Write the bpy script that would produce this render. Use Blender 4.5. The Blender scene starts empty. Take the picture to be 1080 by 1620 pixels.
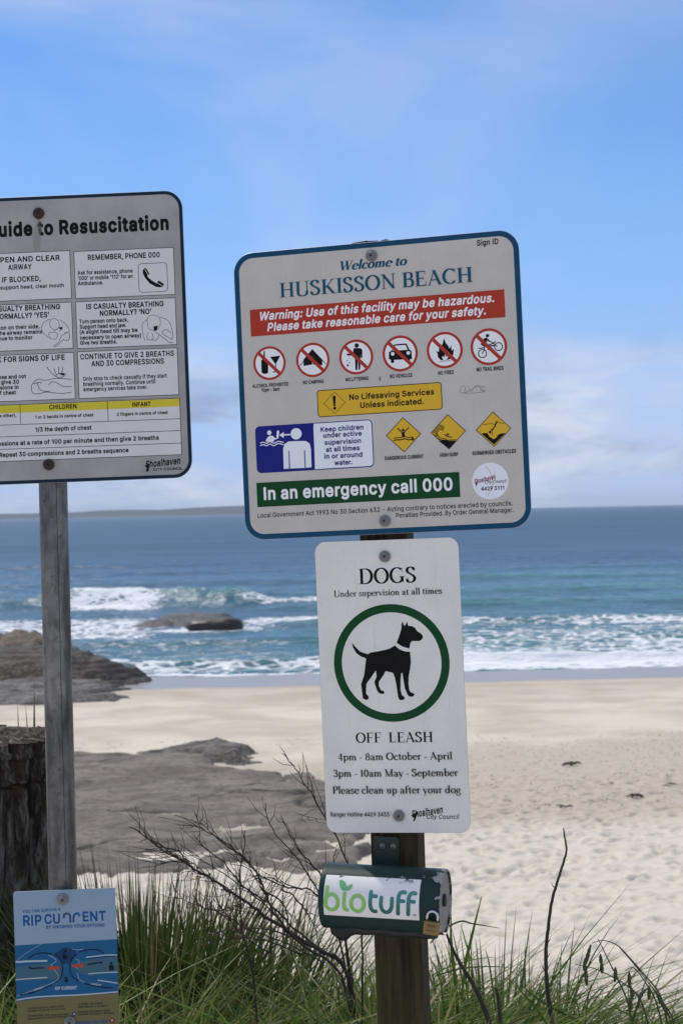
import bpy, bmesh, math, random
import numpy as np
from mathutils import Vector, Matrix
from mathutils.geometry import tessellate_polygon

scn = bpy.context.scene
COL = scn.collection
R = math.radians
rng = np.random.default_rng(7)
random.seed(7)

# ------------------------------------------------------------------ camera, sky, sun, exposure
CAM_Z = 6.0
cam_d = bpy.data.cameras.new('camera')
cam = bpy.data.objects.new('camera', cam_d); COL.objects.link(cam)
cam.location = (0, 0, CAM_Z)
cam_d.sensor_fit = 'VERTICAL'; cam_d.sensor_height = 23.5; cam_d.sensor_width = 15.67
cam_d.lens = 2600 / 1620 * 23.5
pitch = -math.atan(2.3 / 2600); roll = R(1.15)
F = Vector((0, math.cos(pitch), math.sin(pitch))); U0 = Vector((0, -math.sin(pitch), math.cos(pitch))); R0 = Vector((1, 0, 0))
Rt = R0 * math.cos(roll) - U0 * math.sin(roll); Up = U0 * math.cos(roll) + R0 * math.sin(roll)
M = Matrix((Rt, Up, -F)).transposed().to_4x4(); M.translation = Vector((0, 0, CAM_Z))
cam.matrix_world = M
cam_d.clip_start = 0.1; cam_d.clip_end = 40000
cam_d.dof.use_dof = True; cam_d.dof.focus_distance = 3.42; cam_d.dof.aperture_fstop = 7.1
scn.camera = cam

SUN_EL, SUN_AZ = R(56), R(-38)          # azimuth from +Y (the view direction), minus = to the left
sun_dir = Vector((math.sin(SUN_AZ) * math.cos(SUN_EL), math.cos(SUN_AZ) * math.cos(SUN_EL), math.sin(SUN_EL)))
sd = bpy.data.lights.new('sun', 'SUN'); sd.energy = 2.9; sd.angle = R(1.5); sd.color = (1.0, 0.93, 0.82)
so = bpy.data.objects.new('sun', sd); COL.objects.link(so)
so.rotation_euler = sun_dir.to_track_quat('Z', 'Y').to_euler()

world = bpy.data.worlds.new('World'); scn.world = world; world.use_nodes = True
def build_world():
    nt = world.node_tree; N = nt.nodes; L = nt.links; N.clear()
    out = N.new('ShaderNodeOutputWorld'); bg = N.new('ShaderNodeBackground'); bg.inputs[1].default_value = 0.12
    L.new(bg.outputs[0], out.inputs[0])
    sky = N.new('ShaderNodeTexSky'); sky.sky_type = 'NISHITA'; sky.sun_disc = False
    sky.sun_elevation = SUN_EL; sky.sun_rotation = SUN_AZ
    sky.altitude = 5; sky.air_density = 1.0; sky.dust_density = 0.35; sky.ozone_density = 2.2
    tc = N.new('ShaderNodeTexCoord')
    sep = N.new('ShaderNodeSeparateXYZ'); L.new(tc.outputs['Generated'], sep.inputs[0])
    def math_(op, a, b=None, clamp=False):
        m = N.new('ShaderNodeMath'); m.operation = op; m.use_clamp = clamp
        for i, v in enumerate((a, b)):
            if v is None: continue
            if isinstance(v, (int, float)): m.inputs[i].default_value = v
            else: L.new(v, m.inputs[i])
        return m.outputs[0]
    def ramp(v, a, b, c=0.0, d=1.0):
        m = N.new('ShaderNodeMapRange'); m.interpolation_type = 'SMOOTHSTEP'; L.new(v, m.inputs[0])
        for i, q in enumerate((a, b, c, d)): m.inputs[i + 1].default_value = q
        return m.outputs[0]
    def noise(vec, scale, detail=5, rough=.55, dist=0.0):
        n = N.new('ShaderNodeTexNoise'); L.new(vec, n.inputs['Vector']); n.inputs['Scale'].default_value = scale
        n.inputs['Detail'].default_value = detail; n.inputs['Roughness'].default_value = rough; n.inputs['Distortion'].default_value = dist
        return n.outputs[0]
    def mix(f, a, b):
        m = N.new('ShaderNodeMix'); m.data_type = 'RGBA'; L.new(f, m.inputs[0])
        for k, v in ((6, a), (7, b)):
            if isinstance(v, tuple): m.inputs[k].default_value = v
            else: L.new(v, m.inputs[k])
        return m.outputs[2]
    # the clouds lie on a high plane: direction / height
    z = math_('ADD', math_('MAXIMUM', sep.outputs[2], 0.0), 0.10)
    u = math_('DIVIDE', sep.outputs[0], z); v = math_('DIVIDE', sep.outputs[1], z)
    comb = N.new('ShaderNodeCombineXYZ'); L.new(u, comb.inputs[0]); L.new(v, comb.inputs[1])
    mp = N.new('ShaderNodeMapping'); L.new(comb.outputs[0], mp.inputs[0]); mp.inputs['Location'].default_value = (SKYX, SKYY, 0); mp.inputs['Rotation'].default_value = (0, 0, 0.5); mp.inputs['Scale'].default_value = (1.0, .8, 1)
    n1 = noise(mp.outputs[0], 0.9, 6, .5, .4)
    veil = ramp(n1, .36, .60)
    # low puffier banks near the horizon
    comb2 = N.new('ShaderNodeCombineXYZ'); L.new(math_('MULTIPLY', sep.outputs[0], 1.0), comb2.inputs[0]); L.new(math_('MULTIPLY', sep.outputs[2], 3.2), comb2.inputs[1])
    mp2 = N.new('ShaderNodeMapping'); L.new(comb2.outputs[0], mp2.inputs[0]); mp2.inputs['Location'].default_value = (3.1, 1.2, .4)
    n2 = noise(mp2.outputs[0], 8.0, 7, .55, .3)
    low = math_('MULTIPLY', ramp(n2, .42, .58), ramp(sep.outputs[2], .118, .060))
    n3 = noise(mp2.outputs[0], 9.0, 5, .6, .2)
    # base tint of the clear sky
    hs = N.new('ShaderNodeMix'); hs.data_type = 'RGBA'; hs.blend_type = 'MULTIPLY'; hs.inputs[0].default_value = 1
    L.new(sky.outputs[0], hs.inputs[6]); hs.inputs[7].default_value = SKYTINT
    base = hs.outputs[2]
    hz = ramp(sep.outputs[2], .30, -.02)
    base = mix(math_('MULTIPLY', hz, .85), base, HORIZON)
    c0 = mix(math_('MULTIPLY', math_('MULTIPLY', veil, ramp(sep.outputs[2], .22, .42)), .85), base, CLOUD_FILL)  # white cover above the view, added to make the ambient light less blue
    cb = N.new('ShaderNodeCombineXYZ'); L.new(math_('ADD', sep.outputs[0], math_('MULTIPLY', sep.outputs[2], 1.4)), cb.inputs[0]); L.new(math_('MULTIPLY', sep.outputs[2], 2.6), cb.inputs[1]); L.new(sep.outputs[1], cb.inputs[2])
    mpw = N.new('ShaderNodeMapping'); L.new(cb.outputs[0], mpw.inputs[0]); mpw.inputs['Location'].default_value = (.06, -.12, 0)
    wn = noise(mpw.outputs[0], 2.6, 7, .52, .5)
    wisp = math_('MULTIPLY', ramp(wn, WLO, WHI), .62)
    c1 = mix(wisp, c0, CLOUD_HI)
    cl = mix(ramp(n3, .35, .62), CLOUD_SHADE, CLOUD_LOW)
    c2 = mix(math_('MULTIPLY', low, .92), c1, cl)
    L.new(c2, bg.inputs[0])
SKYX, SKYY = 0.3, 0.0
WLO, WHI = .36, .62
CLOUD_FILL = (6.6, 6.7, 7.0, 1)
SKYTINT = (.50, .76, 1.08, 1); HORIZON = (3.0, 4.5, 7.9, 1); CLOUD_HI = (4.6, 5.4, 7.4, 1); CLOUD_LOW = (5.6, 6.1, 7.3, 1); CLOUD_SHADE = (2.7, 3.5, 5.4, 1)
build_world()
vs = scn.view_settings
scn.display_settings.display_device = 'sRGB'
vs.view_transform = 'Standard'; vs.look = 'None'; vs.gamma = 1; vs.exposure = 0.0; vs.use_curve_mapping = False

# ------------------------------------------------------------------ helpers
def lin(c):
    c = c / 255
    return c / 12.92 if c <= .04045 else ((c + .055) / 1.055) ** 2.4
def rgb(r, g, b, k=1.0): return (min(lin(r) * k, .9), min(lin(g) * k, .9), min(lin(b) * k, .9), 1)

class NT:
    """small node-tree builder"""
    def __init__(s, name):
        s.m = bpy.data.materials.new(name); s.m.use_nodes = True
        s.nt = s.m.node_tree; s.N = s.nt.nodes; s.L = s.nt.links
        s.b = s.N['Principled BSDF']; s.tc = None
    def put(s, inp, v):
        if v is None: return
        if hasattr(v, 'is_output') or isinstance(v, bpy.types.NodeSocket): s.L.new(v, inp)
        else: inp.default_value = v
    def obj(s, scale=(1, 1, 1), loc=(0, 0, 0), rot=(0, 0, 0), which='Object'):
        if which == 'World':
            g = s.N.new('ShaderNodeNewGeometry'); src = g.outputs['Position']
        else:
            t = s.N.new('ShaderNodeTexCoord'); src = t.outputs[which]
        m = s.N.new('ShaderNodeMapping'); s.L.new(src, m.inputs[0])
        m.inputs['Scale'].default_value = scale; m.inputs['Location'].default_value = loc; m.inputs['Rotation'].default_value = rot
        return m.outputs[0]
    def noise(s, vec, scale, detail=4, rough=.55, dist=0.0):
        n = s.N.new('ShaderNodeTexNoise'); s.L.new(vec, n.inputs['Vector'])
        n.inputs['Scale'].default_value = scale; n.inputs['Detail'].default_value = detail
        n.inputs['Roughness'].default_value = rough; n.inputs['Distortion'].default_value = dist
        return n.outputs[0]
    def voro(s, vec, scale, feature='F1', out='Distance'):
        n = s.N.new('ShaderNodeTexVoronoi'); n.feature = feature; s.L.new(vec, n.inputs['Vector']); n.inputs['Scale'].default_value = scale
        return n.outputs[out]
    def ramp(s, v, a, b, c=0.0, d=1.0, smooth=True):
        m = s.N.new('ShaderNodeMapRange'); m.interpolation_type = 'SMOOTHSTEP' if smooth else 'LINEAR'; s.put(m.inputs[0], v)
        for i, q in enumerate((a, b, c, d)): m.inputs[i + 1].default_value = q
        return m.outputs[0]
    def math(s, op, a, b=None, clamp=False):
        m = s.N.new('ShaderNodeMath'); m.operation = op; m.use_clamp = clamp
        s.put(m.inputs[0], a); s.put(m.inputs[1], b); return m.outputs[0]
    def mix(s, f, a, b, blend='MIX'):
        m = s.N.new('ShaderNodeMix'); m.data_type = 'RGBA'; m.blend_type = blend
        s.put(m.inputs[0], f); s.put(m.inputs[6], a); s.put(m.inputs[7], b); return m.outputs[2]
    def attr(s, name):
        a = s.N.new('ShaderNodeAttribute'); a.attribute_name = name; return a.outputs['Fac']
    def pos(s):
        g = s.N.new('ShaderNodeNewGeometry'); p = s.N.new('ShaderNodeSeparateXYZ'); s.L.new(g.outputs['Position'], p.inputs[0]); return p.outputs
    def bump(s, h, strength=.3, dist=.01, normal=None):
        b = s.N.new('ShaderNodeBump'); s.put(b.inputs['Height'], h); b.inputs['Strength'].default_value = strength; b.inputs['Distance'].default_value = dist
        if normal is not None: s.L.new(normal, b.inputs['Normal'])
        return b.outputs[0]
    def done(s, color=None, rough=None, metal=None, normal=None, spec=None, **kw):
        s.put(s.b.inputs['Base Color'], color); s.put(s.b.inputs['Roughness'], rough); s.put(s.b.inputs['Metallic'], metal)
        s.put(s.b.inputs['Normal'], normal); s.put(s.b.inputs['Specular IOR Level'], spec)
        for k, v in kw.items(): s.put(s.b.inputs[k.replace('_', ' ')], v)
        return s.m

def tag(o, label=None, cat=None, group=None, kind=None):
    if label: o['label'] = label
    if cat: o['category'] = cat
    if group: o['group'] = group
    if kind: o['kind'] = kind
    return o
def empty(name, loc=(0, 0, 0), rot=(0, 0, 0)):
    o = bpy.data.objects.new(name, None); COL.objects.link(o); o.location = loc; o.rotation_euler = rot; o.empty_display_size = .05
    return o
def mesh_obj(name, verts, faces, mats, parent=None, smooth=False, mi=None):
    me = bpy.data.meshes.new(name); me.from_pydata(verts, [], faces)
    for m in (mats if isinstance(mats, (list, tuple)) else [mats]): me.materials.append(m)
    if mi is not None: me.polygons.foreach_set('material_index', mi)
    if smooth: me.polygons.foreach_set('use_smooth', [True] * len(me.polygons))
    me.update()
    o = bpy.data.objects.new(name, me); COL.objects.link(o)
    if parent: o.parent = parent
    return o
def np_mesh(name, V, Q, mats, parent=None, smooth=True, attrs=None, mi=None):
    """V (n,3), Q (m,4|3) -> object"""
    V = np.asarray(V, dtype=np.float32); Q = np.asarray(Q, dtype=np.int32); k = Q.shape[1]
    me = bpy.data.meshes.new(name)
    me.vertices.add(len(V)); me.vertices.foreach_set('co', V.ravel())
    me.loops.add(Q.size); me.loops.foreach_set('vertex_index', Q.ravel())
    me.polygons.add(len(Q)); me.polygons.foreach_set('loop_start', np.arange(0, Q.size, k, dtype=np.int32))
    me.polygons.foreach_set('use_smooth', np.full(len(Q), smooth))
    for m in (mats if isinstance(mats, (list, tuple)) else [mats]): me.materials.append(m)
    if mi is not None: me.polygons.foreach_set('material_index', np.asarray(mi, dtype=np.int32))
    for n, a in (attrs or {}).items():
        at = me.attributes.new(n, 'FLOAT', 'POINT'); at.data.foreach_set('value', np.asarray(a, dtype=np.float32).ravel())
    me.update(calc_edges=True); me.validate()
    o = bpy.data.objects.new(name, me); COL.objects.link(o)
    if parent: o.parent = parent
    return o
def grid_quads(nr, nc):
    i = np.arange(nr - 1)[:, None] * nc + np.arange(nc - 1)[None, :]
    return np.stack([i, i + 1, i + nc + 1, i + nc], -1).reshape(-1, 4)
def hash2(ix, iy, seed):
    h = (ix.astype(np.int64) * 374761393 + iy.astype(np.int64) * 668265263 + seed * 1442695041) & 0xffffffff
    h = ((h ^ (h >> 13)) * 1274126177) & 0xffffffff
    return ((h ^ (h >> 16)) & 0xffff) / 65535.0
def vnoise(x, y, seed=0):
    ix = np.floor(x); iy = np.floor(y); fx = x - ix; fy = y - iy
    fx = fx * fx * fx * (fx * (fx * 6 - 15) + 10); fy = fy * fy * fy * (fy * (fy * 6 - 15) + 10)
    a = hash2(ix, iy, seed); b = hash2(ix + 1, iy, seed); c = hash2(ix, iy + 1, seed); d = hash2(ix + 1, iy + 1, seed)
    return (a * (1 - fx) + b * fx) * (1 - fy) + (c * (1 - fx) + d * fx) * fy
def fbm(x, y, oct=5, seed=0, gain=.5):
    s = 0; amp = 1; t = 0
    for o in range(oct):
        s = s + amp * vnoise(x * 2 ** o + 17.3 * o, y * 2 ** o - 9.1 * o, seed + o); t += amp; amp *= gain
    return s / t
def sstep(a, b, x):
    t = np.clip((x - a) / (b - a), 0, 1); return t * t * (3 - 2 * t)
def gauss(x, c, w): return np.exp(-((x - c) / w) ** 2)

def tube(pts, radii, n=6, jitter=0.0):
    """verts, faces of a tapered tube along pts"""
    pts = [Vector(p) for p in pts]; V = []; Fc = []
    prev = None
    for i, p in enumerate(pts):
        t = (pts[min(i + 1, len(pts) - 1)] - pts[max(i - 1, 0)]).normalized()
        if prev is None: a = t.orthogonal().normalized()
        else: a = (prev - t * prev.dot(t)).normalized()
        prev = a; b = t.cross(a); r = radii[i] if hasattr(radii, '__len__') else radii
        for k in range(n):
            an = 2 * math.pi * k / n; rr = r * (1 + jitter * random.uniform(-1, 1))
            V.append(tuple(p + (a * math.cos(an) + b * math.sin(an)) * rr))
    for i in range(len(pts) - 1):
        for k in range(n):
            Fc.append((i * n + k, i * n + (k + 1) % n, (i + 1) * n + (k + 1) % n, (i + 1) * n + k))
    Fc.append(tuple(range(n - 1, -1, -1))); Fc.append(tuple(range((len(pts) - 1) * n, len(pts) * n)))
    return V, Fc
class MB:
    def __init__(s): s.V = []; s.F = []; s.M = []
    def add(s, V, Fc, m=0):
        b = len(s.V); s.V += [tuple(v) for v in V]; s.F += [tuple(i + b for i in f) for f in Fc]; s.M += [m] * len(Fc)
    def build(s, name, mats, parent=None, smooth=False): return mesh_obj(name, s.V, s.F, mats, parent, smooth, s.M)
def catmull(P, sub=6):
    P = [Vector(p) for p in P]; out = []
    for i in range(len(P) - 1):
        p0 = P[max(i - 1, 0)]; p1 = P[i]; p2 = P[i + 1]; p3 = P[min(i + 2, len(P) - 1)]
        for k in range(sub):
            t = k / sub
            out.append(.5 * ((2 * p1) + (p2 - p0) * t + (2 * p0 - 5 * p1 + 4 * p2 - p3) * t * t + (3 * p1 - p0 - 3 * p2 + p3) * t ** 3))
    out.append(P[-1]); return out
def lathe(profile, n=24, axis='y'):
    """profile: list of (radius, height); spun round the axis"""
    V = []; Fc = []
    for r, h in profile:
        for k in range(n):
            a = 2 * math.pi * k / n; c, s_ = r * math.cos(a), r * math.sin(a)
            V.append({'y': (c, h, s_), 'z': (c, s_, h), 'x': (h, c, s_)}[axis])
    for i in range(len(profile) - 1):
        for k in range(n):
            Fc.append((i * n + k, i * n + (k + 1) % n, (i + 1) * n + (k + 1) % n, (i + 1) * n + k))
    Fc.append(tuple(range(n))[::-1]); Fc.append(tuple(range((len(profile) - 1) * n, len(profile) * n)))
    return V, Fc

# ------------------------------------------------------------------ materials
def mat_sand():
    n = NT('sand'); p = n.pos(); w = n.obj(which='World')
    y = n.math('ADD', p[1], n.math('MULTIPLY', n.math('SUBTRACT', n.noise(w, .35, 5), .5), 3.5))
    y = n.math('SUBTRACT', y, n.math('MULTIPLY', p[0], .25))
    fine = n.noise(w, 60, 3, .7); med = n.noise(w, 5, 6, .65); big = n.noise(w, .35, 5, .6)
    white = n.mix(med, (.55, .49, .41, 1), (.68, .615, .52, 1))
    tan = n.mix(med, (.43, .37, .295, 1), (.54, .475, .39, 1))
    tan2 = n.mix(n.ramp(big, .35, .65), tan, n.mix(med, (.59, .525, .425, 1), (.66, .595, .49, 1)))
    col = n.mix(n.ramp(y, 24.2, 26.0), white, tan)
    col = n.mix(n.ramp(y, 34, 37), col, tan2)
    # scattered weed and shell grit on the tide line
    sw = n.obj(scale=(.7, 1.8, 1), which='World')
    grit = n.math('MULTIPLY', n.ramp(n.noise(sw, 5.5, 5, .75), .53, .64), n.math('MULTIPLY', n.ramp(y, 25, 27), n.ramp(y, 37, 33)))
    col = n.mix(n.math('MULTIPLY', grit, .6), col, (.22, .18, .135, 1))
    grit2 = n.math('MULTIPLY', n.ramp(n.noise(sw, 1.6, 6, .8), .62, .68), n.ramp(y, 30, 36))
    col = n.mix(n.math('MULTIPLY', grit2, .5), col, (.26, .21, .15, 1))
    yw = n.math('ADD', p[1], n.math('MULTIPLY', n.math('SUBTRACT', n.noise(w, .12, 3), .5), 3.0))
    wet = n.ramp(yw, 54.6, 55.8); damp = n.ramp(yw, 47, 53.5)
    col = n.mix(n.math('MULTIPLY', damp, .35), col, (.34, .29, .23, 1))
    col = n.mix(wet, col, (.30, .27, .235, 1))
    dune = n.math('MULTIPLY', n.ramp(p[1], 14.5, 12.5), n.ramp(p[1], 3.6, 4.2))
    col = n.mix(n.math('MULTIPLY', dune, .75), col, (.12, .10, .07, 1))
    h = n.math('ADD', n.math('MULTIPLY', n.noise(w, 3.2, 5, .6), 1.0), n.math('MULTIPLY', fine, .12))
    hb = n.math('MULTIPLY', h, n.ramp(y, 40, 26, .30, 1.0))
    nb = n.bump(hb, .6, .06)
    rough = n.ramp(wet, 0, 1, .95, .30)
    return n.done(color=col, rough=rough, normal=nb, spec=n.ramp(wet, 0, 1, .15, .42))
def mat_rock(name, c1, c2, c3, scale=1.0, rough=.85, wet=0.0, bumpd=.05):
    n = NT(name); w = n.obj(which='World', scale=(1, 1, 2.2)); p = n.pos()
    a = n.noise(w, 1.1 * scale, 8, .65, .3); b = n.noise(w, 7 * scale, 6, .7); c = n.noise(w, 30 * scale, 4, .7)
    col = n.mix(n.ramp(a, .35, .65), c1, c2); col = n.mix(n.ramp(b, .5, .72), col, c3)
    cr = n.voro(n.obj(which='World', scale=(.45, 1.3, 1)), 1.1 * scale, 'DISTANCE_TO_EDGE')
    dark = n.ramp(cr, 0.0, .04, .55, 1.0)
    col = n.mix(1.0, col, n.mix(dark, (.4, .4, .4, 1), (1, 1, 1, 1)), 'MULTIPLY')
    h = n.math('ADD', n.math('MULTIPLY', a, 1.2), n.math('ADD', n.math('MULTIPLY', b, .5), n.math('MULTIPLY', c, .12)))
    h = n.math('ADD', h, n.ramp(cr, 0, .05, -.25, 0))
    if wet: col = n.mix(n.ramp(n.math('ADD', p[2], n.math('MULTIPLY', a, .3)), .62, .38), col, n.mix(1.0, col, (.38, .38, .40, 1), 'MULTIPLY'))
    return n.done(color=col, rough=n.ramp(b, .3, .7, rough - wet * .5, rough), normal=n.bump(h, .8, bumpd), spec=.3 + .3 * wet)
def mat_sea():
    n = NT('sea_water'); p = n.pos(); w = n.obj(which='World')
    sh = n.attr('shallow'); foam = n.attr('foam')
    wl = n.obj(which='World', scale=(.16, 1.0, 1))
    streak = n.noise(wl, .06, 6, .6); st2 = n.noise(n.obj(which='World', scale=(.25, 1, 1)), .9, 5, .65)
    deep = n.mix(n.ramp(streak, .35, .65), (.018, .058, .115, 1), (.036, .100, .175, 1))
    deep = n.mix(n.math('MULTIPLY', n.ramp(st2, .4, .7), .4), deep, (.035, .10, .16, 1))
    teal = n.mix(n.ramp(st2, .35, .7), (.035, .16, .17, 1), (.10, .30, .30, 1))
    col = n.mix(sh, deep, teal)
    # foam: broken up by noise, denser as the mask rises
    fn = n.noise(n.obj(which='World', scale=(.55, 1.0, 1)), 1.3, 8, .72, .8)
    fv = n.voro(n.obj(which='World', scale=(.6, 1, 1)), 2.2, 'DISTANCE_TO_EDGE')
    lace = n.ramp(fv, .0, .22, .13, -.04)
    s_ = n.math('ADD', n.math('ADD', fn, lace), n.math('MULTIPLY', foam, .75))
    fm = n.ramp(s_, .80, .98)
    fm = n.math('MULTIPLY', fm, n.ramp(foam, .01, .12))
    fcol = n.mix(n.noise(w, 2.5, 5, .7), (.60, .64, .68, 1), (.86, .87, .88, 1))
    col = n.mix(fm, col, fcol)
    far = n.ramp(p[1], 70, 300)
    rough = n.math('ADD', n.ramp(fm, 0, 1, .16, .75), n.math('MULTIPLY', far, .28))
    dist = n.ramp(p[1], 60, 900, 1, 0)
    h = n.math('ADD', n.math('MULTIPLY', n.noise(n.obj(which='World', scale=(.45, 1, 1)), 1.1, 6, .6, .4), 1.0), n.math('MULTIPLY', n.noise(n.obj(which='World', scale=(.35, 1, 1)), .22, 4, .55), 2.0))
    h = n.math('ADD', h, n.math('MULTIPLY', n.noise(n.obj(which='World', scale=(.3, 1, 1)), .035, 4, .55), 5.0))
    h = n.math('ADD', h, n.math('MULTIPLY', fm, .25))
    return n.done(color=col, rough=rough, normal=n.bump(h, .9, .30), IOR=1.33, spec=n.ramp(p[1], 90, 260, .5, .24))
def mat_print(name, col, rough=.5, dirt=.05, spec=.10):
    n = NT(name); o = n.obj(); g = n.noise(o, 18, 5, .65); g2 = n.noise(n.obj(scale=(1, 1, .3)), 60, 3, .7)
    d = n.math('MULTIPLY', n.ramp(n.math('ADD', n.math('MULTIPLY', g, .7), n.math('MULTIPLY', g2, .3)), .35, .7), dirt)
    return n.done(color=n.mix(d, col, (.16, .15, .13, 1)), rough=n.ramp(g, .3, .7, rough - .05, rough + .15), spec=spec)
def mat_simple(name, col, rough=.5, metal=0.0, var=.25, scale=30, bump=0.0, spec=.5):
    n = NT(name); g = n.noise(n.obj(), scale, 5, .65)
    c2 = tuple(c * (1 - var) for c in col[:3]) + (1,)
    return n.done(color=n.mix(g, c2, col), rough=n.ramp(g, .3, .7, max(rough - .1, .03), min(rough + .12, 1)), metal=metal, normal=n.bump(g, bump, .002) if bump else None, spec=spec)

# ------------------------------------------------------------------ beach, dune, slab
def beach_z(x, y):
    z = np.where(y > 15.5, (60.5 - y) * .028, 0)
    near = np.interp(y, [-20, 0, 3.5, 4.9, 5.6, 7, 10, 13, 15.5], [4.9, 4.45, 4.38, 4.36, 4.10, 3.50, 2.50, 1.62, 1.26])
    z = np.where(y <= 15.5, near, z)
    z = np.where(y > 60.5, (60.5 - y) * .05, z)
    z = np.maximum(z, -6)
    amp = np.interp(y, [0, 4, 6, 15, 40, 55, 60], [.10, .10, .14, .05, .05, .025, .022])
    return z + amp * (fbm(x * .45 + 5, y * .45, 4, 3) - .5) * 2
def make_ground():
    sand = mat_sand()
    xs = np.unique(np.concatenate([np.linspace(-400, -30, 20), np.linspace(-30, 30, 301), np.linspace(30, 400, 20)]))
    ys = np.unique(np.concatenate([np.linspace(-60, 0, 13), np.linspace(0, 14.0, 60), np.linspace(14.0, 28, 20), np.linspace(28, 75, 150), np.linspace(75, 200, 12)]))
    X, Y = np.meshgrid(xs, ys); Z = beach_z(X, Y)
    # the finely trodden stretch is its own closer mesh: the coarse sheet dips under it
    inn = (X > -6.9) & (X < 6.9) & (Y > 14.3) & (Y < 32.2)
    Z = np.where(inn, Z - .35, Z)
    o = np_mesh('beach', np.stack([X, Y, Z], -1).reshape(-1, 3), grid_quads(*X.shape), sand); tag(o, kind='structure')
    # trodden dry sand with footprints, real relief
    xs = np.linspace(-7.2, 7.2, 330); ys = np.linspace(14.0, 32.5, 440)
    X, Y = np.meshgrid(xs, ys); Z = beach_z(X, Y)
    D = np.zeros_like(Z); dx = xs[1] - xs[0]; dy = ys[1] - ys[0]
    r = np.random.default_rng(3)
    for k in range(5200):
        cx, cy = r.uniform(-7, 7), 14.2 + 18 * r.random() ** 1.15; a = r.uniform(0, math.pi); l, w_ = r.uniform(.10, .19), r.uniform(.06, .10); dep = r.uniform(.013, .044)
        i0, i1 = int((cx - .45 - xs[0]) / dx), int((cx + .45 - xs[0]) / dx); j0, j1 = int((cy - .45 - ys[0]) / dy), int((cy + .45 - ys[0]) / dy)
        i0 = max(i0, 0); j0 = max(j0, 0)
        sx = X[j0:j1, i0:i1] - cx; sy = Y[j0:j1, i0:i1] - cy
        u = (sx * math.cos(a) + sy * math.sin(a)) / l; v = (-sx * math.sin(a) + sy * math.cos(a)) / w_
        q = np.sqrt(u * u + v * v)
        D[j0:j1, i0:i1] += dep * (-np.exp(-q ** 4) + .45 * np.exp(-((q - 1.35) / .35) ** 2))
    D = np.clip(D, -.10, .07)
    amp = np.interp(Y - .25 * X, [14, 24, 27, 32], [1, 1, .8, .6])
    edge = np.minimum.reduce([sstep(-7.2, -6.8, X), sstep(7.2, 6.8, X), sstep(14.0, 14.4, Y), sstep(32.5, 32.0, Y)])
    Z = Z + (D * amp + .03 * (fbm(X * 3, Y * 3, 3, 9) - .5)) * edge + .004
    o = np_mesh('trodden_sand', np.stack([X, Y, Z], -1).reshape(-1, 3), grid_quads(*X.shape), sand); tag(o, kind='structure')
make_ground()

def poly_mask(X, Y, poly, soft):
    """signed-distance-like soft mask of a polygon"""
    P = np.array(poly, float); inside = np.zeros(X.shape, bool); dist = np.full(X.shape, 1e9)
    n = len(P)
    for i in range(n):
        x1, y1 = P[i]; x2, y2 = P[(i + 1) % n]
        c = ((y1 > Y) != (y2 > Y)) & (X < (x2 - x1) * (Y - y1) / (y2 - y1 + 1e-12) + x1); inside ^= c
        t = np.clip(((X - x1) * (x2 - x1) + (Y - y1) * (y2 - y1)) / ((x2 - x1) ** 2 + (y2 - y1) ** 2), 0, 1)
        dist = np.minimum(dist, np.hypot(X - (x1 + t * (x2 - x1)), Y - (y1 + t * (y2 - y1))))
    sd_ = np.where(inside, dist, -dist)
    return np.clip(sd_ / soft, -1, 1), sd_
def rock_field(name, x0, x1, y0, y1, step, poly, hfun, mat, soft=.5, base=None, sink=.5):
    xs = np.arange(x0, x1, step); ys = np.arange(y0, y1, step); X, Y = np.meshgrid(xs, ys)
    wob = (fbm(X * .9, Y * .9, 4, 31) - .5) * 1.1
    _, sdm = poly_mask(X, Y, poly, soft); sdm = sdm + wob
    m = np.clip(sdm / soft, -1, 1)
    b = beach_z(X, Y) if base is None else base
    Z = b + hfun(X, Y, m, sdm)
    Z = np.where(m < -.6, b - sink, Z)
    keep = (m > -.95)
    Q = grid_quads(*X.shape); kf = keep.ravel()[Q].any(1); Q = Q[kf]
    used = np.unique(Q); re = np.zeros(X.size, int); re[used] = np.arange(len(used))
    V = np.stack([X, Y, Z], -1).reshape(-1, 3)[used]
    return np_mesh(name, V, re[Q], mat)

ROCK_SLAB = mat_rock('grey_sandstone', (.140, .120, .100, 1), (.235, .203, .172, 1), (.080, .068, .057, 1), 1.0, .9, 0, .09)
def slab_h(X, Y, m, sdm):
    h = .066 + .12 * (fbm(X * .5, Y * 1.3, 5, 41) - .42) * 2
    # thin bedding steps
    t = fbm(X * .22 + 3, Y * .8, 4, 44) * 5; h += .05 * (np.floor(t) + sstep(.8, 1, t % 1)) / 3
    h += .03 * (fbm(X * 4, Y * 5, 4, 47) - .5)
    crk = np.abs(fbm(X * .35 + 9, Y * .35, 3, 52) - .5); h -= .16 * np.exp(-(crk / .014) ** 2)
    h = h - .16 * sstep(.25, 1.0, vnoise(X * .35 + 2.2, Y * .6 + 7, 61)) * sstep(-1.0, 1.0, X + 2.5 - (Y - 30) * .1) * 0.6
    return np.where(m > 0, h * sstep(0, .35, m) + (-.06) * (1 - sstep(0, .35, m)), -.06 + m * .5)
slab_poly = [(-11, 36.8), (-6.5, 36.2), (-3.6, 36.0), (-2.0, 33.2), (-.3, 31.8), (.5, 29.0), (.7, 26.2), (.3, 24.2), (-.1, 22.6), (-.8, 21.7), (-1.6, 23.2), (-2.9, 22.3), (-4.4, 22.9), (-6, 22.5), (-11, 23)]
o = rock_field('rock_platform', -12, 3, 20.5, 38.5, .06, slab_poly, slab_h, ROCK_SLAB, .6); tag(o, kind='structure')
LEDGE = mat_rock('dark_ledge_rock', (.055, .048, .042, 1), (.20, .18, .16, 1), (.025, .022, .02, 1), 1.6, .85, 0, .08)
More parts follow.
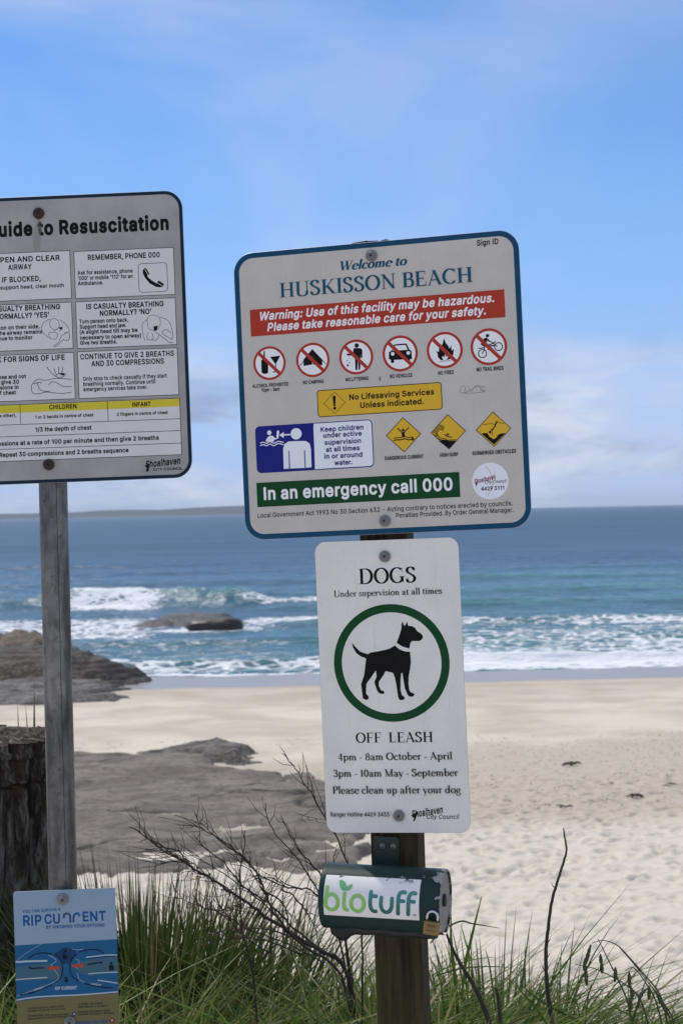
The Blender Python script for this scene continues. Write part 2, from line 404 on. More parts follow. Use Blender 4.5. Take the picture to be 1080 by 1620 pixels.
def ledge_h(X, Y, m, sdm):
    k = sstep(-.3, .9, m)
    h = .26 * k * (.25 + 1.0 * fbm(X * 1.3, Y * .7, 5, 71)) * (.5 + .8 * sstep(-4.5, -2, X))
    s = h / .06; h = .06 * (np.floor(s) + sstep(.55, 1, s % 1))
    return h + .05 * (fbm(X * 5, Y * 5, 4, 77) - .5) - .04
o = rock_field('layered_ledge', -5.2, -1.0, 32.4, 38.8, .035, [(-3.9, 37.9), (-2.9, 38.0), (-2.1, 36.4), (-1.7, 34.4), (-1.9, 33.6), (-2.6, 33.7), (-3.0, 34.8), (-4.0, 36.2), (-4.6, 37.0)], ledge_h, LEDGE, .5)
tag(o, 'dark layered rock ledge standing up at the far edge of the flat grey rock platform', 'rock')

DARK = mat_rock('wet_dark_rock', (.018, .012, .008, 1), (.036, .025, .017, 1), (.008, .006, .005, 1), .8, .8, .5, .12)
def head_h(X, Y, m, sdm):
    k = sstep(-.1, 1.0, m); h = 1.12 * k ** .6 * np.clip(.6 + sstep(-6.8, -10.5, X) * .45, 0, 1.1)
    h *= .8 + .4 * fbm(X * .3, Y * .6, 4, 81)
    s = h / .18; h = .18 * (np.floor(s) + sstep(.45, 1, s % 1))
    return h + .12 * (fbm(X * 1.2, Y * 1.6, 5, 83) - .5) - .05
o = rock_field('rounded_headland_rock', -24, -5.8, 54, 67, .09, [(-24, 57.2), (-14, 57.0), (-9, 56.6), (-7.3, 57.2), (-6.7, 59.0), (-8.4, 62.0), (-12, 65), (-24, 66)], head_h, DARK, 1.9)
tag(o, 'dark brown rounded rock outcrop at the water edge behind the metal pole', 'rock')
GREYSH = mat_rock('grey_shelf_rock', (.065, .058, .052, 1), (.19, .178, .165, 1), (.028, .025, .023, 1), .9, .8, .3, .12)
def shelf_h(X, Y, m, sdm):
    k = sstep(-.2, .9, m); h = k * (.10 + .55 * (fbm(X * .55, Y * .8, 5, 91) - .25))
    s = h / .1; h = .1 * (np.floor(s) + sstep(.4, 1, s % 1))
    return h + .08 * (fbm(X * 2, Y * 2.5, 4, 93) - .5) - .03
o = rock_field('rock_shelf', -24, -5.4, 47.5, 59, .08, [(-24, 49.5), (-12, 49.8), (-8.6, 49.2), (-6.8, 50.2), (-6.6, 51.5), (-7.8, 53.0), (-7.0, 55.0), (-8.0, 57.5), (-24, 58)], shelf_h, GREYSH, 1.0)
tag(o, kind='structure')
BROWN = mat_rock('weedy_brown_rock', (.058, .030, .011, 1), (.090, .052, .022, 1), (.018, .013, .010, 1), 1.0, .7, .5, .12)
o = rock_field('brown_rock', -26, -10.2, 66.8, 75, .1, [(-26, 68.5), (-14, 68.2), (-11.6, 69.2), (-11.2, 71), (-13, 73.5), (-26, 74.5)], lambda X, Y, m, s_: 1.25 * sstep(-.5, 1, m) * (.5 + .7 * fbm(X * .5, Y * .8, 5, 95)) + .2 * (fbm(X * 2, Y * 2, 4, 97) - .5) - .25, BROWN, 1.2, base=0.0)
tag(o, 'brown weedy rock rising from white foam left of the pole', 'rock')
REEFM = mat_rock('wet_reef_rock', (.045, .040, .038, 1), (.10, .093, .090, 1), (.016, .014, .013, 1), .9, .6, .6, .12)
o = rock_field('reef_rock', -12.6, -4.6, 84.6, 97, .1, [(-11.4, 88.0), (-9.5, 87.4), (-6.6, 87.2), (-5.6, 89), (-5.9, 93), (-8.5, 94.8), (-10.4, 93)], lambda X, Y, m, s_: .62 * sstep(-.6, 1, m) * (.30 + .55 * sstep(86, 94, Y) + .5 * fbm(X * .35, Y * .8, 5, 99)) + .14 * (fbm(X * 2, Y * 3, 4, 100) - .5) - .2, REEFM, 1.2, base=0.0)
tag(o, 'low grey reef rock awash in the surf behind the black boulder', 'rock')
def boulder():
    mat = mat_simple('black_boulder_rock', (.022, .019, .016, 1), .55, 0, .5, 3, .8)
    bm = bmesh.new(); bmesh.ops.create_icosphere(bm, subdivisions=5, radius=1)
    for v in bm.verts:
        c = v.co.copy(); q = (abs(c.x) ** 2.8 + abs(c.y) ** 2.5 + abs(c.z) ** 2.6) ** (-1 / 2.6); c *= q
        nz = float(fbm(np.array([c.x * 2.2 + c.z]), np.array([c.y * 2 + c.z * 1.7]), 4, 5)[0]) - .5
        c *= 1 + .16 * nz
        v.co = (c.x * 1.42, c.y * 1.0, c.z * (.43 + .05 * c.x))
    me = bpy.data.meshes.new('boulder'); bm.to_mesh(me); bm.free(); me.materials.append(mat)
    me.polygons.foreach_set('use_smooth', [True] * len(me.polygons))
    o = bpy.data.objects.new('boulder', me); COL.objects.link(o); o.location = (-6.65, 84.6, .20)
    tag(o, 'smooth black boulder sitting in the surf in front of the grey reef', 'boulder')
boulder()

# ------------------------------------------------------------------ sea
def make_sea():
    mat = mat_sea()
    xs = np.arange(-44, 44.01, .16); ys = np.concatenate([np.arange(58.6, 130, .13), np.arange(130, 240, .35)])
    X, Y = np.meshgrid(xs, ys)
    Z = np.zeros_like(X)
    wv = lambda f, s: (fbm(X * f, Y * f * .15, 3, s) - .5)
    w1 = 3.0 * wv(.05, 201)
    fade = sstep(240, 200, Y) * sstep(44, 38, np.abs(X))
    def roller(yc, amp, wid, seed, bend=3.0, skew=1.0):
        yy = Y - (yc + bend * 2 * (fbm(X * .045 + seed, X * 0 + seed, 3, seed) - .5))
        wl, wr = wid * .55 * skew, wid * 1.25
        a = amp * (.45 + 1.1 * fbm(X * .06 + seed, X * 0 + 1.7, 3, seed + 1))
        return a * np.exp(-np.where(yy < 0, (yy / wl) ** 2, (yy / wr) ** 2)), yy
    foam = np.zeros_like(X)
    r1, y1 = roller(64.0, .34, .8, 210, 1.0); Z += r1
    r2, y2 = roller(74.5, .22, 1.5, 215, 2.0); Z += r2
    r3, y3 = roller(86.0, .30, 1.8, 220, 2.5); Z += r3 * sstep(-6, 0, X)
    r4, y4 = roller(100.0, .42, 2.6, 225, 2.5); Z += r4 * sstep(-8, 2, X)
    for i, (yc, am) in enumerate(((118, .38), (138, .36), (160, .32), (185, .28), (212, .2))):
        rr, _ = roller(yc, am, 3.6, 230 + i * 5, 4); Z += rr
    # the breaker over the left reef
    bx = sstep(-21, -16.5, X) * sstep(-4.0, -8.5, X); tail = sstep(-8.5, -6, X) * sstep(3.5, -2, X) * .40; pre = sstep(-27, -22, X) * sstep(-16, -19.5, X) * .6
    yb = Y - (107 + 1.3 * np.sin(X * .3))
    prof = np.exp(-np.where(yb < 0, (yb / 1.9) ** 2, (yb / 4.0) ** 2))
    lump = .8 + .45 * fbm(X * .5, Y * .3, 4, 251)
    Z += 1.12 * prof * (bx * lump + tail * lump + pre)
    Z += .10 * (fbm(X * .35, Y * .9, 5, 260) - .5) * 2 + .05 * (fbm(X * 1.3, Y * 2.4, 3, 262) - .5) * 2
    # foam mask (0..1)
    right = sstep(-3, 3, X)
    depth = -beach_z(X, Y); edge = sstep(-.012, .02, depth)
    foam = np.maximum(foam, .95 * gauss(depth, .012, .03) * (Y < 63.5))
    foam = np.maximum(foam, (.92 * gauss(Y, 63.0, 2.3)) * (.60 + .40 * right))
    foam = np.maximum(foam, right * (.50 * sstep(62, 65, Y) * sstep(92, 76, Y) + .0))
    foam = np.maximum(foam, right * .5 * gauss(y3, -1.0, 2.2)); foam = np.maximum(foam, right * .42 * gauss(y2, -.8, 2.4))
    foam = np.maximum(foam, .30 * sstep(61, 64, Y) * sstep(84, 76, Y) * (1 - right))
    foam = np.maximum(foam, .9 * bx * sstep(-6.5, -3.0, yb) * sstep(.9, -.4, yb) * (.28 + .46 * sstep(-10.5, -13, X) * sstep(-19.5, -16.5, X)) * (.75 + .5 * fbm(X * .8, Y * 1.2, 4, 255)))
    foam = np.maximum(foam, .50 * tail / .4 * gauss(yb, -.8, 1.5))
    leftf = sstep(-7, -11, X)
    foam = np.maximum(foam, .52 * leftf * sstep(75, 80, Y) * sstep(101, 92, Y))
    foam = np.maximum(foam, .62 * sstep(-6.5, -4.8, X) * sstep(1.5, -.5, X) * gauss(Y, 90.5, 4.0))
    foam = np.maximum(foam, .75 * gauss(X, -7.0, 3.8) * gauss(Y, 84.5, 2.6))
    foam = np.maximum(foam, .8 * leftf * gauss(Y, 66.5, 3.0))
    foam *= (.82 + .36 * fbm(X * .12, Y * .25, 4, 270)); foam *= edge * 1.0
    # rougher, lumpy whitewater
    Z += .09 * sstep(.5, .9, foam) * (fbm(X * 1.6, Y * 1.8, 4, 280) - .3)
    sh = np.clip(sstep(185, 115, Y) * (.35 + .65 * sstep(-6, 6, X)) * (.45 + .35 * sstep(.1, .35, Z)) + .35 * sstep(90, 70, Y), 0, 1)
    sh = np.maximum(sh, .8 * (1 - 0) * prof * (bx + tail * 2) * sstep(-4, 0, yb))
    Z = Z * fade * edge + .002
    np_mesh('sea_near', np.stack([X, Y, Z], -1).reshape(-1, 3), grid_quads(*X.shape), mat, attrs={'foam': np.clip(foam, 0, 1), 'shallow': sh})['kind'] = 'structure'
    # the open sea: one sheet to the horizon, just under the near patch
    xs = np.concatenate([-np.geomspace(8900, 60, 16), np.linspace(-44, 44, 12), np.geomspace(60, 8900, 16)]); ys = np.concatenate([[60.6, 61.5, 100, 150, 239], np.geomspace(300, 8900, 24)])
    X, Y = np.meshgrid(xs, ys); inn = (np.abs(X) < 43) & (Y < 238); Z = np.where(inn, -.6, -.004)
    sh = .35 * sstep(260, 130, Y) * sstep(-6, 6, X)
    np_mesh('sea', np.stack([X, Y, Z], -1).reshape(-1, 3), grid_quads(*X.shape), mat, attrs={'foam': np.zeros_like(X), 'shallow': sh})['kind'] = 'structure'
make_sea()

def make_headland():
    n = NT('hazed_forest'); w = n.obj(which='World'); a = n.noise(w, .012, 6, .65); b = n.noise(w, .05, 4, .7); p = n.pos()
    col = n.mix(n.ramp(a, .35, .65), (.018, .027, .030, 1), (.040, .046, .048, 1))  # blue-grey of the distant haze is worked into the forest colours
    col = n.mix(n.math('MULTIPLY', n.ramp(p[2], 5, 1.0), n.ramp(b, .4, .6)), col, (.13, .12, .11, 1))
    mat = n.done(color=col, rough=.95, normal=n.bump(b, .6, 6), spec=.1)
    xs = np.linspace(-3600, 900, 451); ys = np.linspace(5000, 6800, 40); X, Y = np.meshgrid(xs, ys)
    prof = np.interp(X, [-3600, -1500, -1050, -850, -760, -600, -430, -300, 0, 200, 380, 420], [23, 20, 17, 19, 23, 21, 27, 30, 30, 20, 4, -3])
    k = sstep(5000 + 60 * (fbm(X * .004, Y * 0, 3, 5) - .5), 5350, Y)
    Z = prof * (.18 * sstep(5000, 5030, Y) + .82 * k) + 5.0 * (fbm(X * .02, Y * .02, 4, 12) - .5) * sstep(5000, 5100, Y) - 1
    Z = np.where(Y < 5003, -2, Z)
    np_mesh('far_headland_hills', np.stack([X, Y, Z], -1).reshape(-1, 3), grid_quads(*X.shape), mat)['kind'] = 'structure'
make_headland()
HAZE = True
if HAZE:
    hm = bpy.data.materials.new('haze_air'); hm.use_nodes = True; nt = hm.node_tree
    nt.nodes.remove(nt.nodes['Principled BSDF']); pv = nt.nodes.new('ShaderNodeVolumePrincipled')
    pv.inputs['Color'].default_value = (.80, .88, 1.0, 1); pv.inputs['Density'].default_value = 1e-4; pv.inputs['Anisotropy'].default_value = .2
    nt.links.new(pv.outputs[0], nt.nodes['Material Output'].inputs['Volume'])
    x0, x1, y0, y1, z0, z1 = -9050, 9050, -300, 9050, -8.2, 46
    V = [(x, y, z) for x in (x0, x1) for y in (y0, y1) for z in (z0, z1)]
    o = mesh_obj('haze', V, [(0, 1, 3, 2), (4, 6, 7, 5), (0, 4, 5, 1), (2, 3, 7, 6), (0, 2, 6, 4), (1, 5, 7, 3)], hm); tag(o, kind='stuff')

# ------------------------------------------------------------------ flat print: little vector renderer in millimetres
PC = {
 'white': rgb(196, 196, 198, 1.55), 'white2': rgb(188, 192, 202, 1.6), 'red': (.42, .045, .026, 1), 'black': (.005, .005, .006, 1), 'teal': (.006, .085, .15, 1),
 'yellow': (.72, .44, .035, 1), 'yellow2': (.62, .53, .045, 1), 'blue': (.014, .018, .20, 1), 'navy': (.015, .02, .14, 1), 'green': (.006, .06, .018, 1), 'cream': (.62, .58, .38, 1),
 'maroon': (.22, .02, .09, 1), 'graffiti': (.20, .195, .18, 1), 'panel': (.66, .655, .66, 1), 'stain': (.285, .28, .272, 1),
 'skyprint': (.25, .35, .46, 1), 'seaprint': (.014, .105, .24, 1), 'seamid': (.05, .13, .18, 1), 'seadark': (.012, .05, .14, 1), 'sandprint': (.16, .14, .065, 1), 'foamprint': (.42, .48, .55, 1),
 'inkblue': (.006, .012, .03, 1), 'ink': (.02, .02, .03, 1), 'orange': (.45, .06, .03, 1), 'titleblue': (.012, .085, .27, 1), 'redbrown': (.22, .04, .04, 1)}
PM = {}
def pmat(c):
    if c not in PM: PM[c] = mat_print('print_' + c, PC[c])
    return PM[c]
SERIF = {}
def build_serif():
    T, t = .168, .062
    def V(x, y0, y1, w=T): return ('p', [(x, y0), (x, y1)], w, w)
    def H(x0, x1, y, w=t): return ('p', [(x0, y), (x1, y)], w, w)
    def D(x0, y0, x1, y1, w): return ('d', (x0, y0), (x1, y1), w)
    def A(cx, cy, rx, ry, a0, a1, T_=T, n=28):
        return ('p', [(cx + rx * math.cos(R(a0 + (a1 - a0) * i / n)), cy + ry * math.sin(R(a0 + (a1 - a0) * i / n))) for i in range(n + 1)], None, T_)
    def C(pts, T_=T): return ('p', [tuple(v)[:2] for v in catmull([(x, y, 0) for x, y in pts], 7)], None, T_)
    def B(x, y, r=.062): return ('c', (x, y), r)
    def Sf(x, y, s=.17): return ('p', [(x - s, y + (.018 if y < .01 else -.018)), (x + s, y + (.018 if y < .01 else -.018))], .036, .036)
    def hs(x, y, s0, s1): return ('p', [(x + s0, y - .018), (x + s1, y - .018)], .036, .036)
    def Br(x, y): d = .05 if y < .01 else -.05; return ('b', (x, y, d))
    def S2(x): return [Sf(x, 0), Sf(x, 1), Br(x, 0), Br(x, 1)]
    L = .15; X = .62
    g = {}
    g['H'] = (.94, [V(.20, 0, 1), V(.74, 0, 1), H(.2, .74, .52)] + S2(.20) + S2(.74))
    g['U'] = (.92, [V(.20, .3, 1), V(.74, .3, 1, .06), C([(.2, .32), (.21, .14), (.30, .03), (.46, -.01), (.62, .03), (.72, .14), (.74, .32)], .13), Sf(.2, 1), Sf(.74, 1, .13)])
    s_pts = [(.51, .80), (.45, .93), (.32, .995), (.17, .94), (.105, .80), (.16, .66), (.32, .54), (.47, .43), (.535, .27), (.47, .09), (.30, .005), (.15, .06), (.075, .22)]
    g['S'] = (.66, [C(s_pts, .15), V(.525, .72, .985, .03), V(.075, .02, .30, .03)])
    g['K'] = (.90, [V(.20, 0, 1), D(.28, .42, .74, 1, .05), D(.38, .56, .76, 0, .15), Sf(.74, 1, .14), Sf(.77, 0, .15)] + S2(.2))
    g['I'] = (.42, [V(.21, 0, 1)] + S2(.21))
    g['O'] = (.92, [A(.46, .5, .365, .485, 0, 360, .15, 48)])
    g['N'] = (.96, [V(.20, 0, 1, .055), D(.16, 1, .78, 0, .15), V(.76, 0, 1, .055), Sf(.2, 0, .13), Sf(.13, 1, .12), Sf(.76, 1, .13)])
    g['B'] = (.74, [V(.20, 0, 1), H(.2, .40, .976), C([(.38, .978), (.52, .95), (.58, .86), (.58, .70), (.52, .58), (.38, .53)], .13), H(.2, .42, .53), C([(.40, .53), (.56, .49), (.63, .38), (.63, .19), (.56, .06), (.38, .022)], .14), H(.2, .40, .024), Sf(.16, 0, .12), Sf(.16, 1, .12)])
    g['E'] = (.74, [V(.20, 0, 1), H(.2, .62, .976), H(.2, .52, .52), H(.2, .66, .024), V(.625, .76, .99, .03), V(.665, .01, .27, .03), V(.52, .42, .63, .03), Sf(.16, 0, .12), Sf(.16, 1, .12)])
    g['A'] = (.88, [D(.43, 1, .12, 0, .05), D(.40, 1, .75, 0, .15), H(.22, .62, .34), Sf(.12, 0, .12), Sf(.76, 0, .14)])
    g['C'] = (.84, [A(.46, .5, .365, .485, 48, 312, .15), V(.745, .70, .99, .03), V(.745, .06, .24, .02)])
    g['G'] = (.94, [A(.46, .5, .365, .485, 48, 312, .15), V(.745, .70, .99, .03), V(.745, .06, .42), Sf(.745, .42, .15)])
    g['D'] = (.90, [V(.20, 0, 1), H(.2, .44, .976), A(.42, .5, .37, .478, -90, 90, .15), H(.2, .44, .024), Sf(.16, 0, .12), Sf(.16, 1, .12)])
    g['F'] = (.70, [V(.20, 0, 1), H(.2, .62, .976), H(.2, .52, .50), V(.625, .74, .99, .03), V(.52, .40, .61, .03), Sf(.2, 0), Sf(.16, 1, .12)])
    g['L'] = (.74, [V(.20, 0, 1), H(.2, .64, .024), V(.65, .01, .28, .03), Sf(.2, 1), Sf(.16, 0, .12)])
    g['M'] = (1.10, [V(.20, 0, 1, .055), D(.16, 1, .56, 0, .15), D(.88, 1, .56, 0, .05), V(.88, 0, 1), Sf(.2, 0, .12), Sf(.13, 1, .11), Sf(.88, 0), Sf(.91, 1, .14)])
    g['P'] = (.70, [V(.20, 0, 1), H(.2, .40, .976), C([(.38, .978), (.54, .95), (.61, .84), (.61, .68), (.54, .54), (.36, .48)], .14), H(.2, .38, .48), Sf(.2, 0), Sf(.16, 1, .12)])
    g['W'] = (1.16, [D(.10, 1, .38, 0, .15), D(.62, 1, .38, 0, .05), D(.56, 1, .82, 0, .15), D(1.06, 1, .82, 0, .05), Sf(.1, 1, .14), Sf(.58, 1, .14), Sf(1.06, 1, .11)])
    fl = lambda x, y=X: ('d', (x - .14, y - .05), (x + .02, y + .01), .05)
    arch = lambda x, w=.32: C([(x + .02, .44), (x + .08, .55), (x + .18, .605), (x + .27, .57), (x + w, .44)], .10)
    sf = lambda x: Sf(x, 0, .13)
    g['n'] = (.66, [V(.16, 0, X, L), arch(.16), V(.48, 0, .46, L), fl(.16), sf(.16), sf(.48)])
    g['m'] = (.98, [V(.16, 0, X, L), arch(.16), V(.48, 0, .46, L), arch(.48), V(.80, 0, .46, L), fl(.16), sf(.16), sf(.48), sf(.80)])
    g['u'] = (.66, [V(.16, .16, X - .02, L), C([(.16, .2), (.18, .07), (.28, .0), (.40, .05), (.48, .16)], .09), V(.48, 0, X - .02, L), fl(.16), fl(.48), Sf(.53, 0, .08)])
    g['r'] = (.46, [V(.16, 0, X, L), C([(.17, .42), (.23, .55), (.33, .60)], .08), B(.38, .55), fl(.16), sf(.16)])
    g['i'] = (.33, [V(.165, 0, X, L), B(.165, .86, .075), fl(.165), sf(.165)])
    g['l'] = (.33, [V(.165, 0, 1.04, L), fl(.165, 1.03), sf(.165)])
    g['h'] = (.66, [V(.16, 0, 1.04, L), arch(.16), V(.48, 0, .46, L), fl(.16, 1.03), sf(.16), sf(.48)])
    g['t'] = (.42, [V(.18, .1, .80, L), C([(.18, .14), (.20, .04), (.28, .0), (.38, .07)], .07), H(.05, .36, .59)])
    g['o'] = (.62, [A(.31, .305, .225, .30, 0, 360, .125, 36)])
    g['e'] = (.56, [A(.30, .305, .215, .30, 5, 318, .125), H(.10, .50, .345, .042)])
    g['c'] = (.53, [A(.30, .305, .215, .30, 52, 315, .125), B(.44, .50)])
    g['a'] = (.60, [V(.42, .1, .46, L), C([(.42, .42), (.40, .54), (.29, .605), (.17, .57), (.13, .48)], .10), B(.135, .48, .055), C([(.42, .38), (.28, .33), (.14, .26), (.10, .13), (.17, .02), (.28, .02), (.42, .13)], .11), C([(.42, .12), (.45, .02), (.50, .0), (.57, .06)], .08)])
    g['s'] = (.48, [C([(x * .74 + .01, y * .615) for x, y in s_pts], .115), V(.395, .44, .60, .025), V(.068, .01, .18, .025)])
    g['d'] = (.68, [A(.28, .305, .20, .295, 20, 340, .12), V(.50, .04, 1.04, L), fl(.50, 1.03), Sf(.56, 0, .09)])
    g['b'] = (.66, [V(.16, .02, 1.04, L), A(.36, .305, .20, .295, -160, 160, .12), fl(.16, 1.03)])
    g['p'] = (.66, [V(.16, -.32, X, L), A(.36, .305, .20, .295, -160, 160, .12), fl(.16), ('p', [(.03, -.302), (.29, -.302)], .036, .036)])
    g['f'] = (.40, [V(.18, 0, .82, L), C([(.18, .8), (.21, .95), (.30, 1.03), (.40, 1.0)], .09), B(.42, .95), H(.05, .38, .59), sf(.18)])
    g['v'] = (.56, [D(.08, X, .30, 0, L), D(.50, X, .30, 0, .045), Sf(.09, X, .11), Sf(.49, X, .08)])
    g['y'] = (.56, [D(.08, X, .31, 0, L), D(.51, X, .22, -.26, .045), B(.16, -.27), Sf(.09, X, .11), Sf(.50, X, .08)])
    g['g'] = (.60, [A(.27, .41, .165, .185, 0, 360, .11), C([(.15, .26), (.09, .17), (.14, .08), (.36, .05), (.50, -.04), (.48, -.20), (.28, -.29), (.09, -.22), (.06, -.10), (.16, .03)], .085), H(.40, .56, .57, .06)])
    g['0'] = (.62, [A(.31, .47, .215, .46, 0, 360, .13, 40)])
    g['1'] = (.46, [V(.24, 0, .93, L), Sf(.24, 0, .14), ('d', (.08, .84), (.26, .93), .05)])
    g['3'] = (.60, [C([(.12, .78), (.17, .89), (.29, .93), (.42, .87), (.45, .72), (.38, .57), (.22, .51)], .12), C([(.22, .51), (.40, .47), (.50, .33), (.48, .14), (.34, .01), (.18, .02), (.09, .14)], .13), B(.13, .77, .055), B(.11, .16, .06)])
    g['4'] = (.64, [V(.42, 0, .93, L), D(.42, .93, .06, .28, .045), H(.06, .58, .265, .055), sf(.42)])
    g['8'] = (.62, [A(.31, .70, .165, .22, 0, 360, .11), A(.31, .25, .21, .245, 0, 360, .12)])
    g['-'] = (.40, [H(.06, .34, .30, .08)])
    g[' '] = (.30, [])
    return g
SERIF = build_serif()
def ribbon(pts, wf):
    n = len(pts); Vv = []; closed = (Vector(pts[0]) - Vector(pts[-1])).length < 1e-4 and n > 4
    for i in range(n):
        if closed and i in (0, n - 1): a, b = pts[n - 2], pts[1]
        else: a, b = pts[max(i - 1, 0)], pts[min(i + 1, n - 1)]
        dx, dy = b[0] - a[0], b[1] - a[1]; l = math.hypot(dx, dy) or 1; dx /= l; dy /= l
        w = wf(dx, dy) / 2; Vv += [(pts[i][0] - dy * w, pts[i][1] + dx * w), (pts[i][0] + dy * w, pts[i][1] - dx * w)]
    return Vv, [(2 * i, 2 * i + 1, 2 * i + 3, 2 * i + 2) for i in range(n - 1)]
def disc(c, r, n=32): return [(c[0] + r * math.cos(2 * math.pi * k / n), c[1] + r * math.sin(2 * math.pi * k / n)) for k in range(n)], [tuple(range(n))]
def serif_shapes(txt, fat=0.0):
    out = []; x = 0
    for ch in txt:
        adv, ops = SERIF.get(ch, SERIF[' '])
        for op in ops:
            if op[0] == 'p':
                w, T_ = op[2], op[3]
                if w is None: wf = lambda dx, dy, T_=T_: .060 + fat * .3 + (T_ * 1.14 + fat - .060) * abs(dy) ** 1.2
                else: wf = lambda dx, dy, w=w: w + (fat if w > .1 else fat * .3)
                Vv, Fc = ribbon(op[1], wf)
            elif op[0] == 'd':
                (x0, y0), (x1, y1), w = op[1:]; dl = abs(y1 - y0) / max(math.hypot(x1 - x0, y1 - y0), 1e-6)
                w = w + (fat if w > .1 else fat * .3)
                if dl < .5: Vv, Fc = ribbon([(x0, y0), (x1, y1)], lambda a, b, w=w: w)
                else:
                    h = w / dl / 2; Vv = [(x0 - h, y0), (x0 + h, y0), (x1 + h, y1), (x1 - h, y1)]; Fc = [(0, 1, 2, 3)]
            elif op[0] == 'c': Vv, Fc = disc(op[1], op[2] + fat * .3, 16)
            else:
                bx, by, d = op[1]; Vv = [(bx - .12, by + d * .6), (bx, by + d * 2), (bx + .12, by + d * .6)]; Fc = [(0, 1, 2)]
            out.append(([(vx + x, vy) for vx, vy in Vv], Fc))
        x += adv
    return out, x
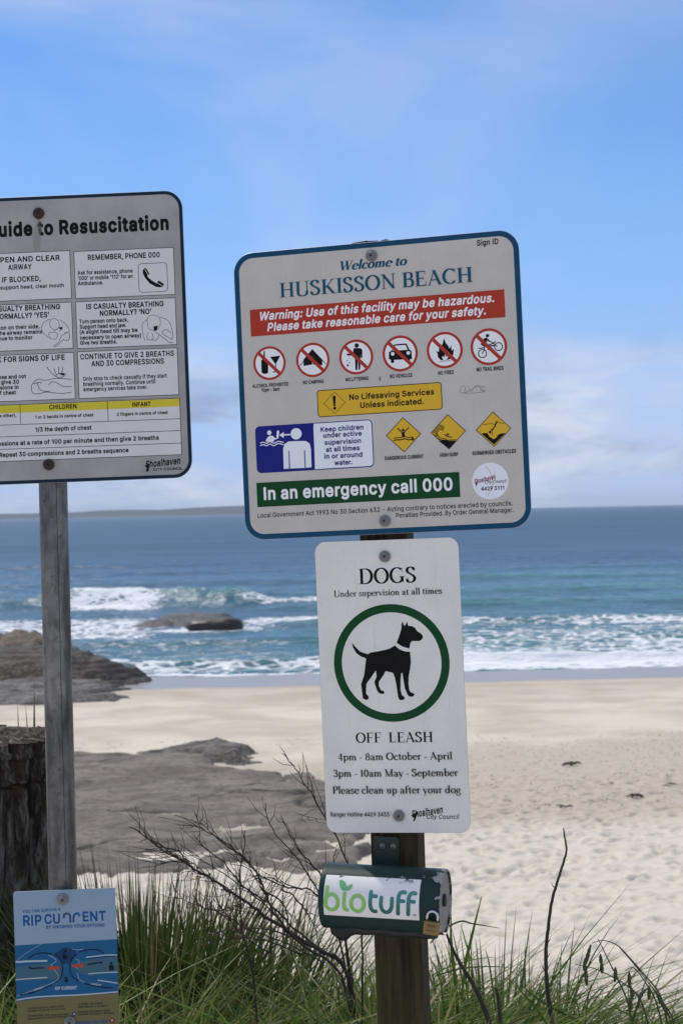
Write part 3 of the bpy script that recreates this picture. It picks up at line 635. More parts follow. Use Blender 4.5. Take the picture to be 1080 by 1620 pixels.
GLYPHS_HEAVY = {
 'G': (520, '424,505 395,525 356,543 312,554 264,558 212,553 168,540 124,517 84,485 57,453 32,413 13,365 1,309 -2,253 1,201 12,149 31,97 58,53 90,17 128,-12 172,-33 216,-44 268,-49 316,-45 356,-35 392,-20 428,2 462,33 487,69 507,113 516,153 520,197 519,265 511,281 496,294 480,298 280,298 264,294 253,285 245,273 241,257 241,193 250,173 260,164 276,158 360,157 364,153 342,121 324,108 300,99 268,95 244,98 224,103 205,113 176,141 164,161 153,189 148,217 145,253 148,289 154,321 163,345 176,369 192,385 208,398 240,410 264,414 284,412 304,407 328,395 352,369 376,321 394,309 408,307 476,307 492,311 504,320 513,333 516,349 503,401 485,437 463,469'),
 'R': (449, '356,524 312,541 276,548 236,551 56,551 36,544 23,528 18,508 18,0 20,-12 24,-22 40,-37 56,-42 128,-42 147,-36 160,-24 167,-4 167,152 168,155 172,156 220,156 223,152 316,-20 332,-37 352,-42 432,-42 452,-34 465,-20 470,-4 467,16 372,192 400,215 425,248 440,280 449,320 451,352 448,388 441,420 425,456 396,495|280,401 288,395 296,385 301,368 303,352 301,332 297,320 290,312 280,306 260,299 232,297 168,298 168,410 232,410 260,408'),
 'a': (389, '310,394 278,411 246,420 194,426 154,423 118,414 82,400 50,377 21,343 1,303 -1,287 2,275 9,263 19,255 68,239 70,235 54,228 31,211 7,183 -7,147 -12,111 -11,99 -5,59 12,23 39,-9 74,-32 118,-46 162,-51 198,-47 230,-38 246,-30 258,-38 270,-41 342,-42 362,-33 374,-21 379,-1 379,251 375,295 357,343 337,371|230,133 232,127 227,115 218,104 206,96 194,91 170,87 158,88 146,91 135,99 136,111 150,120|226,280 231,271 226,268 142,257 140,259 154,277 178,287 210,288'),
 'c': (396, '330,389 298,407 270,418 242,424 206,426 162,422 127,412 90,392 65,372 42,348 20,312 4,272 -5,228 -8,184 -5,144 3,108 17,68 38,33 64,4 95,-20 130,-37 170,-47 210,-50 242,-47 270,-42 302,-29 334,-10 354,7 373,28 390,56 404,92 405,108 396,128 378,141 310,159 290,157 278,150 270,142 257,112 246,100 230,92 206,89 186,92 170,101 158,114 148,132 141,156 138,188 141,216 147,240 160,264 172,276 186,285 218,287 240,280 254,266 273,232 282,225 294,221 310,221 374,237 386,243 394,250 402,264 404,280 390,320 374,346 356,368'),
 'd': (424, '395,544 382,550 370,551 306,551 288,544 276,532 270,516 269,416 266,413 234,423 194,426 158,423 122,413 89,396 60,372 36,344 18,312 3,272 -6,228 -8,188 -6,148 2,108 16,68 36,32 59,4 90,-21 122,-36 154,-47 194,-50 238,-45 282,-29 294,-38 306,-41 378,-42 394,-36 409,-20 414,0 414,508 409,528|238,277 251,264 260,248 267,224 270,188 267,156 259,128 250,112 238,100 222,92 206,90 186,92 170,100 159,112 148,132 141,156 138,192 141,220 147,244 158,265 170,277 186,285 206,287 222,285'),
 'e': (404, '318,395 282,413 242,424 202,426 158,422 119,408 90,393 66,374 38,343 17,308 3,268 -6,224 -8,180 -5,144 4,104 18,66 39,32 63,4 98,-22 130,-36 170,-46 210,-50 258,-46 298,-35 334,-16 366,11 391,44 404,76 407,92 401,112 394,121 384,128 397,136 405,144 413,164 412,228 406,264 396,296 374,340 347,372|266,127 269,124 262,112 250,99 238,92 214,88 190,91 174,97 160,108 148,124 154,127|238,279 249,268 252,264 250,263 156,264 170,278 186,285 206,288 226,285'),
 'i': (167, '137,414 117,421 45,420 33,416 23,408 12,388 11,-4 14,-16 21,-28 33,-37 45,-41 125,-40 136,-36 145,-28 155,-8 156,380 150,400|137,581 113,595 81,600 49,593 21,572 5,548 -1,516 6,484 25,458 53,440 85,435 117,442 145,460 163,488 168,520 160,552 147,572'),
 'n': (410, '318,404 273,421 225,426 177,420 145,406 133,415 117,421 49,421 29,414 17,401 11,380 11,0 16,-20 29,-35 49,-42 117,-42 137,-35 151,-20 156,0 156,224 158,248 165,264 173,274 193,285 209,287 233,281 241,274 250,260 254,228 254,0 259,-20 273,-35 293,-42 365,-41 381,-34 392,-24 397,-12 399,0 399,240 396,280 389,312 376,344 349,380'),
 'o': (415, '322,395 286,413 246,424 206,426 170,424 134,415 94,395 65,372 38,343 20,312 4,272 -5,228 -8,184 -5,144 3,108 17,68 38,33 64,4 98,-22 134,-38 166,-46 202,-50 246,-47 282,-37 321,-20 350,3 376,32 396,64 411,104 421,144 423,188 419,236 411,272 399,304 379,340 351,372|243,276 258,261 267,244 274,216 277,184 274,156 268,132 256,112 245,100 230,92 206,89 186,92 170,100 159,112 146,136 140,160 138,188 141,216 147,240 160,264 172,276 186,285 210,287 230,284'),
 's': (365, '303,392 268,411 232,422 188,426 144,423 100,409 64,389 28,352 11,316 5,280 5,268 13,224 40,180 68,157 86,148 24,134 12,129 -2,112 -6,100 -6,88 10,40 32,8 64,-19 96,-36 136,-46 180,-50 228,-47 276,-33 312,-12 348,26 365,60 372,100 373,112 364,156 336,200 308,223 282,236 336,250 348,256 362,272 366,284 366,296 348,340 332,364|224,105 220,98 204,91 180,87 160,90 148,95 143,100 130,128 132,131 200,115|216,282 224,272 234,252 232,251 180,264 160,271 152,276 156,282 168,288 184,290 204,288'),
 't': (227, '150,505 130,513 62,513 46,509 35,500 27,488 23,476 22,422 -2,420 -13,416 -24,408 -32,396 -36,380 -36,324 -30,305 -18,292 -2,286 23,284 23,92 31,44 35,32 61,-8 94,-31 130,-42 182,-46 210,-42 234,-34 249,-20 255,-4 255,8 243,64 234,81 226,88 214,94 198,96 170,92 168,100 168,280 170,285 214,286 226,291 236,300 245,320 246,380 240,400 234,408 223,416 206,421 170,421 168,424 167,480 162,492'),
 'u': (410, '381,413 361,421 289,420 273,414 259,399 254,379 254,155 252,131 244,115 229,100 217,95 201,92 177,98 169,104 160,119 156,147 156,379 151,399 135,415 113,421 45,420 29,414 19,403 13,391 11,379 12,103 21,67 33,37 57,3 93,-25 137,-42 181,-47 233,-40 265,-26 277,-37 293,-42 361,-42 377,-37 391,-25 397,-13 399,-1 399,379 394,399'),
}
GLYPHS = {
 '(': (273, '242,550 178,552 170,550 166,545 149,517 133,481 107,409 96,365 81,281 76,209 79,157 86,105 98,53 115,1 138,-51 166,-103 174,-109 238,-109 246,-104 249,-99 248,-91 200,21 180,85 168,145 164,205 169,273 182,349 192,389 216,461 248,533 249,541'),
 ')': (273, '105,549 98,552 34,552 29,549 24,541 25,533 57,461 81,389 91,349 104,273 109,209 105,145 100,117 85,57 59,-15 24,-95 26,-103 34,-109 98,-109 108,-103 136,-51 156,-3 172,45 187,101 195,153 196,245 186,325 177,365 156,441 140,481 124,517'),
 ',': (188, '143,82 67,84 57,78 25,-118 27,-126 31,-130 83,-132 91,-130 95,-126 149,66 150,74'),
 '-': (453, '343,255 335,257 111,257 105,253 101,245 101,185 107,177 115,175 339,175 347,180 350,189 350,245'),
 '.': (188, '135,84 119,94 95,100 71,94 53,81 42,65 37,41 42,17 55,-1 75,-14 95,-17 119,-12 139,1 151,21 154,41 149,65'),
 '/': (249, '243,543 235,546 175,546 166,537 2,-71 3,-83 11,-89 71,-89 79,-86 83,-80 247,529 247,537'),
 '0': (453, '329,495 297,515 265,525 229,529 189,525 155,514 122,494 97,470 74,438 56,398 44,354 37,306 35,254 37,202 45,150 56,110 72,74 93,42 121,14 153,-5 189,-16 225,-20 265,-16 301,-4 332,14 357,39 379,70 397,110 409,154 416,202 418,254 416,306 409,354 397,398 379,438 357,470|279,426 294,410 309,386 325,330 331,254 325,178 308,122 294,98 281,84 253,68 225,63 197,68 173,83 159,98 145,122 135,150 128,178 122,254 128,330 136,362 145,386 157,408 174,426 197,441 225,446 257,440'),
 '1': (350, '283,520 275,522 199,521 79,438 73,429 73,357 76,349 83,345 95,349 195,418 199,413 199,1 203,-10 211,-13 279,-13 284,-11 289,-3 289,509'),
 '2': (453, '313,508 281,520 225,529 193,526 165,520 137,508 105,485 73,446 62,421 55,393 53,361 56,353 61,350 125,349 133,351 139,357 143,385 149,404 161,422 177,435 197,443 221,447 249,443 266,437 285,425 296,413 303,397 307,369 305,349 299,333 289,313 271,289 53,53 51,-3 57,-11 65,-13 389,-13 400,-7 402,1 402,57 399,65 393,69 189,70 184,73 326,225 367,281 383,313 390,341 394,369 387,417 369,455 345,484'),
 '3': (453, '381,518 369,522 69,522 61,519 58,514 57,450 61,442 65,440 262,438 146,306 144,298 144,246 148,238 153,236 201,235 237,231 269,222 289,208 304,190 314,166 316,146 313,122 302,98 289,85 269,73 245,66 221,63 193,65 173,70 151,82 135,98 128,110 120,138 113,144 45,145 36,142 33,138 31,130 39,90 59,50 89,20 127,-2 157,-12 185,-18 217,-20 253,-18 285,-10 313,0 343,18 365,38 381,58 394,82 403,114 406,146 404,174 395,202 381,230 362,254 337,274 313,288 285,298 253,302 254,306 383,454 385,510'),
 '4': (445, '349,520 269,522 258,517 27,161 28,101 29,97 37,92 265,92 269,89 269,-3 273,-10 281,-13 341,-13 350,-11 354,-7 356,1 356,89 361,92 413,92 421,95 425,101 426,165 421,173 413,176 356,177 356,509|265,376 269,369 269,177 135,177'),
 '6': (453, '329,520 321,522 253,522 243,518 102,310 82,274 67,242 55,202 51,162 53,126 62,94 73,66 90,42 109,22 137,3 165,-10 193,-17 229,-20 261,-16 289,-9 313,1 341,20 361,41 379,66 391,94 400,126 402,158 400,190 393,218 381,246 357,278 322,306 293,318 265,325 212,326 333,502 335,510|273,239 289,226 301,208 311,182 314,158 312,134 302,106 289,88 273,75 249,64 225,61 201,65 181,74 161,90 149,109 141,130 138,158 141,182 149,207 165,228 181,241 201,249 225,252 249,249'),
 '8': (453, '341,490 309,511 285,521 257,527 225,529 193,527 169,521 141,510 105,486 80,458 63,422 57,378 64,338 81,302 117,266 93,251 73,231 52,198 43,170 39,138 44,94 65,52 93,22 133,-2 161,-12 189,-18 225,-20 261,-18 293,-11 321,-1 361,24 389,54 407,90 414,134 409,170 400,198 380,230 360,250 335,266 371,302 388,338 395,378 389,422 371,458|293,200 313,178 320,162 324,138 321,118 313,101 297,83 277,71 257,65 225,62 197,65 173,72 153,84 140,98 131,118 128,138 132,162 142,182 156,198 173,210 197,219 229,222 253,219 273,213|285,427 298,410 303,394 306,374 303,354 296,338 281,321 269,313 249,305 225,303 205,305 181,313 168,322 157,336 149,354 146,378 149,394 155,410 169,428 181,436 201,444 225,447 249,444 269,437'),
 '9': (453, '339,489 317,505 291,517 257,526 225,529 193,526 165,519 137,506 109,487 90,465 76,445 62,417 53,381 51,353 53,317 60,289 70,265 95,229 129,204 157,191 185,184 239,181 118,5 119,-7 125,-12 201,-13 209,-9 349,197 370,233 385,265 398,309 402,345 400,381 392,413 379,441 363,465|273,434 289,420 301,402 311,377 314,349 311,325 303,301 289,282 274,269 249,259 225,256 201,260 181,268 165,281 150,301 142,325 138,353 142,377 150,401 165,421 179,433 201,444 225,447 249,444'),
 ':': (188, '135,84 119,94 95,100 71,94 53,81 42,65 37,41 42,17 55,-1 75,-14 95,-17 119,-12 139,1 151,21 154,41 149,65|135,360 119,370 95,375 71,370 53,357 40,337 37,317 41,293 55,273 75,261 95,258 119,263 136,273 150,293 154,317 151,337'),
 '?': (358, '201,85 184,96 164,99 140,95 121,81 108,61 105,41 110,17 124,-2 140,-13 164,-17 184,-14 206,1 219,21 222,41 217,65|290,489 260,510 220,524 176,529 136,524 96,510 64,489 37,457 22,425 14,377 17,369 24,365 92,365 100,368 104,373 109,401 117,417 128,431 140,439 160,446 180,449 196,446 216,439 228,431 236,421 247,401 249,385 246,361 236,341 220,323 158,277 141,257 130,237 121,201 119,157 121,145 128,140 192,139 201,141 207,149 209,185 218,213 228,226 292,274 318,305 332,341 337,377 332,417 317,457'),
 'A': (480, '281,521 201,522 193,519 189,515 4,5 3,-3 9,-11 17,-13 85,-13 93,-10 98,-3 143,125 145,129 149,129 333,129 385,-9 393,-13 461,-13 469,-11 474,-7 475,5 288,513|237,408 241,402 264,329 304,217 305,213 301,212 174,213'),
 'B': (456, '337,501 305,514 277,520 241,522 61,522 53,520 49,516 47,509 47,1 49,-7 53,-11 61,-13 245,-13 285,-11 317,-5 349,6 385,29 412,61 426,97 431,133 426,177 413,209 396,233 369,256 351,265 353,269 381,291 400,317 408,341 411,373 407,413 389,452 369,477|301,205 321,189 331,177 339,157 342,137 337,113 321,89 301,78 277,73 245,70 141,70 138,73 139,217 249,218 277,215|301,421 318,397 323,369 321,353 313,336 297,318 281,307 265,302 237,298 141,298 138,301 139,437 241,439 277,434'),
 'C': (510, '409,482 377,502 345,516 309,525 265,529 221,524 181,513 141,494 109,468 83,438 58,398 40,354 31,306 27,254 31,202 40,154 58,110 82,70 109,40 145,13 181,-5 221,-15 265,-20 309,-16 349,-6 377,7 408,26 437,53 460,86 476,122 486,158 484,166 473,173 409,173 401,171 397,166 388,138 367,106 349,92 329,80 309,72 269,66 241,69 213,76 192,86 171,102 151,126 137,150 126,178 119,214 116,254 119,294 125,327 137,358 151,382 169,404 189,420 213,433 241,440 265,443 289,441 313,436 348,418 367,402 388,370 396,342 401,337 409,335 473,335 482,338 486,350 475,390 460,422 437,455'),
 'D': (502, '361,488 317,508 273,518 225,522 61,522 53,520 49,516 47,509 47,1 49,-7 53,-11 61,-13 217,-13 273,-9 317,2 357,20 393,45 423,77 445,113 462,157 471,201 475,253 471,309 460,357 444,397 425,429 393,465|313,417 334,401 353,380 366,357 377,325 384,289 386,253 384,217 378,185 367,153 352,129 333,108 313,93 285,81 253,73 217,70 141,70 138,73 139,437 217,439 253,436 285,429'),
 'E': (419, '377,521 61,522 53,520 49,516 47,509 47,1 49,-7 53,-11 61,-13 373,-13 381,-11 386,-7 388,57 385,65 377,70 141,70 138,73 138,209 138,213 141,216 357,216 365,221 368,229 368,289 365,294 357,299 141,299 138,301 139,437 377,440 383,445 385,453 385,509 382,517'),
 'F': (410, '377,519 369,522 61,522 53,520 49,516 47,509 47,1 49,-7 53,-11 61,-13 125,-13 133,-10 137,-4 138,201 138,205 141,208 345,208 353,210 358,217 359,281 349,291 141,291 138,293 139,437 373,440 380,445 382,453 382,509'),
 'G': (520, '409,480 377,502 345,516 309,525 265,529 221,525 181,514 141,494 106,466 81,438 57,399 40,354 30,306 27,254 30,202 40,154 57,110 81,70 109,39 141,14 181,-5 221,-15 269,-20 309,-17 349,-7 381,7 412,26 441,54 461,83 478,118 488,158 491,198 491,258 486,266 481,269 285,269 273,265 270,254 270,198 273,190 277,187 397,186 401,182 394,150 385,130 365,103 337,82 305,70 269,66 241,69 213,76 189,88 169,105 153,123 137,150 125,182 119,214 116,254 119,294 125,327 137,358 150,382 169,405 189,420 213,433 237,440 265,443 289,441 313,435 345,418 363,402 377,384 397,342 401,338 409,336 473,336 482,338 487,346 486,354 477,388 461,420 438,454'),
 'H': (517, '465,519 457,522 393,522 385,520 380,513 379,305 377,302 373,302 141,302 138,305 137,513 133,519 125,522 61,522 50,517 47,509 47,1 49,-7 53,-11 61,-13 125,-13 133,-10 137,-4 138,213 139,217 141,219 377,219 379,1 381,-7 385,-11 393,-13 457,-13 468,-7 470,1 470,509'),
 'I': (185, '133,519 125,522 57,522 50,517 47,509 47,1 49,-7 57,-13 125,-13 133,-10 138,-3 138,509'),
 'K': (467, '453,521 365,522 357,520 181,331 141,284 138,285 138,289 137,513 133,519 125,522 61,522 50,517 47,509 47,1 49,-7 53,-11 61,-13 125,-13 136,-7 138,1 138,161 197,223 365,-11 373,-13 449,-13 460,-7 462,1 458,9 262,285 261,289 457,500 461,509 458,517'),
 'L': (393, '133,519 125,522 57,522 50,517 47,509 47,1 49,-7 53,-11 61,-13 365,-12 372,-7 374,1 374,57 371,65 365,69 141,70 138,73 138,509'),
 'M': (628, '573,521 477,522 469,520 465,516 341,193 317,124 313,120 293,181 162,517 157,521 149,522 61,522 50,517 47,509 47,1 49,-7 53,-11 61,-13 121,-13 130,-11 135,-3 135,333 137,343 158,285 275,-7 285,-13 341,-13 350,-11 355,-3 489,345 492,337 491,-3 497,-11 501,-13 569,-13 577,-9 581,1 581,509 578,517'),
 'N': (523, '469,520 397,522 389,518 387,513 385,138 146,517 141,521 133,522 61,522 50,517 47,509 47,1 49,-7 53,-11 61,-13 125,-13 133,-10 138,-3 138,305 135,369 137,373 192,281 377,-9 385,-13 461,-13 469,-11 473,-8 476,1 476,509'),
 'O': (533, '392,494 353,513 309,525 265,529 221,524 185,514 142,494 109,468 81,436 57,396 40,354 31,306 27,254 31,202 40,154 58,110 82,70 109,40 141,15 181,-5 221,-15 265,-20 309,-16 353,-5 391,14 423,38 452,70 476,110 493,154 503,202 506,254 503,306 493,354 476,398 453,435 425,467|341,422 362,406 381,384 397,358 408,326 415,294 417,254 415,214 407,178 397,150 381,124 362,102 341,86 317,75 293,68 265,66 241,68 217,74 192,86 169,104 153,124 137,149 126,178 119,214 116,254 119,294 126,330 137,359 153,385 169,405 189,421 213,432 241,440 269,443 293,440 317,434'),
 'P': (445, '361,483 337,499 309,511 273,519 233,522 61,522 53,520 49,516 47,509 47,1 49,-7 53,-11 61,-13 125,-13 136,-7 138,1 138,169 141,173 269,175 309,183 337,195 365,213 385,235 401,257 412,285 420,317 422,349 420,377 412,409 401,437 384,461|293,425 309,413 320,397 329,373 331,349 329,321 321,300 309,281 289,267 265,259 229,255 141,255 138,257 139,437 233,439 265,436'),
 'R': (449, '341,499 305,513 273,519 237,522 61,522 53,520 49,516 47,509 47,1 49,-7 53,-11 61,-13 125,-13 136,-7 138,1 138,181 141,185 237,185 345,-11 353,-13 429,-13 439,-7 440,5 333,201 374,229 401,265 414,293 420,321 422,349 420,381 414,409 401,439 377,473|293,427 309,416 320,401 329,377 332,353 329,325 322,305 309,290 293,280 265,271 233,268 139,269 139,437 233,439 265,436'),
 'S': (447, '359,486 319,511 291,521 263,526 223,529 191,527 163,521 131,509 107,496 83,478 63,454 47,420 39,372 43,340 55,307 76,280 103,259 139,241 291,193 307,183 323,168 330,156 333,140 328,116 319,100 303,85 279,72 255,65 223,62 195,65 171,71 147,84 133,96 124,112 117,140 110,148 39,150 31,148 27,144 25,136 29,108 39,77 51,56 75,28 95,12 123,-3 155,-14 187,-20 223,-22 263,-20 299,-12 327,-1 355,14 378,32 397,56 414,92 421,136 418,172 406,204 387,230 367,248 316,276 215,306 175,320 158,328 143,340 132,356 128,376 132,396 139,410 155,426 171,435 195,443 227,446 251,443 275,437 295,425 315,404 325,372 331,366 399,365 407,367 414,376 406,420 388,456'),
 'T': (449, '425,519 417,522 33,522 25,520 20,513 19,449 25,441 33,439 180,437 180,1 182,-7 189,-12 257,-13 265,-10 270,-3 271,437 421,440 428,445 430,453 430,509'),
 'U': (517, '465,519 457,522 393,522 385,519 381,513 380,181 377,149 366,121 349,97 325,80 293,69 257,65 221,69 191,81 168,97 152,121 141,146 137,181 136,513 133,518 125,522 57,522 49,516 47,509 47,173 50,137 58,105 74,73 93,46 120,21 149,3 181,-10 217,-19 257,-21 297,-19 337,-10 372,5 401,25 423,45 444,73 459,105 467,137 470,173 470,509'),
 'V': (480, '469,520 393,522 385,518 383,513 267,181 241,99 215,181 96,513 89,521 81,522 13,522 4,513 5,501 191,-3 197,-11 205,-13 277,-13 285,-11 289,-7 475,505 475,513'),
 'W': (686, '677,520 669,522 601,522 593,518 591,513 493,131 489,137 392,513 389,518 381,522 305,522 297,519 293,509 193,127 94,513 89,520 81,522 17,522 6,517 4,505 145,-9 153,-13 229,-13 237,-11 241,-7 341,364 345,357 444,-7 453,-13 529,-13 538,-11 543,-3 682,505 682,513'),
 'Y': (472, '461,520 381,522 371,517 269,352 237,295 101,517 93,522 17,522 9,520 4,513 5,501 189,205 190,1 192,-7 197,-12 269,-13 279,-7 281,1 282,205 466,501 467,513'),
 'a': (389, '295,369 267,384 239,392 195,397 159,395 127,387 99,376 71,356 46,328 28,292 31,282 39,278 95,262 103,261 111,268 118,280 127,292 151,309 175,316 215,316 235,309 248,300 256,288 263,256 259,248 247,242 147,228 123,224 95,215 71,204 51,190 32,168 21,140 17,108 23,68 39,35 59,12 87,-6 127,-18 159,-22 191,-19 223,-9 243,1 263,18 265,-4 271,-12 335,-13 343,-11 348,-8 350,0 350,248 346,292 332,328 315,352|261,168 263,140 259,116 249,96 239,84 223,72 199,62 167,58 135,64 121,72 111,82 106,92 105,104 108,120 115,132 127,140 139,147 159,152'),
 'b': (424, '122,519 114,522 50,522 43,517 40,509 40,-3 46,-11 50,-13 114,-13 122,-8 125,-3 126,25 146,6 165,-7 194,-17 230,-21 262,-19 294,-8 320,5 342,22 366,49 381,77 394,113 401,149 403,189 401,225 393,265 382,297 363,329 346,349 322,370 290,387 258,395 230,397 194,394 166,385 143,369 130,358 127,365 127,509|270,301 291,281 303,257 312,225 315,189 312,157 304,121 288,93 270,76 250,64 218,60 190,64 170,75 151,93 137,121 129,153 126,189 129,225 137,257 153,285 169,301 190,312 222,316 250,312'),
 'c': (396, '311,367 287,381 263,390 235,396 207,397 167,394 139,386 107,369 83,350 63,328 45,297 31,261 24,225 21,189 24,149 31,113 45,77 62,49 84,25 111,4 139,-9 171,-18 207,-21 235,-19 263,-14 291,-2 315,12 336,29 352,49 364,69 376,101 371,112 303,130 294,125 286,105 273,85 251,69 227,62 207,59 175,64 152,77 134,97 120,121 112,153 109,185 112,221 120,253 135,280 151,298 175,312 207,317 223,316 251,307 271,292 284,273 293,253 299,250 363,264 371,268 374,273 374,281 363,309 351,329 334,349'),
 'd': (424, '379,520 371,522 311,522 303,519 299,515 298,361 295,356 279,371 259,384 231,394 195,397 163,395 131,386 103,371 79,351 61,329 43,297 31,265 23,225 21,189 23,149 30,113 44,77 59,49 76,29 103,5 131,-9 163,-19 195,-21 231,-17 260,-7 279,6 299,26 300,-3 307,-12 371,-13 379,-11 383,-7 385,1 385,509|255,301 275,281 287,259 296,225 299,189 296,153 287,121 271,92 255,76 235,65 203,60 175,64 152,77 137,93 120,125 112,153 109,189 112,225 119,253 135,283 151,299 175,312 207,316 231,313'),
 'e': (404, '303,370 271,386 239,395 203,397 167,394 135,384 107,369 79,346 61,325 44,297 31,261 23,225 21,185 24,149 31,113 45,77 62,49 83,25 111,4 139,-9 175,-18 211,-21 251,-18 287,-8 319,9 344,29 365,57 378,89 375,99 367,104 307,118 296,113 275,81 263,72 251,66 231,61 211,59 179,64 157,73 137,89 121,113 113,141 112,153 115,156 371,156 381,161 384,169 383,229 378,257 370,285 351,323 329,349|255,303 273,285 285,265 293,237 291,234 115,234 112,237 122,265 135,285 153,301 175,313 207,317 232,313'),
 'f': (254, '251,531 223,540 187,543 159,540 127,530 103,514 87,496 72,465 68,433 67,393 3,392 -2,389 -7,381 -7,325 -3,317 7,314 68,313 68,1 70,-7 75,-12 143,-13 151,-9 155,-3 155,313 231,314 239,321 241,329 239,385 235,390 227,392 155,393 157,437 163,450 175,457 195,461 227,455 235,458 240,465 255,517 255,525'),
 'g': (425, '379,390 371,392 307,391 300,382 299,353 281,370 259,384 231,395 195,397 163,395 131,385 103,371 80,350 63,330 43,298 30,266 23,230 21,190 23,150 31,114 43,84 60,58 80,34 107,15 135,1 163,-6 195,-8 227,-5 255,3 279,17 295,31 298,26 298,-6 292,-42 272,-66 243,-80 203,-84 179,-82 159,-76 141,-66 111,-33 103,-28 95,-29 43,-59 38,-66 39,-74 53,-98 75,-121 99,-139 131,-153 167,-161 207,-164 239,-162 267,-157 295,-148 331,-128 361,-98 374,-74 383,-42 385,-10 385,378|255,302 275,282 288,258 296,230 299,190 296,154 288,126 274,102 255,85 231,75 207,72 175,76 151,88 135,103 122,126 113,154 109,194 112,226 120,254 135,283 151,300 175,312 207,316 231,313'),
 'h': (410, '122,519 114,522 50,522 43,517 40,509 40,1 42,-7 46,-11 54,-13 114,-13 125,-7 127,1 127,225 130,253 138,277 150,294 166,305 186,313 210,316 242,310 262,295 278,269 283,233 283,1 285,-7 294,-13 362,-12 368,-7 370,1 370,241 368,273 363,301 353,325 326,361 302,380 266,393 226,397 182,391 146,374 130,360 128,361 127,509'),
 'i': (167, '122,389 114,392 50,392 45,389 40,381 40,1 42,-7 50,-13 114,-13 122,-10 127,-3 127,377 125,385|122,522 103,533 82,537 62,533 45,521 33,505 28,481 33,461 45,445 62,434 82,430 106,435 123,445 134,461 139,481 134,505'),
 'j': (167, '120,390 51,392 43,388 40,382 40,-30 37,-50 27,-65 19,-71 -13,-74 -22,-82 -23,-146 -17,-154 -13,-156 39,-152 71,-140 99,-118 115,-94 124,-66 127,-30 127,378 125,386|122,522 103,534 83,537 63,533 43,521 31,502 28,482 32,462 43,446 63,434 83,430 103,433 123,446 135,462 139,482 135,503'),
 'k': (381, '366,390 358,392 278,391 130,240 127,245 126,513 122,519 114,522 54,522 43,517 40,509 40,1 42,-7 46,-11 54,-13 114,-13 125,-7 127,1 127,133 150,157 154,157 286,-11 294,-13 370,-13 378,-11 382,-8 385,1 381,9 220,213 221,217 369,369 373,381'),
 'l': (167, '122,539 114,542 50,542 43,537 40,529 40,1 42,-7 50,-13 114,-13 122,-10 127,-3 127,529'),
 'm': (610, '506,381 470,396 438,399 402,395 374,386 350,372 329,353 318,340 294,372 258,393 218,399 190,396 166,388 143,373 126,359 125,381 118,390 54,392 45,389 42,385 40,377 40,1 42,-7 50,-13 114,-13 125,-7 127,1 127,237 130,261 137,281 150,298 162,307 178,314 198,317 226,312 243,301 257,281 261,257 262,-6 266,-11 274,-13 334,-13 343,-11 346,-7 348,1 348,245 351,265 358,285 367,297 378,307 398,315 418,317 442,314 462,304 478,281 483,253 483,1 485,-7 494,-13 558,-13 564,-11 568,-7 570,1 570,253 566,297 550,337 530,364'),
 'n': (410, '302,380 266,393 230,397 186,392 146,374 126,356 125,381 122,387 114,392 50,392 42,385 40,377 40,1 42,-7 46,-11 54,-13 114,-13 125,-7 127,1 127,225 130,253 138,277 150,294 166,305 186,313 210,316 242,310 262,295 278,269 283,233 283,1 285,-7 290,-12 298,-13 358,-13 368,-7 370,1 370,237 368,273 363,301 351,329 330,358'),
 'o': (415, '307,370 275,386 243,395 207,397 175,395 143,387 111,372 83,350 61,325 45,297 31,261 24,225 21,189 24,149 31,113 45,77 62,49 84,25 111,4 143,-10 171,-18 203,-21 243,-18 275,-9 306,5 331,25 353,49 370,77 384,113 392,149 394,185 391,229 383,265 370,297 355,323 333,349|259,301 282,277 295,253 303,221 306,185 303,153 295,121 282,97 263,78 239,64 207,59 175,64 151,78 134,97 119,125 112,153 109,185 112,221 120,253 135,280 151,298 175,312 207,317 239,312'),
 'p': (424, '322,370 291,386 262,395 226,397 194,394 166,385 144,370 126,353 125,382 118,390 54,392 46,390 42,386 40,378 40,-142 42,-150 46,-154 54,-156 114,-156 125,-150 127,-142 127,14 130,20 146,6 166,-7 194,-17 230,-21 262,-19 294,-8 318,4 342,22 366,50 382,78 394,114 401,150 403,190 401,230 393,266 382,298 362,330 345,350|270,301 290,282 304,254 312,226 315,186 312,154 304,122 289,94 270,76 250,64 218,60 190,64 170,75 150,94 137,122 129,154 126,190 129,226 137,258 154,286 170,302 190,312 222,316 250,312'),
 'q': (424, '379,390 371,392 307,391 300,382 299,352 280,370 259,384 231,394 195,397 163,395 131,386 103,370 79,351 59,326 43,298 31,266 23,230 21,190 23,150 31,110 43,78 59,50 79,25 102,6 131,-9 159,-18 195,-21 231,-17 255,-9 279,6 295,21 298,18 298,-146 303,-154 311,-156 375,-156 380,-154 385,-146 385,378|255,301 274,282 287,259 296,226 299,190 296,154 288,122 274,94 253,74 231,64 203,60 175,64 151,78 135,95 121,122 113,150 109,190 112,226 120,254 135,283 151,299 175,312 207,316 231,313'),
 'r': (259, '250,395 214,398 178,393 146,379 126,361 123,385 114,392 50,392 42,385 40,377 40,1 42,-7 46,-11 54,-13 114,-13 125,-7 127,1 127,233 130,260 138,277 147,289 166,304 186,310 206,313 242,309 253,313 256,321 256,385'),
 's': (365, '285,369 257,385 225,394 185,397 145,393 109,382 77,363 53,338 39,309 34,273 41,233 64,197 85,181 113,168 229,136 245,126 253,113 254,101 251,89 237,74 213,63 181,58 153,62 129,73 117,85 105,113 97,120 29,105 25,101 23,93 36,53 52,29 74,9 105,-8 141,-17 181,-21 225,-18 263,-7 301,17 324,41 338,69 344,105 338,145 314,181 293,198 265,212 149,244 133,253 124,265 122,277 125,290 137,305 161,317 185,320 213,316 233,306 248,289 257,269 265,264 329,278 334,281 337,289 326,321 309,347'),
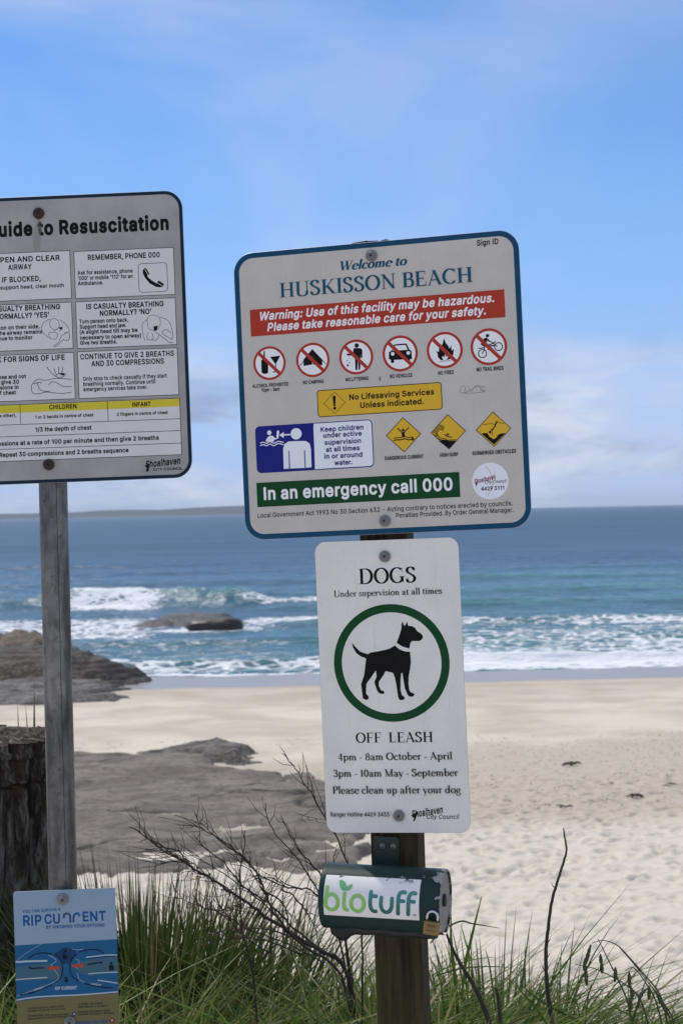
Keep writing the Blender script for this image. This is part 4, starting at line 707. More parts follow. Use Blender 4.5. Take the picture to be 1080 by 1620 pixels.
 't': (227, '134,481 127,484 67,484 55,480 52,469 52,393 3,392 -5,386 -7,377 -7,325 -3,317 3,314 52,313 52,93 61,45 83,11 107,-5 135,-14 167,-17 191,-16 219,-9 225,-3 226,5 215,57 211,63 203,67 175,63 155,65 147,69 141,81 139,313 203,314 213,317 217,325 217,381 212,389 207,392 139,393 139,473'),
 'u': (410, '366,388 358,392 294,392 284,384 283,156 280,124 270,102 258,86 246,76 222,66 202,63 166,70 147,84 131,112 127,144 126,384 122,389 114,392 50,392 42,386 40,376 41,108 48,76 58,52 78,24 106,1 142,-13 186,-18 226,-12 262,5 282,22 285,16 286,-4 294,-12 358,-13 368,-8 370,0 370,376'),
 'v': (389, '378,390 370,392 306,392 298,390 294,385 194,108 95,385 90,390 82,392 14,392 6,385 5,373 150,-3 158,-12 226,-13 237,-7 383,373 384,381'),
 'w': (567, '552,390 544,392 480,392 472,390 469,385 400,138 396,130 329,381 324,389 316,392 252,392 244,390 241,385 186,189 172,134 168,133 98,385 88,392 24,392 15,389 10,381 11,373 128,-9 136,-13 200,-13 210,-7 284,249 357,-7 360,-11 368,-13 428,-13 437,-11 442,-3 557,373 558,381'),
 'y': (389, '378,390 370,392 306,392 298,390 294,386 194,108 94,387 86,392 18,392 10,390 6,386 4,380 6,372 149,0 139,-32 130,-50 114,-70 102,-76 90,-77 58,-73 50,-79 34,-136 35,-144 38,-149 62,-156 90,-158 118,-156 142,-149 166,-135 183,-120 202,-92 217,-60 382,372 384,380'),
 'z': (380, '339,390 331,392 47,392 37,385 35,321 39,313 43,311 228,309 31,53 29,45 29,1 31,-7 35,-11 43,-13 339,-13 350,-7 352,1 352,57 348,65 343,68 151,69 345,325 346,381'),
 '‘': (177, '157,520 101,522 93,515 39,319 41,311 45,307 53,305 121,305 132,311 164,507 162,515'),
 '’': (177, '157,520 81,522 71,515 39,319 41,311 45,307 97,305 105,307 109,311 164,507 162,515'),
}
GLYPHS_BOLD = {
 '(': (273, '252,560 236,566 176,566 164,563 156,555 137,523 120,487 93,411 82,367 67,287 62,207 65,155 73,99 85,47 102,-5 127,-61 156,-113 164,-120 172,-123 240,-123 256,-114 263,-101 262,-89 214,23 194,87 182,147 178,207 179,239 187,307 204,379 229,455 263,535 260,551'),
 ')': (273, '112,561 100,566 32,566 19,559 10,543 11,531 44,455 68,383 86,307 94,235 94,175 87,123 80,91 60,27 10,-93 11,-105 16,-113 24,-120 32,-123 100,-123 112,-118 120,-109 148,-57 170,-5 186,43 201,99 209,151 211,207 210,247 200,327 190,371 168,447 153,487 136,524 120,552'),
 ',': (188, '153,92 137,98 65,98 53,94 45,84 42,76 11,-116 14,-132 25,-143 37,-146 89,-145 101,-140 108,-132 163,64 162,80'),
 '-': (453, '353,265 337,271 105,270 93,261 87,247 88,179 97,167 113,161 345,162 358,171 364,187 364,247 361,256'),
 '.': (188, '143,95 121,109 93,114 67,107 43,91 27,67 23,39 29,11 45,-11 69,-27 97,-31 125,-25 148,-9 164,15 168,43 162,71'),
 '/': (249, '250,555 237,560 173,560 161,554 153,543 -12,-69 -13,-81 -10,-89 -3,-97 5,-102 77,-102 89,-96 97,-85 261,527 260,543'),
 '0': (453, '339,505 307,526 263,539 223,543 187,539 151,528 115,507 87,480 62,444 44,404 31,360 23,308 21,252 23,200 31,148 43,104 59,68 83,32 115,1 147,-18 187,-30 227,-34 267,-30 307,-17 339,3 367,29 392,64 410,104 422,148 430,200 432,252 430,304 423,356 409,404 391,444 367,480|271,415 284,400 296,380 311,328 317,252 311,180 296,128 284,108 274,96 247,81 227,77 203,81 179,96 169,108 149,152 142,180 136,252 142,328 149,356 158,380 169,400 183,416 203,428 227,432 251,427'),
 '1': (350, '291,531 277,536 205,536 193,533 69,448 62,439 59,431 60,351 66,339 77,332 89,331 97,334 181,391 185,387 185,-1 188,-13 193,-20 209,-27 281,-26 293,-21 303,-5 303,507 301,519'),
 '2': (453, '321,519 287,533 259,539 227,543 191,540 163,534 130,519 95,495 63,455 50,427 42,399 39,363 43,347 55,337 67,335 127,335 142,339 152,351 156,383 165,403 171,412 183,422 203,431 223,433 243,431 259,425 275,415 285,403 290,391 293,371 292,355 287,339 276,319 259,297 40,59 37,47 37,-5 43,-17 51,-24 63,-27 391,-27 403,-23 413,-13 416,-1 416,59 411,72 399,82 387,84 223,84 216,87 314,191 358,243 380,275 395,306 404,339 408,371 403,415 386,455 355,494'),
 '3': (453, '387,531 371,536 71,536 55,532 46,520 43,508 43,448 48,436 57,428 71,425 231,424 134,312 130,300 131,240 138,228 151,222 199,221 235,218 263,209 283,193 293,180 300,164 302,144 299,124 291,107 279,95 263,86 243,80 219,77 195,79 179,83 159,93 147,104 141,116 131,147 119,157 111,159 43,159 26,152 18,140 18,124 27,80 46,44 82,8 119,-13 155,-26 183,-32 215,-34 255,-32 289,-24 322,-12 353,8 375,28 393,52 406,76 417,112 420,148 417,180 408,208 395,234 375,260 348,284 319,300 283,313 281,316 396,448 399,460 399,512 395,522'),
 '4': (445, '359,530 343,536 267,536 255,533 248,527 19,175 14,163 14,99 20,87 31,79 251,78 255,75 256,-9 265,-21 279,-27 343,-27 359,-21 367,-13 370,-5 370,75 375,78 415,78 423,80 433,87 439,99 440,163 434,179 419,189 370,191 370,511 366,523|251,330 255,323 255,191 161,191'),
 '6': (453, '335,532 323,536 251,536 243,535 233,528 89,316 69,280 55,248 42,204 37,164 40,124 47,92 61,60 79,34 99,12 127,-8 159,-23 191,-31 227,-34 263,-30 291,-23 319,-11 349,8 372,32 392,60 404,88 414,124 416,156 414,188 405,224 391,256 367,288 331,317 299,331 271,338 243,341 241,344 346,496 349,504 348,516 343,525|267,226 279,216 287,204 297,180 300,156 298,136 289,112 278,96 263,86 247,79 223,76 207,78 187,87 171,100 161,116 154,136 152,156 154,180 162,200 175,218 187,228 203,235 227,238 247,235'),
 '8': (453, '351,500 315,523 291,533 259,541 223,543 191,540 163,534 131,521 95,497 67,464 51,428 43,380 50,336 71,292 94,268 82,260 60,236 40,204 29,172 25,136 30,92 54,44 84,12 123,-13 155,-25 191,-32 227,-34 259,-32 299,-24 331,-12 369,12 399,46 419,84 428,132 422,176 411,206 393,236 370,260 358,268 381,292 401,332 409,380 404,420 384,464|286,188 299,173 305,160 309,136 307,120 299,105 291,96 275,86 251,78 227,76 199,79 175,87 163,94 151,107 145,120 143,136 145,156 155,176 166,188 179,197 203,206 227,208 251,205 271,198|275,417 285,404 290,392 292,376 290,360 283,344 275,334 263,325 243,318 207,319 187,326 179,332 168,344 162,360 160,376 162,388 168,404 179,418 203,430 227,433 247,430 263,424'),
 '9': (453, '347,501 323,517 295,531 259,540 223,543 191,540 163,533 131,518 102,499 77,471 63,451 49,423 40,387 37,347 40,315 46,287 60,255 87,218 123,191 155,177 183,170 213,167 106,11 103,3 104,-9 111,-20 119,-25 131,-27 203,-27 219,-19 339,155 383,227 398,259 412,307 416,347 413,383 406,415 391,447 373,475|263,423 279,410 289,395 297,375 300,351 298,331 290,307 275,289 263,280 247,273 223,271 207,273 187,281 175,291 163,307 156,327 153,355 156,375 163,395 175,411 187,422 207,431 227,433 243,431'),
 ':': (188, '143,95 121,109 93,114 67,107 43,91 27,67 23,39 29,11 45,-11 69,-27 97,-31 125,-25 148,-9 164,15 168,43 162,71|143,371 121,385 93,389 67,383 43,367 28,343 23,315 29,287 45,264 69,248 97,244 125,250 149,267 164,291 168,319 161,347'),
 '?': (358, '210,96 190,108 162,113 134,107 111,91 96,67 91,39 97,11 114,-12 138,-27 166,-31 190,-26 216,-9 232,15 236,43 230,69 218,88|298,501 266,522 226,537 178,543 134,538 90,523 58,502 25,463 8,427 0,379 4,363 18,352 94,351 106,355 117,367 122,395 130,411 146,427 162,432 178,435 206,428 220,419 232,399 235,383 232,367 223,347 210,333 148,287 131,267 116,239 107,203 105,151 110,136 121,127 130,125 194,125 210,131 220,143 222,183 231,207 250,226 302,264 330,299 345,335 351,379 345,423 330,463'),
 'A': (480, '291,531 275,536 199,536 186,531 176,519 -10,7 -11,-1 -9,-11 3,-24 15,-27 87,-27 103,-20 111,-9 153,111 155,115 159,115 323,115 369,-9 379,-22 395,-27 463,-27 475,-24 487,-13 490,-1 488,11 301,519|239,360 284,231 283,226 194,227'),
 'B': (456, '343,514 309,527 279,533 243,536 59,536 47,533 37,523 33,507 33,-1 36,-13 47,-24 59,-27 247,-27 287,-25 323,-18 355,-6 391,16 424,55 439,91 445,131 440,179 423,220 403,247 378,267 393,283 411,307 421,335 425,375 420,415 402,459 379,487|295,192 308,183 318,171 326,151 327,135 323,116 310,99 299,93 279,87 247,84 155,84 152,87 153,203 247,204 271,202|291,410 305,391 309,371 307,355 301,343 287,328 275,320 259,315 239,312 155,312 152,315 153,423 239,425 275,419'),
 'C': (510, '418,492 383,515 347,530 311,539 267,543 219,538 175,526 132,504 99,477 73,448 47,408 27,360 17,304 13,252 17,200 26,152 45,104 69,64 102,28 135,2 175,-18 219,-29 267,-34 311,-30 352,-20 387,-4 415,14 448,44 471,76 489,116 500,156 497,172 491,180 483,185 475,187 407,187 395,184 384,172 375,146 366,128 355,115 343,105 307,86 267,80 243,82 219,89 199,99 179,114 163,132 150,156 139,184 133,216 130,252 133,292 139,324 150,352 163,375 179,394 199,410 219,420 243,427 267,429 307,423 327,414 357,392 375,364 386,332 399,322 475,321 492,328 497,336 500,348 487,396 468,436 447,465'),
 'D': (502, '369,499 319,522 275,532 227,536 59,536 47,533 37,523 33,507 33,-1 36,-13 47,-24 59,-27 219,-27 275,-23 319,-12 364,7 403,35 435,71 457,107 476,155 484,199 489,251 484,311 475,359 457,403 435,439 403,475|307,404 327,388 343,370 353,351 363,323 370,291 372,255 370,219 364,187 354,159 342,139 325,119 303,104 279,94 247,87 155,84 152,87 153,423 219,425 251,422 283,415'),
 'E': (419, '387,531 371,536 59,536 47,533 37,523 33,507 33,-1 36,-13 47,-24 59,-27 375,-27 387,-24 399,-13 402,-1 402,59 395,75 383,83 155,84 152,87 152,195 152,199 155,202 359,202 375,211 380,219 382,231 381,291 375,304 363,312 155,313 152,315 153,423 371,425 383,428 395,439 399,451 399,511 395,523'),
 'F': (410, '384,531 367,536 59,536 47,533 37,523 33,507 33,-1 36,-13 47,-24 59,-27 127,-27 139,-23 149,-13 152,-1 152,187 152,191 155,194 347,194 359,198 369,207 373,219 372,283 367,295 355,303 155,305 152,307 152,419 153,423 155,425 367,425 380,427 391,437 396,451 396,511 392,523'),
 'G': (520, '417,492 383,514 347,530 311,539 263,543 215,538 175,527 131,504 95,475 69,444 47,408 27,360 16,308 13,252 16,200 26,152 45,104 68,64 99,29 135,2 175,-18 219,-29 267,-34 315,-30 351,-21 387,-6 419,14 451,44 474,76 492,116 502,156 505,196 505,260 499,272 487,281 283,283 271,280 263,274 256,260 256,200 258,188 263,180 279,172 379,172 383,171 384,168 381,156 372,136 355,112 331,95 303,84 267,80 243,83 219,89 197,100 163,132 151,153 139,184 133,216 130,252 133,292 139,324 150,352 163,376 179,395 197,408 219,420 243,427 267,429 287,427 323,415 339,405 353,392 374,360 387,332 399,323 475,322 491,328 498,336 501,348 489,396 473,428 451,460'),
 'H': (517, '472,531 459,536 387,536 375,530 367,520 365,507 365,319 363,316 359,316 155,316 152,319 152,511 148,523 139,532 127,536 55,536 47,533 39,526 35,519 33,507 33,-1 36,-13 43,-21 59,-27 127,-27 139,-23 149,-13 152,-1 152,199 153,203 155,205 363,205 365,-1 368,-13 379,-24 391,-27 459,-27 471,-23 478,-17 484,-1 484,507 482,519'),
 'I': (185, '140,531 127,536 55,536 40,527 33,511 33,-1 39,-17 47,-24 55,-27 131,-26 143,-20 152,-5 152,507 150,519'),
 'K': (467, '463,531 447,536 363,536 349,531 155,323 152,327 152,511 148,523 139,532 127,536 55,536 47,533 39,526 35,519 33,507 33,-1 36,-13 43,-21 59,-27 127,-27 139,-23 147,-15 152,-1 152,155 195,202 355,-21 371,-27 451,-27 463,-23 470,-17 476,-1 471,15 278,287 468,491 473,499 475,511 471,523'),
 'L': (393, '140,531 127,536 55,536 40,527 34,515 33,-1 35,-11 43,-21 59,-27 359,-27 371,-25 385,-13 388,3 387,63 381,75 371,82 359,84 155,84 152,87 152,507 150,519'),
 'M': (628, '583,531 567,536 475,536 463,533 453,523 315,163 175,523 163,533 151,536 59,536 47,533 40,527 35,519 33,507 33,-1 36,-13 43,-21 59,-27 123,-27 139,-21 148,-9 149,255 151,265 263,-15 271,-23 283,-27 339,-27 355,-23 366,-13 475,266 478,-9 487,-21 503,-27 571,-27 587,-19 594,-9 595,-1 595,507 593,519'),
 'N': (523, '479,530 463,536 395,536 379,528 373,515 371,190 155,528 139,536 59,536 47,533 39,526 35,519 33,507 33,-1 36,-13 43,-21 59,-27 127,-27 142,-21 151,-9 152,307 155,315 367,-18 383,-27 463,-27 475,-24 484,-17 490,-1 490,507 488,519'),
 'O': (533, '399,506 355,527 311,539 263,543 219,538 179,527 135,507 99,477 70,444 46,404 26,356 17,308 13,256 17,200 27,148 45,104 72,60 102,28 133,4 175,-18 219,-29 267,-34 315,-29 359,-17 399,3 432,28 463,63 489,104 506,148 517,200 520,252 517,304 507,356 488,404 464,444 435,477|335,409 352,396 370,376 384,352 394,324 401,292 403,252 401,216 393,180 384,156 370,132 352,112 331,97 314,88 287,81 243,82 219,89 199,99 179,114 151,153 140,180 133,216 130,252 133,292 139,325 150,352 164,376 179,395 199,410 219,420 243,427 267,429 311,421'),
 'P': (445, '371,493 344,511 315,524 275,533 235,536 59,536 47,533 37,523 33,507 33,-1 36,-13 47,-24 59,-27 127,-27 139,-23 149,-13 152,-1 152,155 155,159 271,161 315,170 345,183 375,203 395,225 413,251 426,283 434,315 436,347 433,383 426,411 413,443 395,470|287,412 299,403 307,391 316,367 317,347 315,323 309,307 298,291 283,280 259,272 231,269 155,269 152,271 153,423 231,425 263,422'),
 'R': (449, '351,509 311,526 275,533 235,536 59,536 47,533 37,523 33,507 33,-1 36,-13 47,-24 59,-27 127,-27 139,-23 149,-13 152,-1 152,167 155,171 227,171 231,169 329,-13 339,-23 351,-27 431,-27 443,-22 452,-13 455,-1 452,11 352,195 387,222 414,259 428,291 434,319 436,351 434,383 427,415 413,447 387,483|287,414 299,406 310,391 315,375 317,355 315,327 309,311 299,300 287,292 263,285 231,282 153,283 153,423 231,425 263,422'),
 'S': (447, '366,498 325,523 297,534 265,540 225,543 193,541 161,535 125,522 97,506 73,488 52,462 34,426 25,374 30,334 44,298 66,270 97,246 133,229 177,213 261,189 285,180 309,163 316,150 318,138 315,122 305,107 293,95 273,85 253,79 225,76 197,79 177,84 157,94 143,106 136,118 127,150 121,158 113,162 37,164 21,158 13,146 11,134 16,102 27,70 41,45 61,21 85,2 117,-16 153,-28 185,-34 221,-36 265,-34 301,-26 333,-14 361,1 387,22 409,50 427,86 435,138 432,174 419,210 399,238 373,261 321,289 217,320 181,332 165,340 150,354 145,362 143,374 145,390 152,402 163,414 177,423 197,429 225,432 249,429 269,424 285,415 302,398 313,366 325,354 337,351 401,351 413,354 423,362 428,374 420,422 398,466'),
 'T': (449, '432,531 415,536 31,536 17,531 7,519 5,507 5,447 11,435 19,428 31,425 166,423 166,-1 171,-16 183,-25 191,-27 263,-26 275,-20 284,-5 285,423 419,425 431,429 441,439 444,451 444,511 440,523'),
 'U': (517, '472,531 459,536 391,536 378,531 368,519 366,507 366,179 363,151 351,124 339,107 319,93 291,82 259,79 227,82 199,92 179,107 164,127 154,151 151,179 151,507 149,519 139,531 123,536 55,536 45,531 37,523 33,507 33,175 36,135 45,99 61,67 83,37 111,10 143,-10 179,-24 211,-32 259,-35 299,-33 339,-24 379,-7 411,15 435,39 454,63 472,99 481,135 484,171 484,511 480,523'),
 'V': (480, '479,530 463,536 391,536 380,531 372,523 243,153 239,150 107,523 99,531 87,536 15,536 1,531 -9,520 -11,511 -9,499 178,-9 183,-17 191,-24 203,-27 279,-27 291,-23 302,-13 488,499 489,515'),
 'W': (686, '685,531 671,536 599,536 588,531 580,523 495,197 491,189 406,515 403,523 395,531 379,536 303,536 291,532 283,523 195,192 191,195 189,203 105,523 95,532 83,536 11,536 -4,527 -10,515 -10,503 128,-5 135,-18 151,-27 231,-27 243,-23 254,-13 343,311 431,-13 439,-22 451,-27 531,-27 547,-21 557,-5 696,503 695,519'),
 'Y': (472, '471,530 455,536 383,536 371,534 363,529 239,327 235,324 115,521 107,530 91,536 15,536 1,531 -9,520 -11,507 -7,495 176,199 176,-1 179,-13 191,-24 203,-27 271,-27 283,-22 292,-13 295,-1 295,199 478,495 481,503 481,515'),
 'a': (389, '301,382 273,397 241,406 193,411 157,408 125,401 89,387 61,366 33,334 17,302 14,290 20,274 33,265 93,248 105,248 119,254 131,274 147,290 173,301 193,304 213,302 229,297 241,286 247,270 248,258 245,256 145,242 117,237 89,228 65,217 41,200 20,174 8,146 3,110 9,66 28,26 49,2 81,-19 121,-32 161,-36 197,-32 225,-24 249,-11 265,-24 277,-27 341,-27 353,-22 360,-14 364,-2 364,250 360,294 345,334 325,362|248,150 246,122 239,106 229,94 213,82 193,75 169,72 153,74 131,82 121,94 120,106 123,118 141,132 177,141'),
 'b': (424, '129,531 116,536 48,536 33,527 27,515 26,-5 29,-13 36,-21 48,-27 116,-27 128,-21 140,-7 160,-20 192,-31 228,-35 265,-33 301,-21 328,-6 352,13 376,41 394,71 407,107 415,151 417,187 415,227 407,267 395,303 373,339 352,363 328,383 300,398 264,408 228,411 188,407 160,398 144,387 141,391 141,511 137,523|264,288 280,271 291,251 298,223 301,187 298,155 291,127 278,103 262,87 244,77 220,74 196,77 178,87 164,100 150,127 143,155 140,187 143,223 150,251 164,277 176,289 196,299 220,303 242,299'),
 'c': (396, '321,377 293,393 269,402 237,410 205,411 165,408 133,399 98,379 73,360 51,335 32,303 17,264 10,227 7,191 10,147 17,111 31,75 49,43 74,15 105,-8 133,-22 173,-32 209,-35 237,-33 269,-27 297,-15 325,2 345,19 361,38 377,63 388,91 390,103 385,117 373,127 309,143 297,143 289,139 281,132 269,103 254,87 233,77 205,74 181,77 161,88 145,106 133,127 126,155 123,187 126,219 133,247 146,271 161,287 181,299 209,303 221,302 245,294 256,287 266,275 283,243 297,236 309,236 369,251 382,259 387,267 389,279 377,313 361,338 345,358'),
 'd': (424, '387,531 373,536 309,536 297,532 289,525 284,511 284,391 281,386 265,397 237,406 201,411 161,409 129,400 97,384 69,360 48,335 32,307 17,267 9,227 7,187 9,151 16,111 31,71 47,43 69,15 97,-7 125,-21 157,-32 193,-35 233,-31 263,-21 285,-7 297,-22 313,-27 377,-26 389,-21 396,-13 399,-1 399,507 397,519|245,291 261,275 273,255 282,223 285,187 282,155 274,127 263,103 245,86 225,77 205,74 181,77 161,88 147,103 134,127 126,155 123,191 126,223 133,251 148,275 161,289 181,299 205,303 229,299'),
 'e': (404, '309,383 275,399 241,408 205,411 165,408 133,399 97,379 72,359 51,335 32,303 19,267 9,227 7,183 10,147 17,111 31,75 49,43 73,15 105,-8 137,-23 173,-32 213,-35 253,-32 293,-21 325,-4 354,19 377,51 391,83 392,91 386,107 373,117 309,132 297,131 286,123 273,102 257,85 245,79 229,75 209,74 185,77 161,87 147,99 136,115 128,139 133,142 373,142 385,146 393,154 398,167 397,227 391,263 382,291 362,331 337,361|247,291 263,275 272,259 275,251 273,249 137,248 133,248 131,251 149,279 161,290 181,300 205,303 229,300'),
 'f': (254, '258,543 225,554 185,557 153,553 121,542 93,524 71,495 58,467 53,407 -3,405 -12,399 -20,387 -21,323 -15,310 -7,303 1,300 54,299 54,-1 60,-17 73,-26 145,-27 159,-21 168,-9 169,299 237,302 250,311 255,327 255,379 249,395 241,402 233,405 169,407 171,431 174,439 181,444 197,447 229,441 241,445 248,451 253,459 270,519 268,531'),
 'g': (425, '388,400 373,406 309,406 297,400 285,384 265,397 233,408 197,411 157,408 129,400 93,381 70,360 50,336 31,304 17,271 9,232 7,192 9,152 19,108 32,76 50,48 73,22 98,4 129,-12 161,-20 193,-22 229,-19 261,-9 281,2 283,0 278,-36 265,-52 241,-66 205,-70 181,-68 165,-63 142,-48 117,-20 101,-14 89,-17 33,-49 25,-64 25,-76 28,-84 43,-108 61,-128 93,-151 125,-166 165,-175 209,-178 241,-176 273,-170 301,-161 341,-138 370,-108 387,-80 397,-44 399,-8 399,380 395,392|249,288 264,272 273,256 282,224 285,192 282,160 275,132 261,110 249,98 233,91 205,86 177,90 161,98 146,112 135,132 126,160 123,192 125,220 134,252 145,273 160,288 181,299 205,303 225,299'),
 'h': (410, '129,531 116,536 48,536 33,527 27,515 26,-1 28,-11 36,-21 52,-27 120,-26 131,-21 138,-13 141,-1 141,223 144,251 151,271 160,284 172,292 188,299 208,302 236,297 252,285 264,263 269,231 269,-1 272,-13 280,-22 292,-27 356,-27 368,-24 380,-13 384,-1 384,239 382,275 376,303 366,331 336,371 308,392 272,406 228,411 184,406 144,388 141,391 141,511 137,523'),
 'i': (167, '128,402 116,406 48,406 35,399 26,383 26,-1 32,-17 40,-24 48,-27 120,-26 132,-20 141,-5 141,379 138,391|128,569 108,581 84,585 56,580 33,563 19,543 14,515 19,491 36,469 56,455 84,450 111,455 134,471 148,491 153,519 148,543 135,563'),
 'j': (167, '129,401 117,406 49,406 33,397 27,384 26,-28 24,-44 17,-55 13,-58 -23,-63 -31,-70 -36,-80 -37,-148 -31,-160 -19,-169 5,-170 41,-166 80,-152 109,-128 125,-104 137,-72 141,-28 141,380 137,392|129,534 109,546 81,551 57,546 33,530 19,508 14,484 20,456 33,436 57,421 81,416 109,421 133,436 147,456 153,484 146,512'),
 'k': (381, '376,400 360,406 284,406 272,403 144,275 141,279 141,507 139,519 129,531 116,536 48,536 40,533 32,526 28,519 26,507 26,-1 29,-13 36,-21 52,-27 116,-27 128,-23 135,-17 141,-1 141,127 148,136 152,136 272,-16 280,-23 292,-27 372,-27 384,-24 393,-17 399,-1 394,15 239,211 238,215 382,363 386,371 387,383 384,391'),
 'l': (167, '129,551 116,556 48,556 33,547 26,531 26,-1 32,-17 40,-24 48,-27 120,-26 132,-20 141,-5 141,527 139,539'),
 'm': (610, '512,394 472,410 436,413 404,410 368,399 340,382 320,364 304,382 268,404 224,412 188,410 160,400 140,388 128,400 116,406 52,406 35,399 29,391 26,379 26,-1 32,-17 40,-24 48,-27 116,-27 128,-23 138,-13 141,-1 141,235 143,259 150,275 160,288 180,300 196,303 220,300 233,291 244,275 247,259 247,-1 250,-13 260,-23 272,-27 336,-27 352,-21 359,-13 362,-1 362,243 364,263 371,279 387,295 400,301 416,303 436,300 452,293 465,275 469,251 469,-1 472,-13 480,-22 492,-27 560,-27 574,-21 581,-13 584,-1 584,255 580,299 563,343 540,374'),
 'n': (410, '310,391 268,407 228,411 180,405 140,386 128,400 112,406 48,406 40,403 32,395 26,379 26,-1 29,-13 36,-21 52,-27 116,-27 128,-23 138,-13 141,-1 141,223 144,251 151,271 160,284 172,292 188,299 208,302 236,297 252,285 264,263 269,231 269,-1 272,-13 280,-22 296,-27 360,-27 372,-22 380,-13 384,-1 384,239 382,275 375,307 364,335 340,368'),
 'o': (415, '313,383 281,399 245,409 205,411 173,409 137,400 101,382 73,360 51,335 32,303 17,264 10,227 7,191 10,147 17,111 31,75 49,43 74,15 105,-8 133,-22 165,-31 205,-35 245,-32 277,-23 313,-7 341,15 365,43 382,71 397,107 406,147 408,187 405,231 397,267 385,299 366,331 341,361|253,288 272,267 282,247 289,219 292,183 289,155 282,127 269,105 257,91 233,77 205,74 181,77 161,88 145,106 133,127 126,155 123,187 126,219 133,247 146,271 161,287 181,299 205,302 230,299'),
 'p': (424, '328,383 296,399 268,407 228,411 188,407 160,398 140,385 128,400 112,406 48,406 37,400 30,392 26,376 26,-144 29,-156 40,-167 52,-170 116,-170 128,-166 136,-158 141,-144 141,-16 144,-10 160,-20 188,-30 224,-35 264,-33 296,-23 328,-6 356,16 376,41 394,72 407,108 415,148 417,188 415,228 408,264 394,304 376,335 355,360|264,288 280,272 290,252 298,220 301,188 298,156 291,128 276,102 263,88 244,77 220,74 196,77 177,88 164,100 149,128 143,156 140,188 143,224 150,252 164,276 176,289 196,299 220,303 240,300'),
 'q': (424, '388,400 373,406 309,406 293,397 285,384 261,399 233,407 201,411 161,409 125,398 93,381 69,361 49,336 29,300 17,268 10,232 7,188 9,152 16,112 31,72 49,40 69,15 97,-7 125,-21 161,-33 197,-35 233,-31 261,-21 281,-9 284,-16 284,-148 293,-163 305,-169 377,-169 389,-164 399,-148 399,380 395,392|245,291 261,275 273,255 282,224 285,188 282,156 275,128 261,102 245,86 225,77 205,74 181,77 161,88 146,104 134,128 127,152 123,192 126,220 133,248 149,276 161,289 181,299 205,303 229,299'),
 'r': (259, '256,407 244,411 208,412 172,406 136,391 128,400 116,406 52,406 40,403 29,391 26,379 26,-1 29,-13 40,-24 52,-27 116,-27 128,-23 138,-13 141,-1 141,235 144,255 151,271 160,282 172,291 188,297 208,299 248,296 256,299 264,306 270,319 270,387 265,399'),
 's': (365, '295,379 263,397 227,408 187,411 143,407 103,394 71,375 43,348 27,318 20,275 27,231 31,221 55,187 79,168 107,155 223,123 235,116 240,107 238,95 227,84 207,76 179,72 158,75 139,83 128,95 115,123 107,130 99,133 87,133 31,121 19,115 11,103 9,91 23,47 42,19 64,-1 99,-21 139,-31 183,-35 227,-32 267,-20 311,7 334,31 350,63 358,107 351,147 347,157 324,191 303,208 271,225 155,257 143,263 137,271 138,283 147,295 163,303 187,306 211,302 224,295 235,283 248,259 263,250 275,251 331,264 339,268 349,279 351,291 340,323 320,355'),
 't': (227, '141,493 129,498 65,498 53,495 45,489 39,479 38,471 38,407 1,406 -7,403 -15,395 -21,379 -21,323 -15,310 -3,301 38,299 38,91 45,47 49,37 72,3 101,-17 133,-28 165,-31 193,-30 213,-26 229,-19 238,-9 240,3 228,59 221,73 205,81 173,77 159,79 155,83 153,299 205,300 213,302 223,307 231,323 231,383 225,395 213,404 153,407 153,475 149,484'),
 'u': (410, '372,401 360,406 292,406 280,401 272,390 269,378 269,154 267,130 259,110 246,94 236,86 220,80 200,77 172,83 157,94 145,114 141,146 141,378 138,390 128,402 116,406 48,406 40,402 31,394 26,378 28,102 34,74 45,46 68,14 100,-12 140,-27 180,-32 228,-26 268,-7 272,-8 282,-22 296,-27 360,-27 372,-22 380,-14 384,2 384,378 381,390'),
 'v': (389, '388,400 372,406 304,406 292,403 284,395 196,157 192,159 110,387 104,397 96,403 88,406 16,406 4,403 -7,391 -10,379 -7,367 137,-9 148,-23 160,-27 228,-27 240,-23 250,-13 397,371 397,387'),
 'w': (567, '562,400 546,406 478,406 466,402 459,395 454,387 398,187 342,387 330,402 318,406 250,406 238,402 231,395 226,387 170,187 166,194 113,387 108,395 98,403 86,406 22,406 5,399 -3,387 -3,371 112,-9 118,-18 134,-27 198,-27 210,-24 220,-17 226,-5 282,195 286,190 342,-8 347,-17 354,-23 366,-27 430,-27 446,-21 455,-9 571,371 571,387'),
 'y': (389, '384,402 372,406 304,406 292,403 283,394 196,158 192,159 110,386 104,397 96,403 88,406 16,406 4,403 -5,394 -10,382 -9,370 134,-2 119,-42 104,-60 88,-63 56,-59 44,-65 37,-74 20,-138 22,-150 32,-162 52,-168 88,-172 120,-170 148,-161 180,-142 197,-126 212,-102 230,-66 397,370 396,388 392,395'),
 'z': (380, '349,400 333,406 49,406 37,404 27,395 21,379 21,319 25,308 33,300 49,296 200,295 19,59 15,47 15,-1 18,-13 25,-21 41,-27 337,-27 349,-25 360,-17 366,-1 366,59 361,71 352,79 337,83 179,83 357,319 360,331 360,383 357,391'),
 '‘': (177, '167,530 151,536 99,536 87,530 80,521 25,321 28,305 39,294 51,291 123,291 135,295 145,305 178,505 175,521'),
 '’': (177, '167,530 151,536 79,536 67,532 58,521 25,321 28,305 39,294 51,291 103,292 115,297 122,305 178,505 175,521'),
}

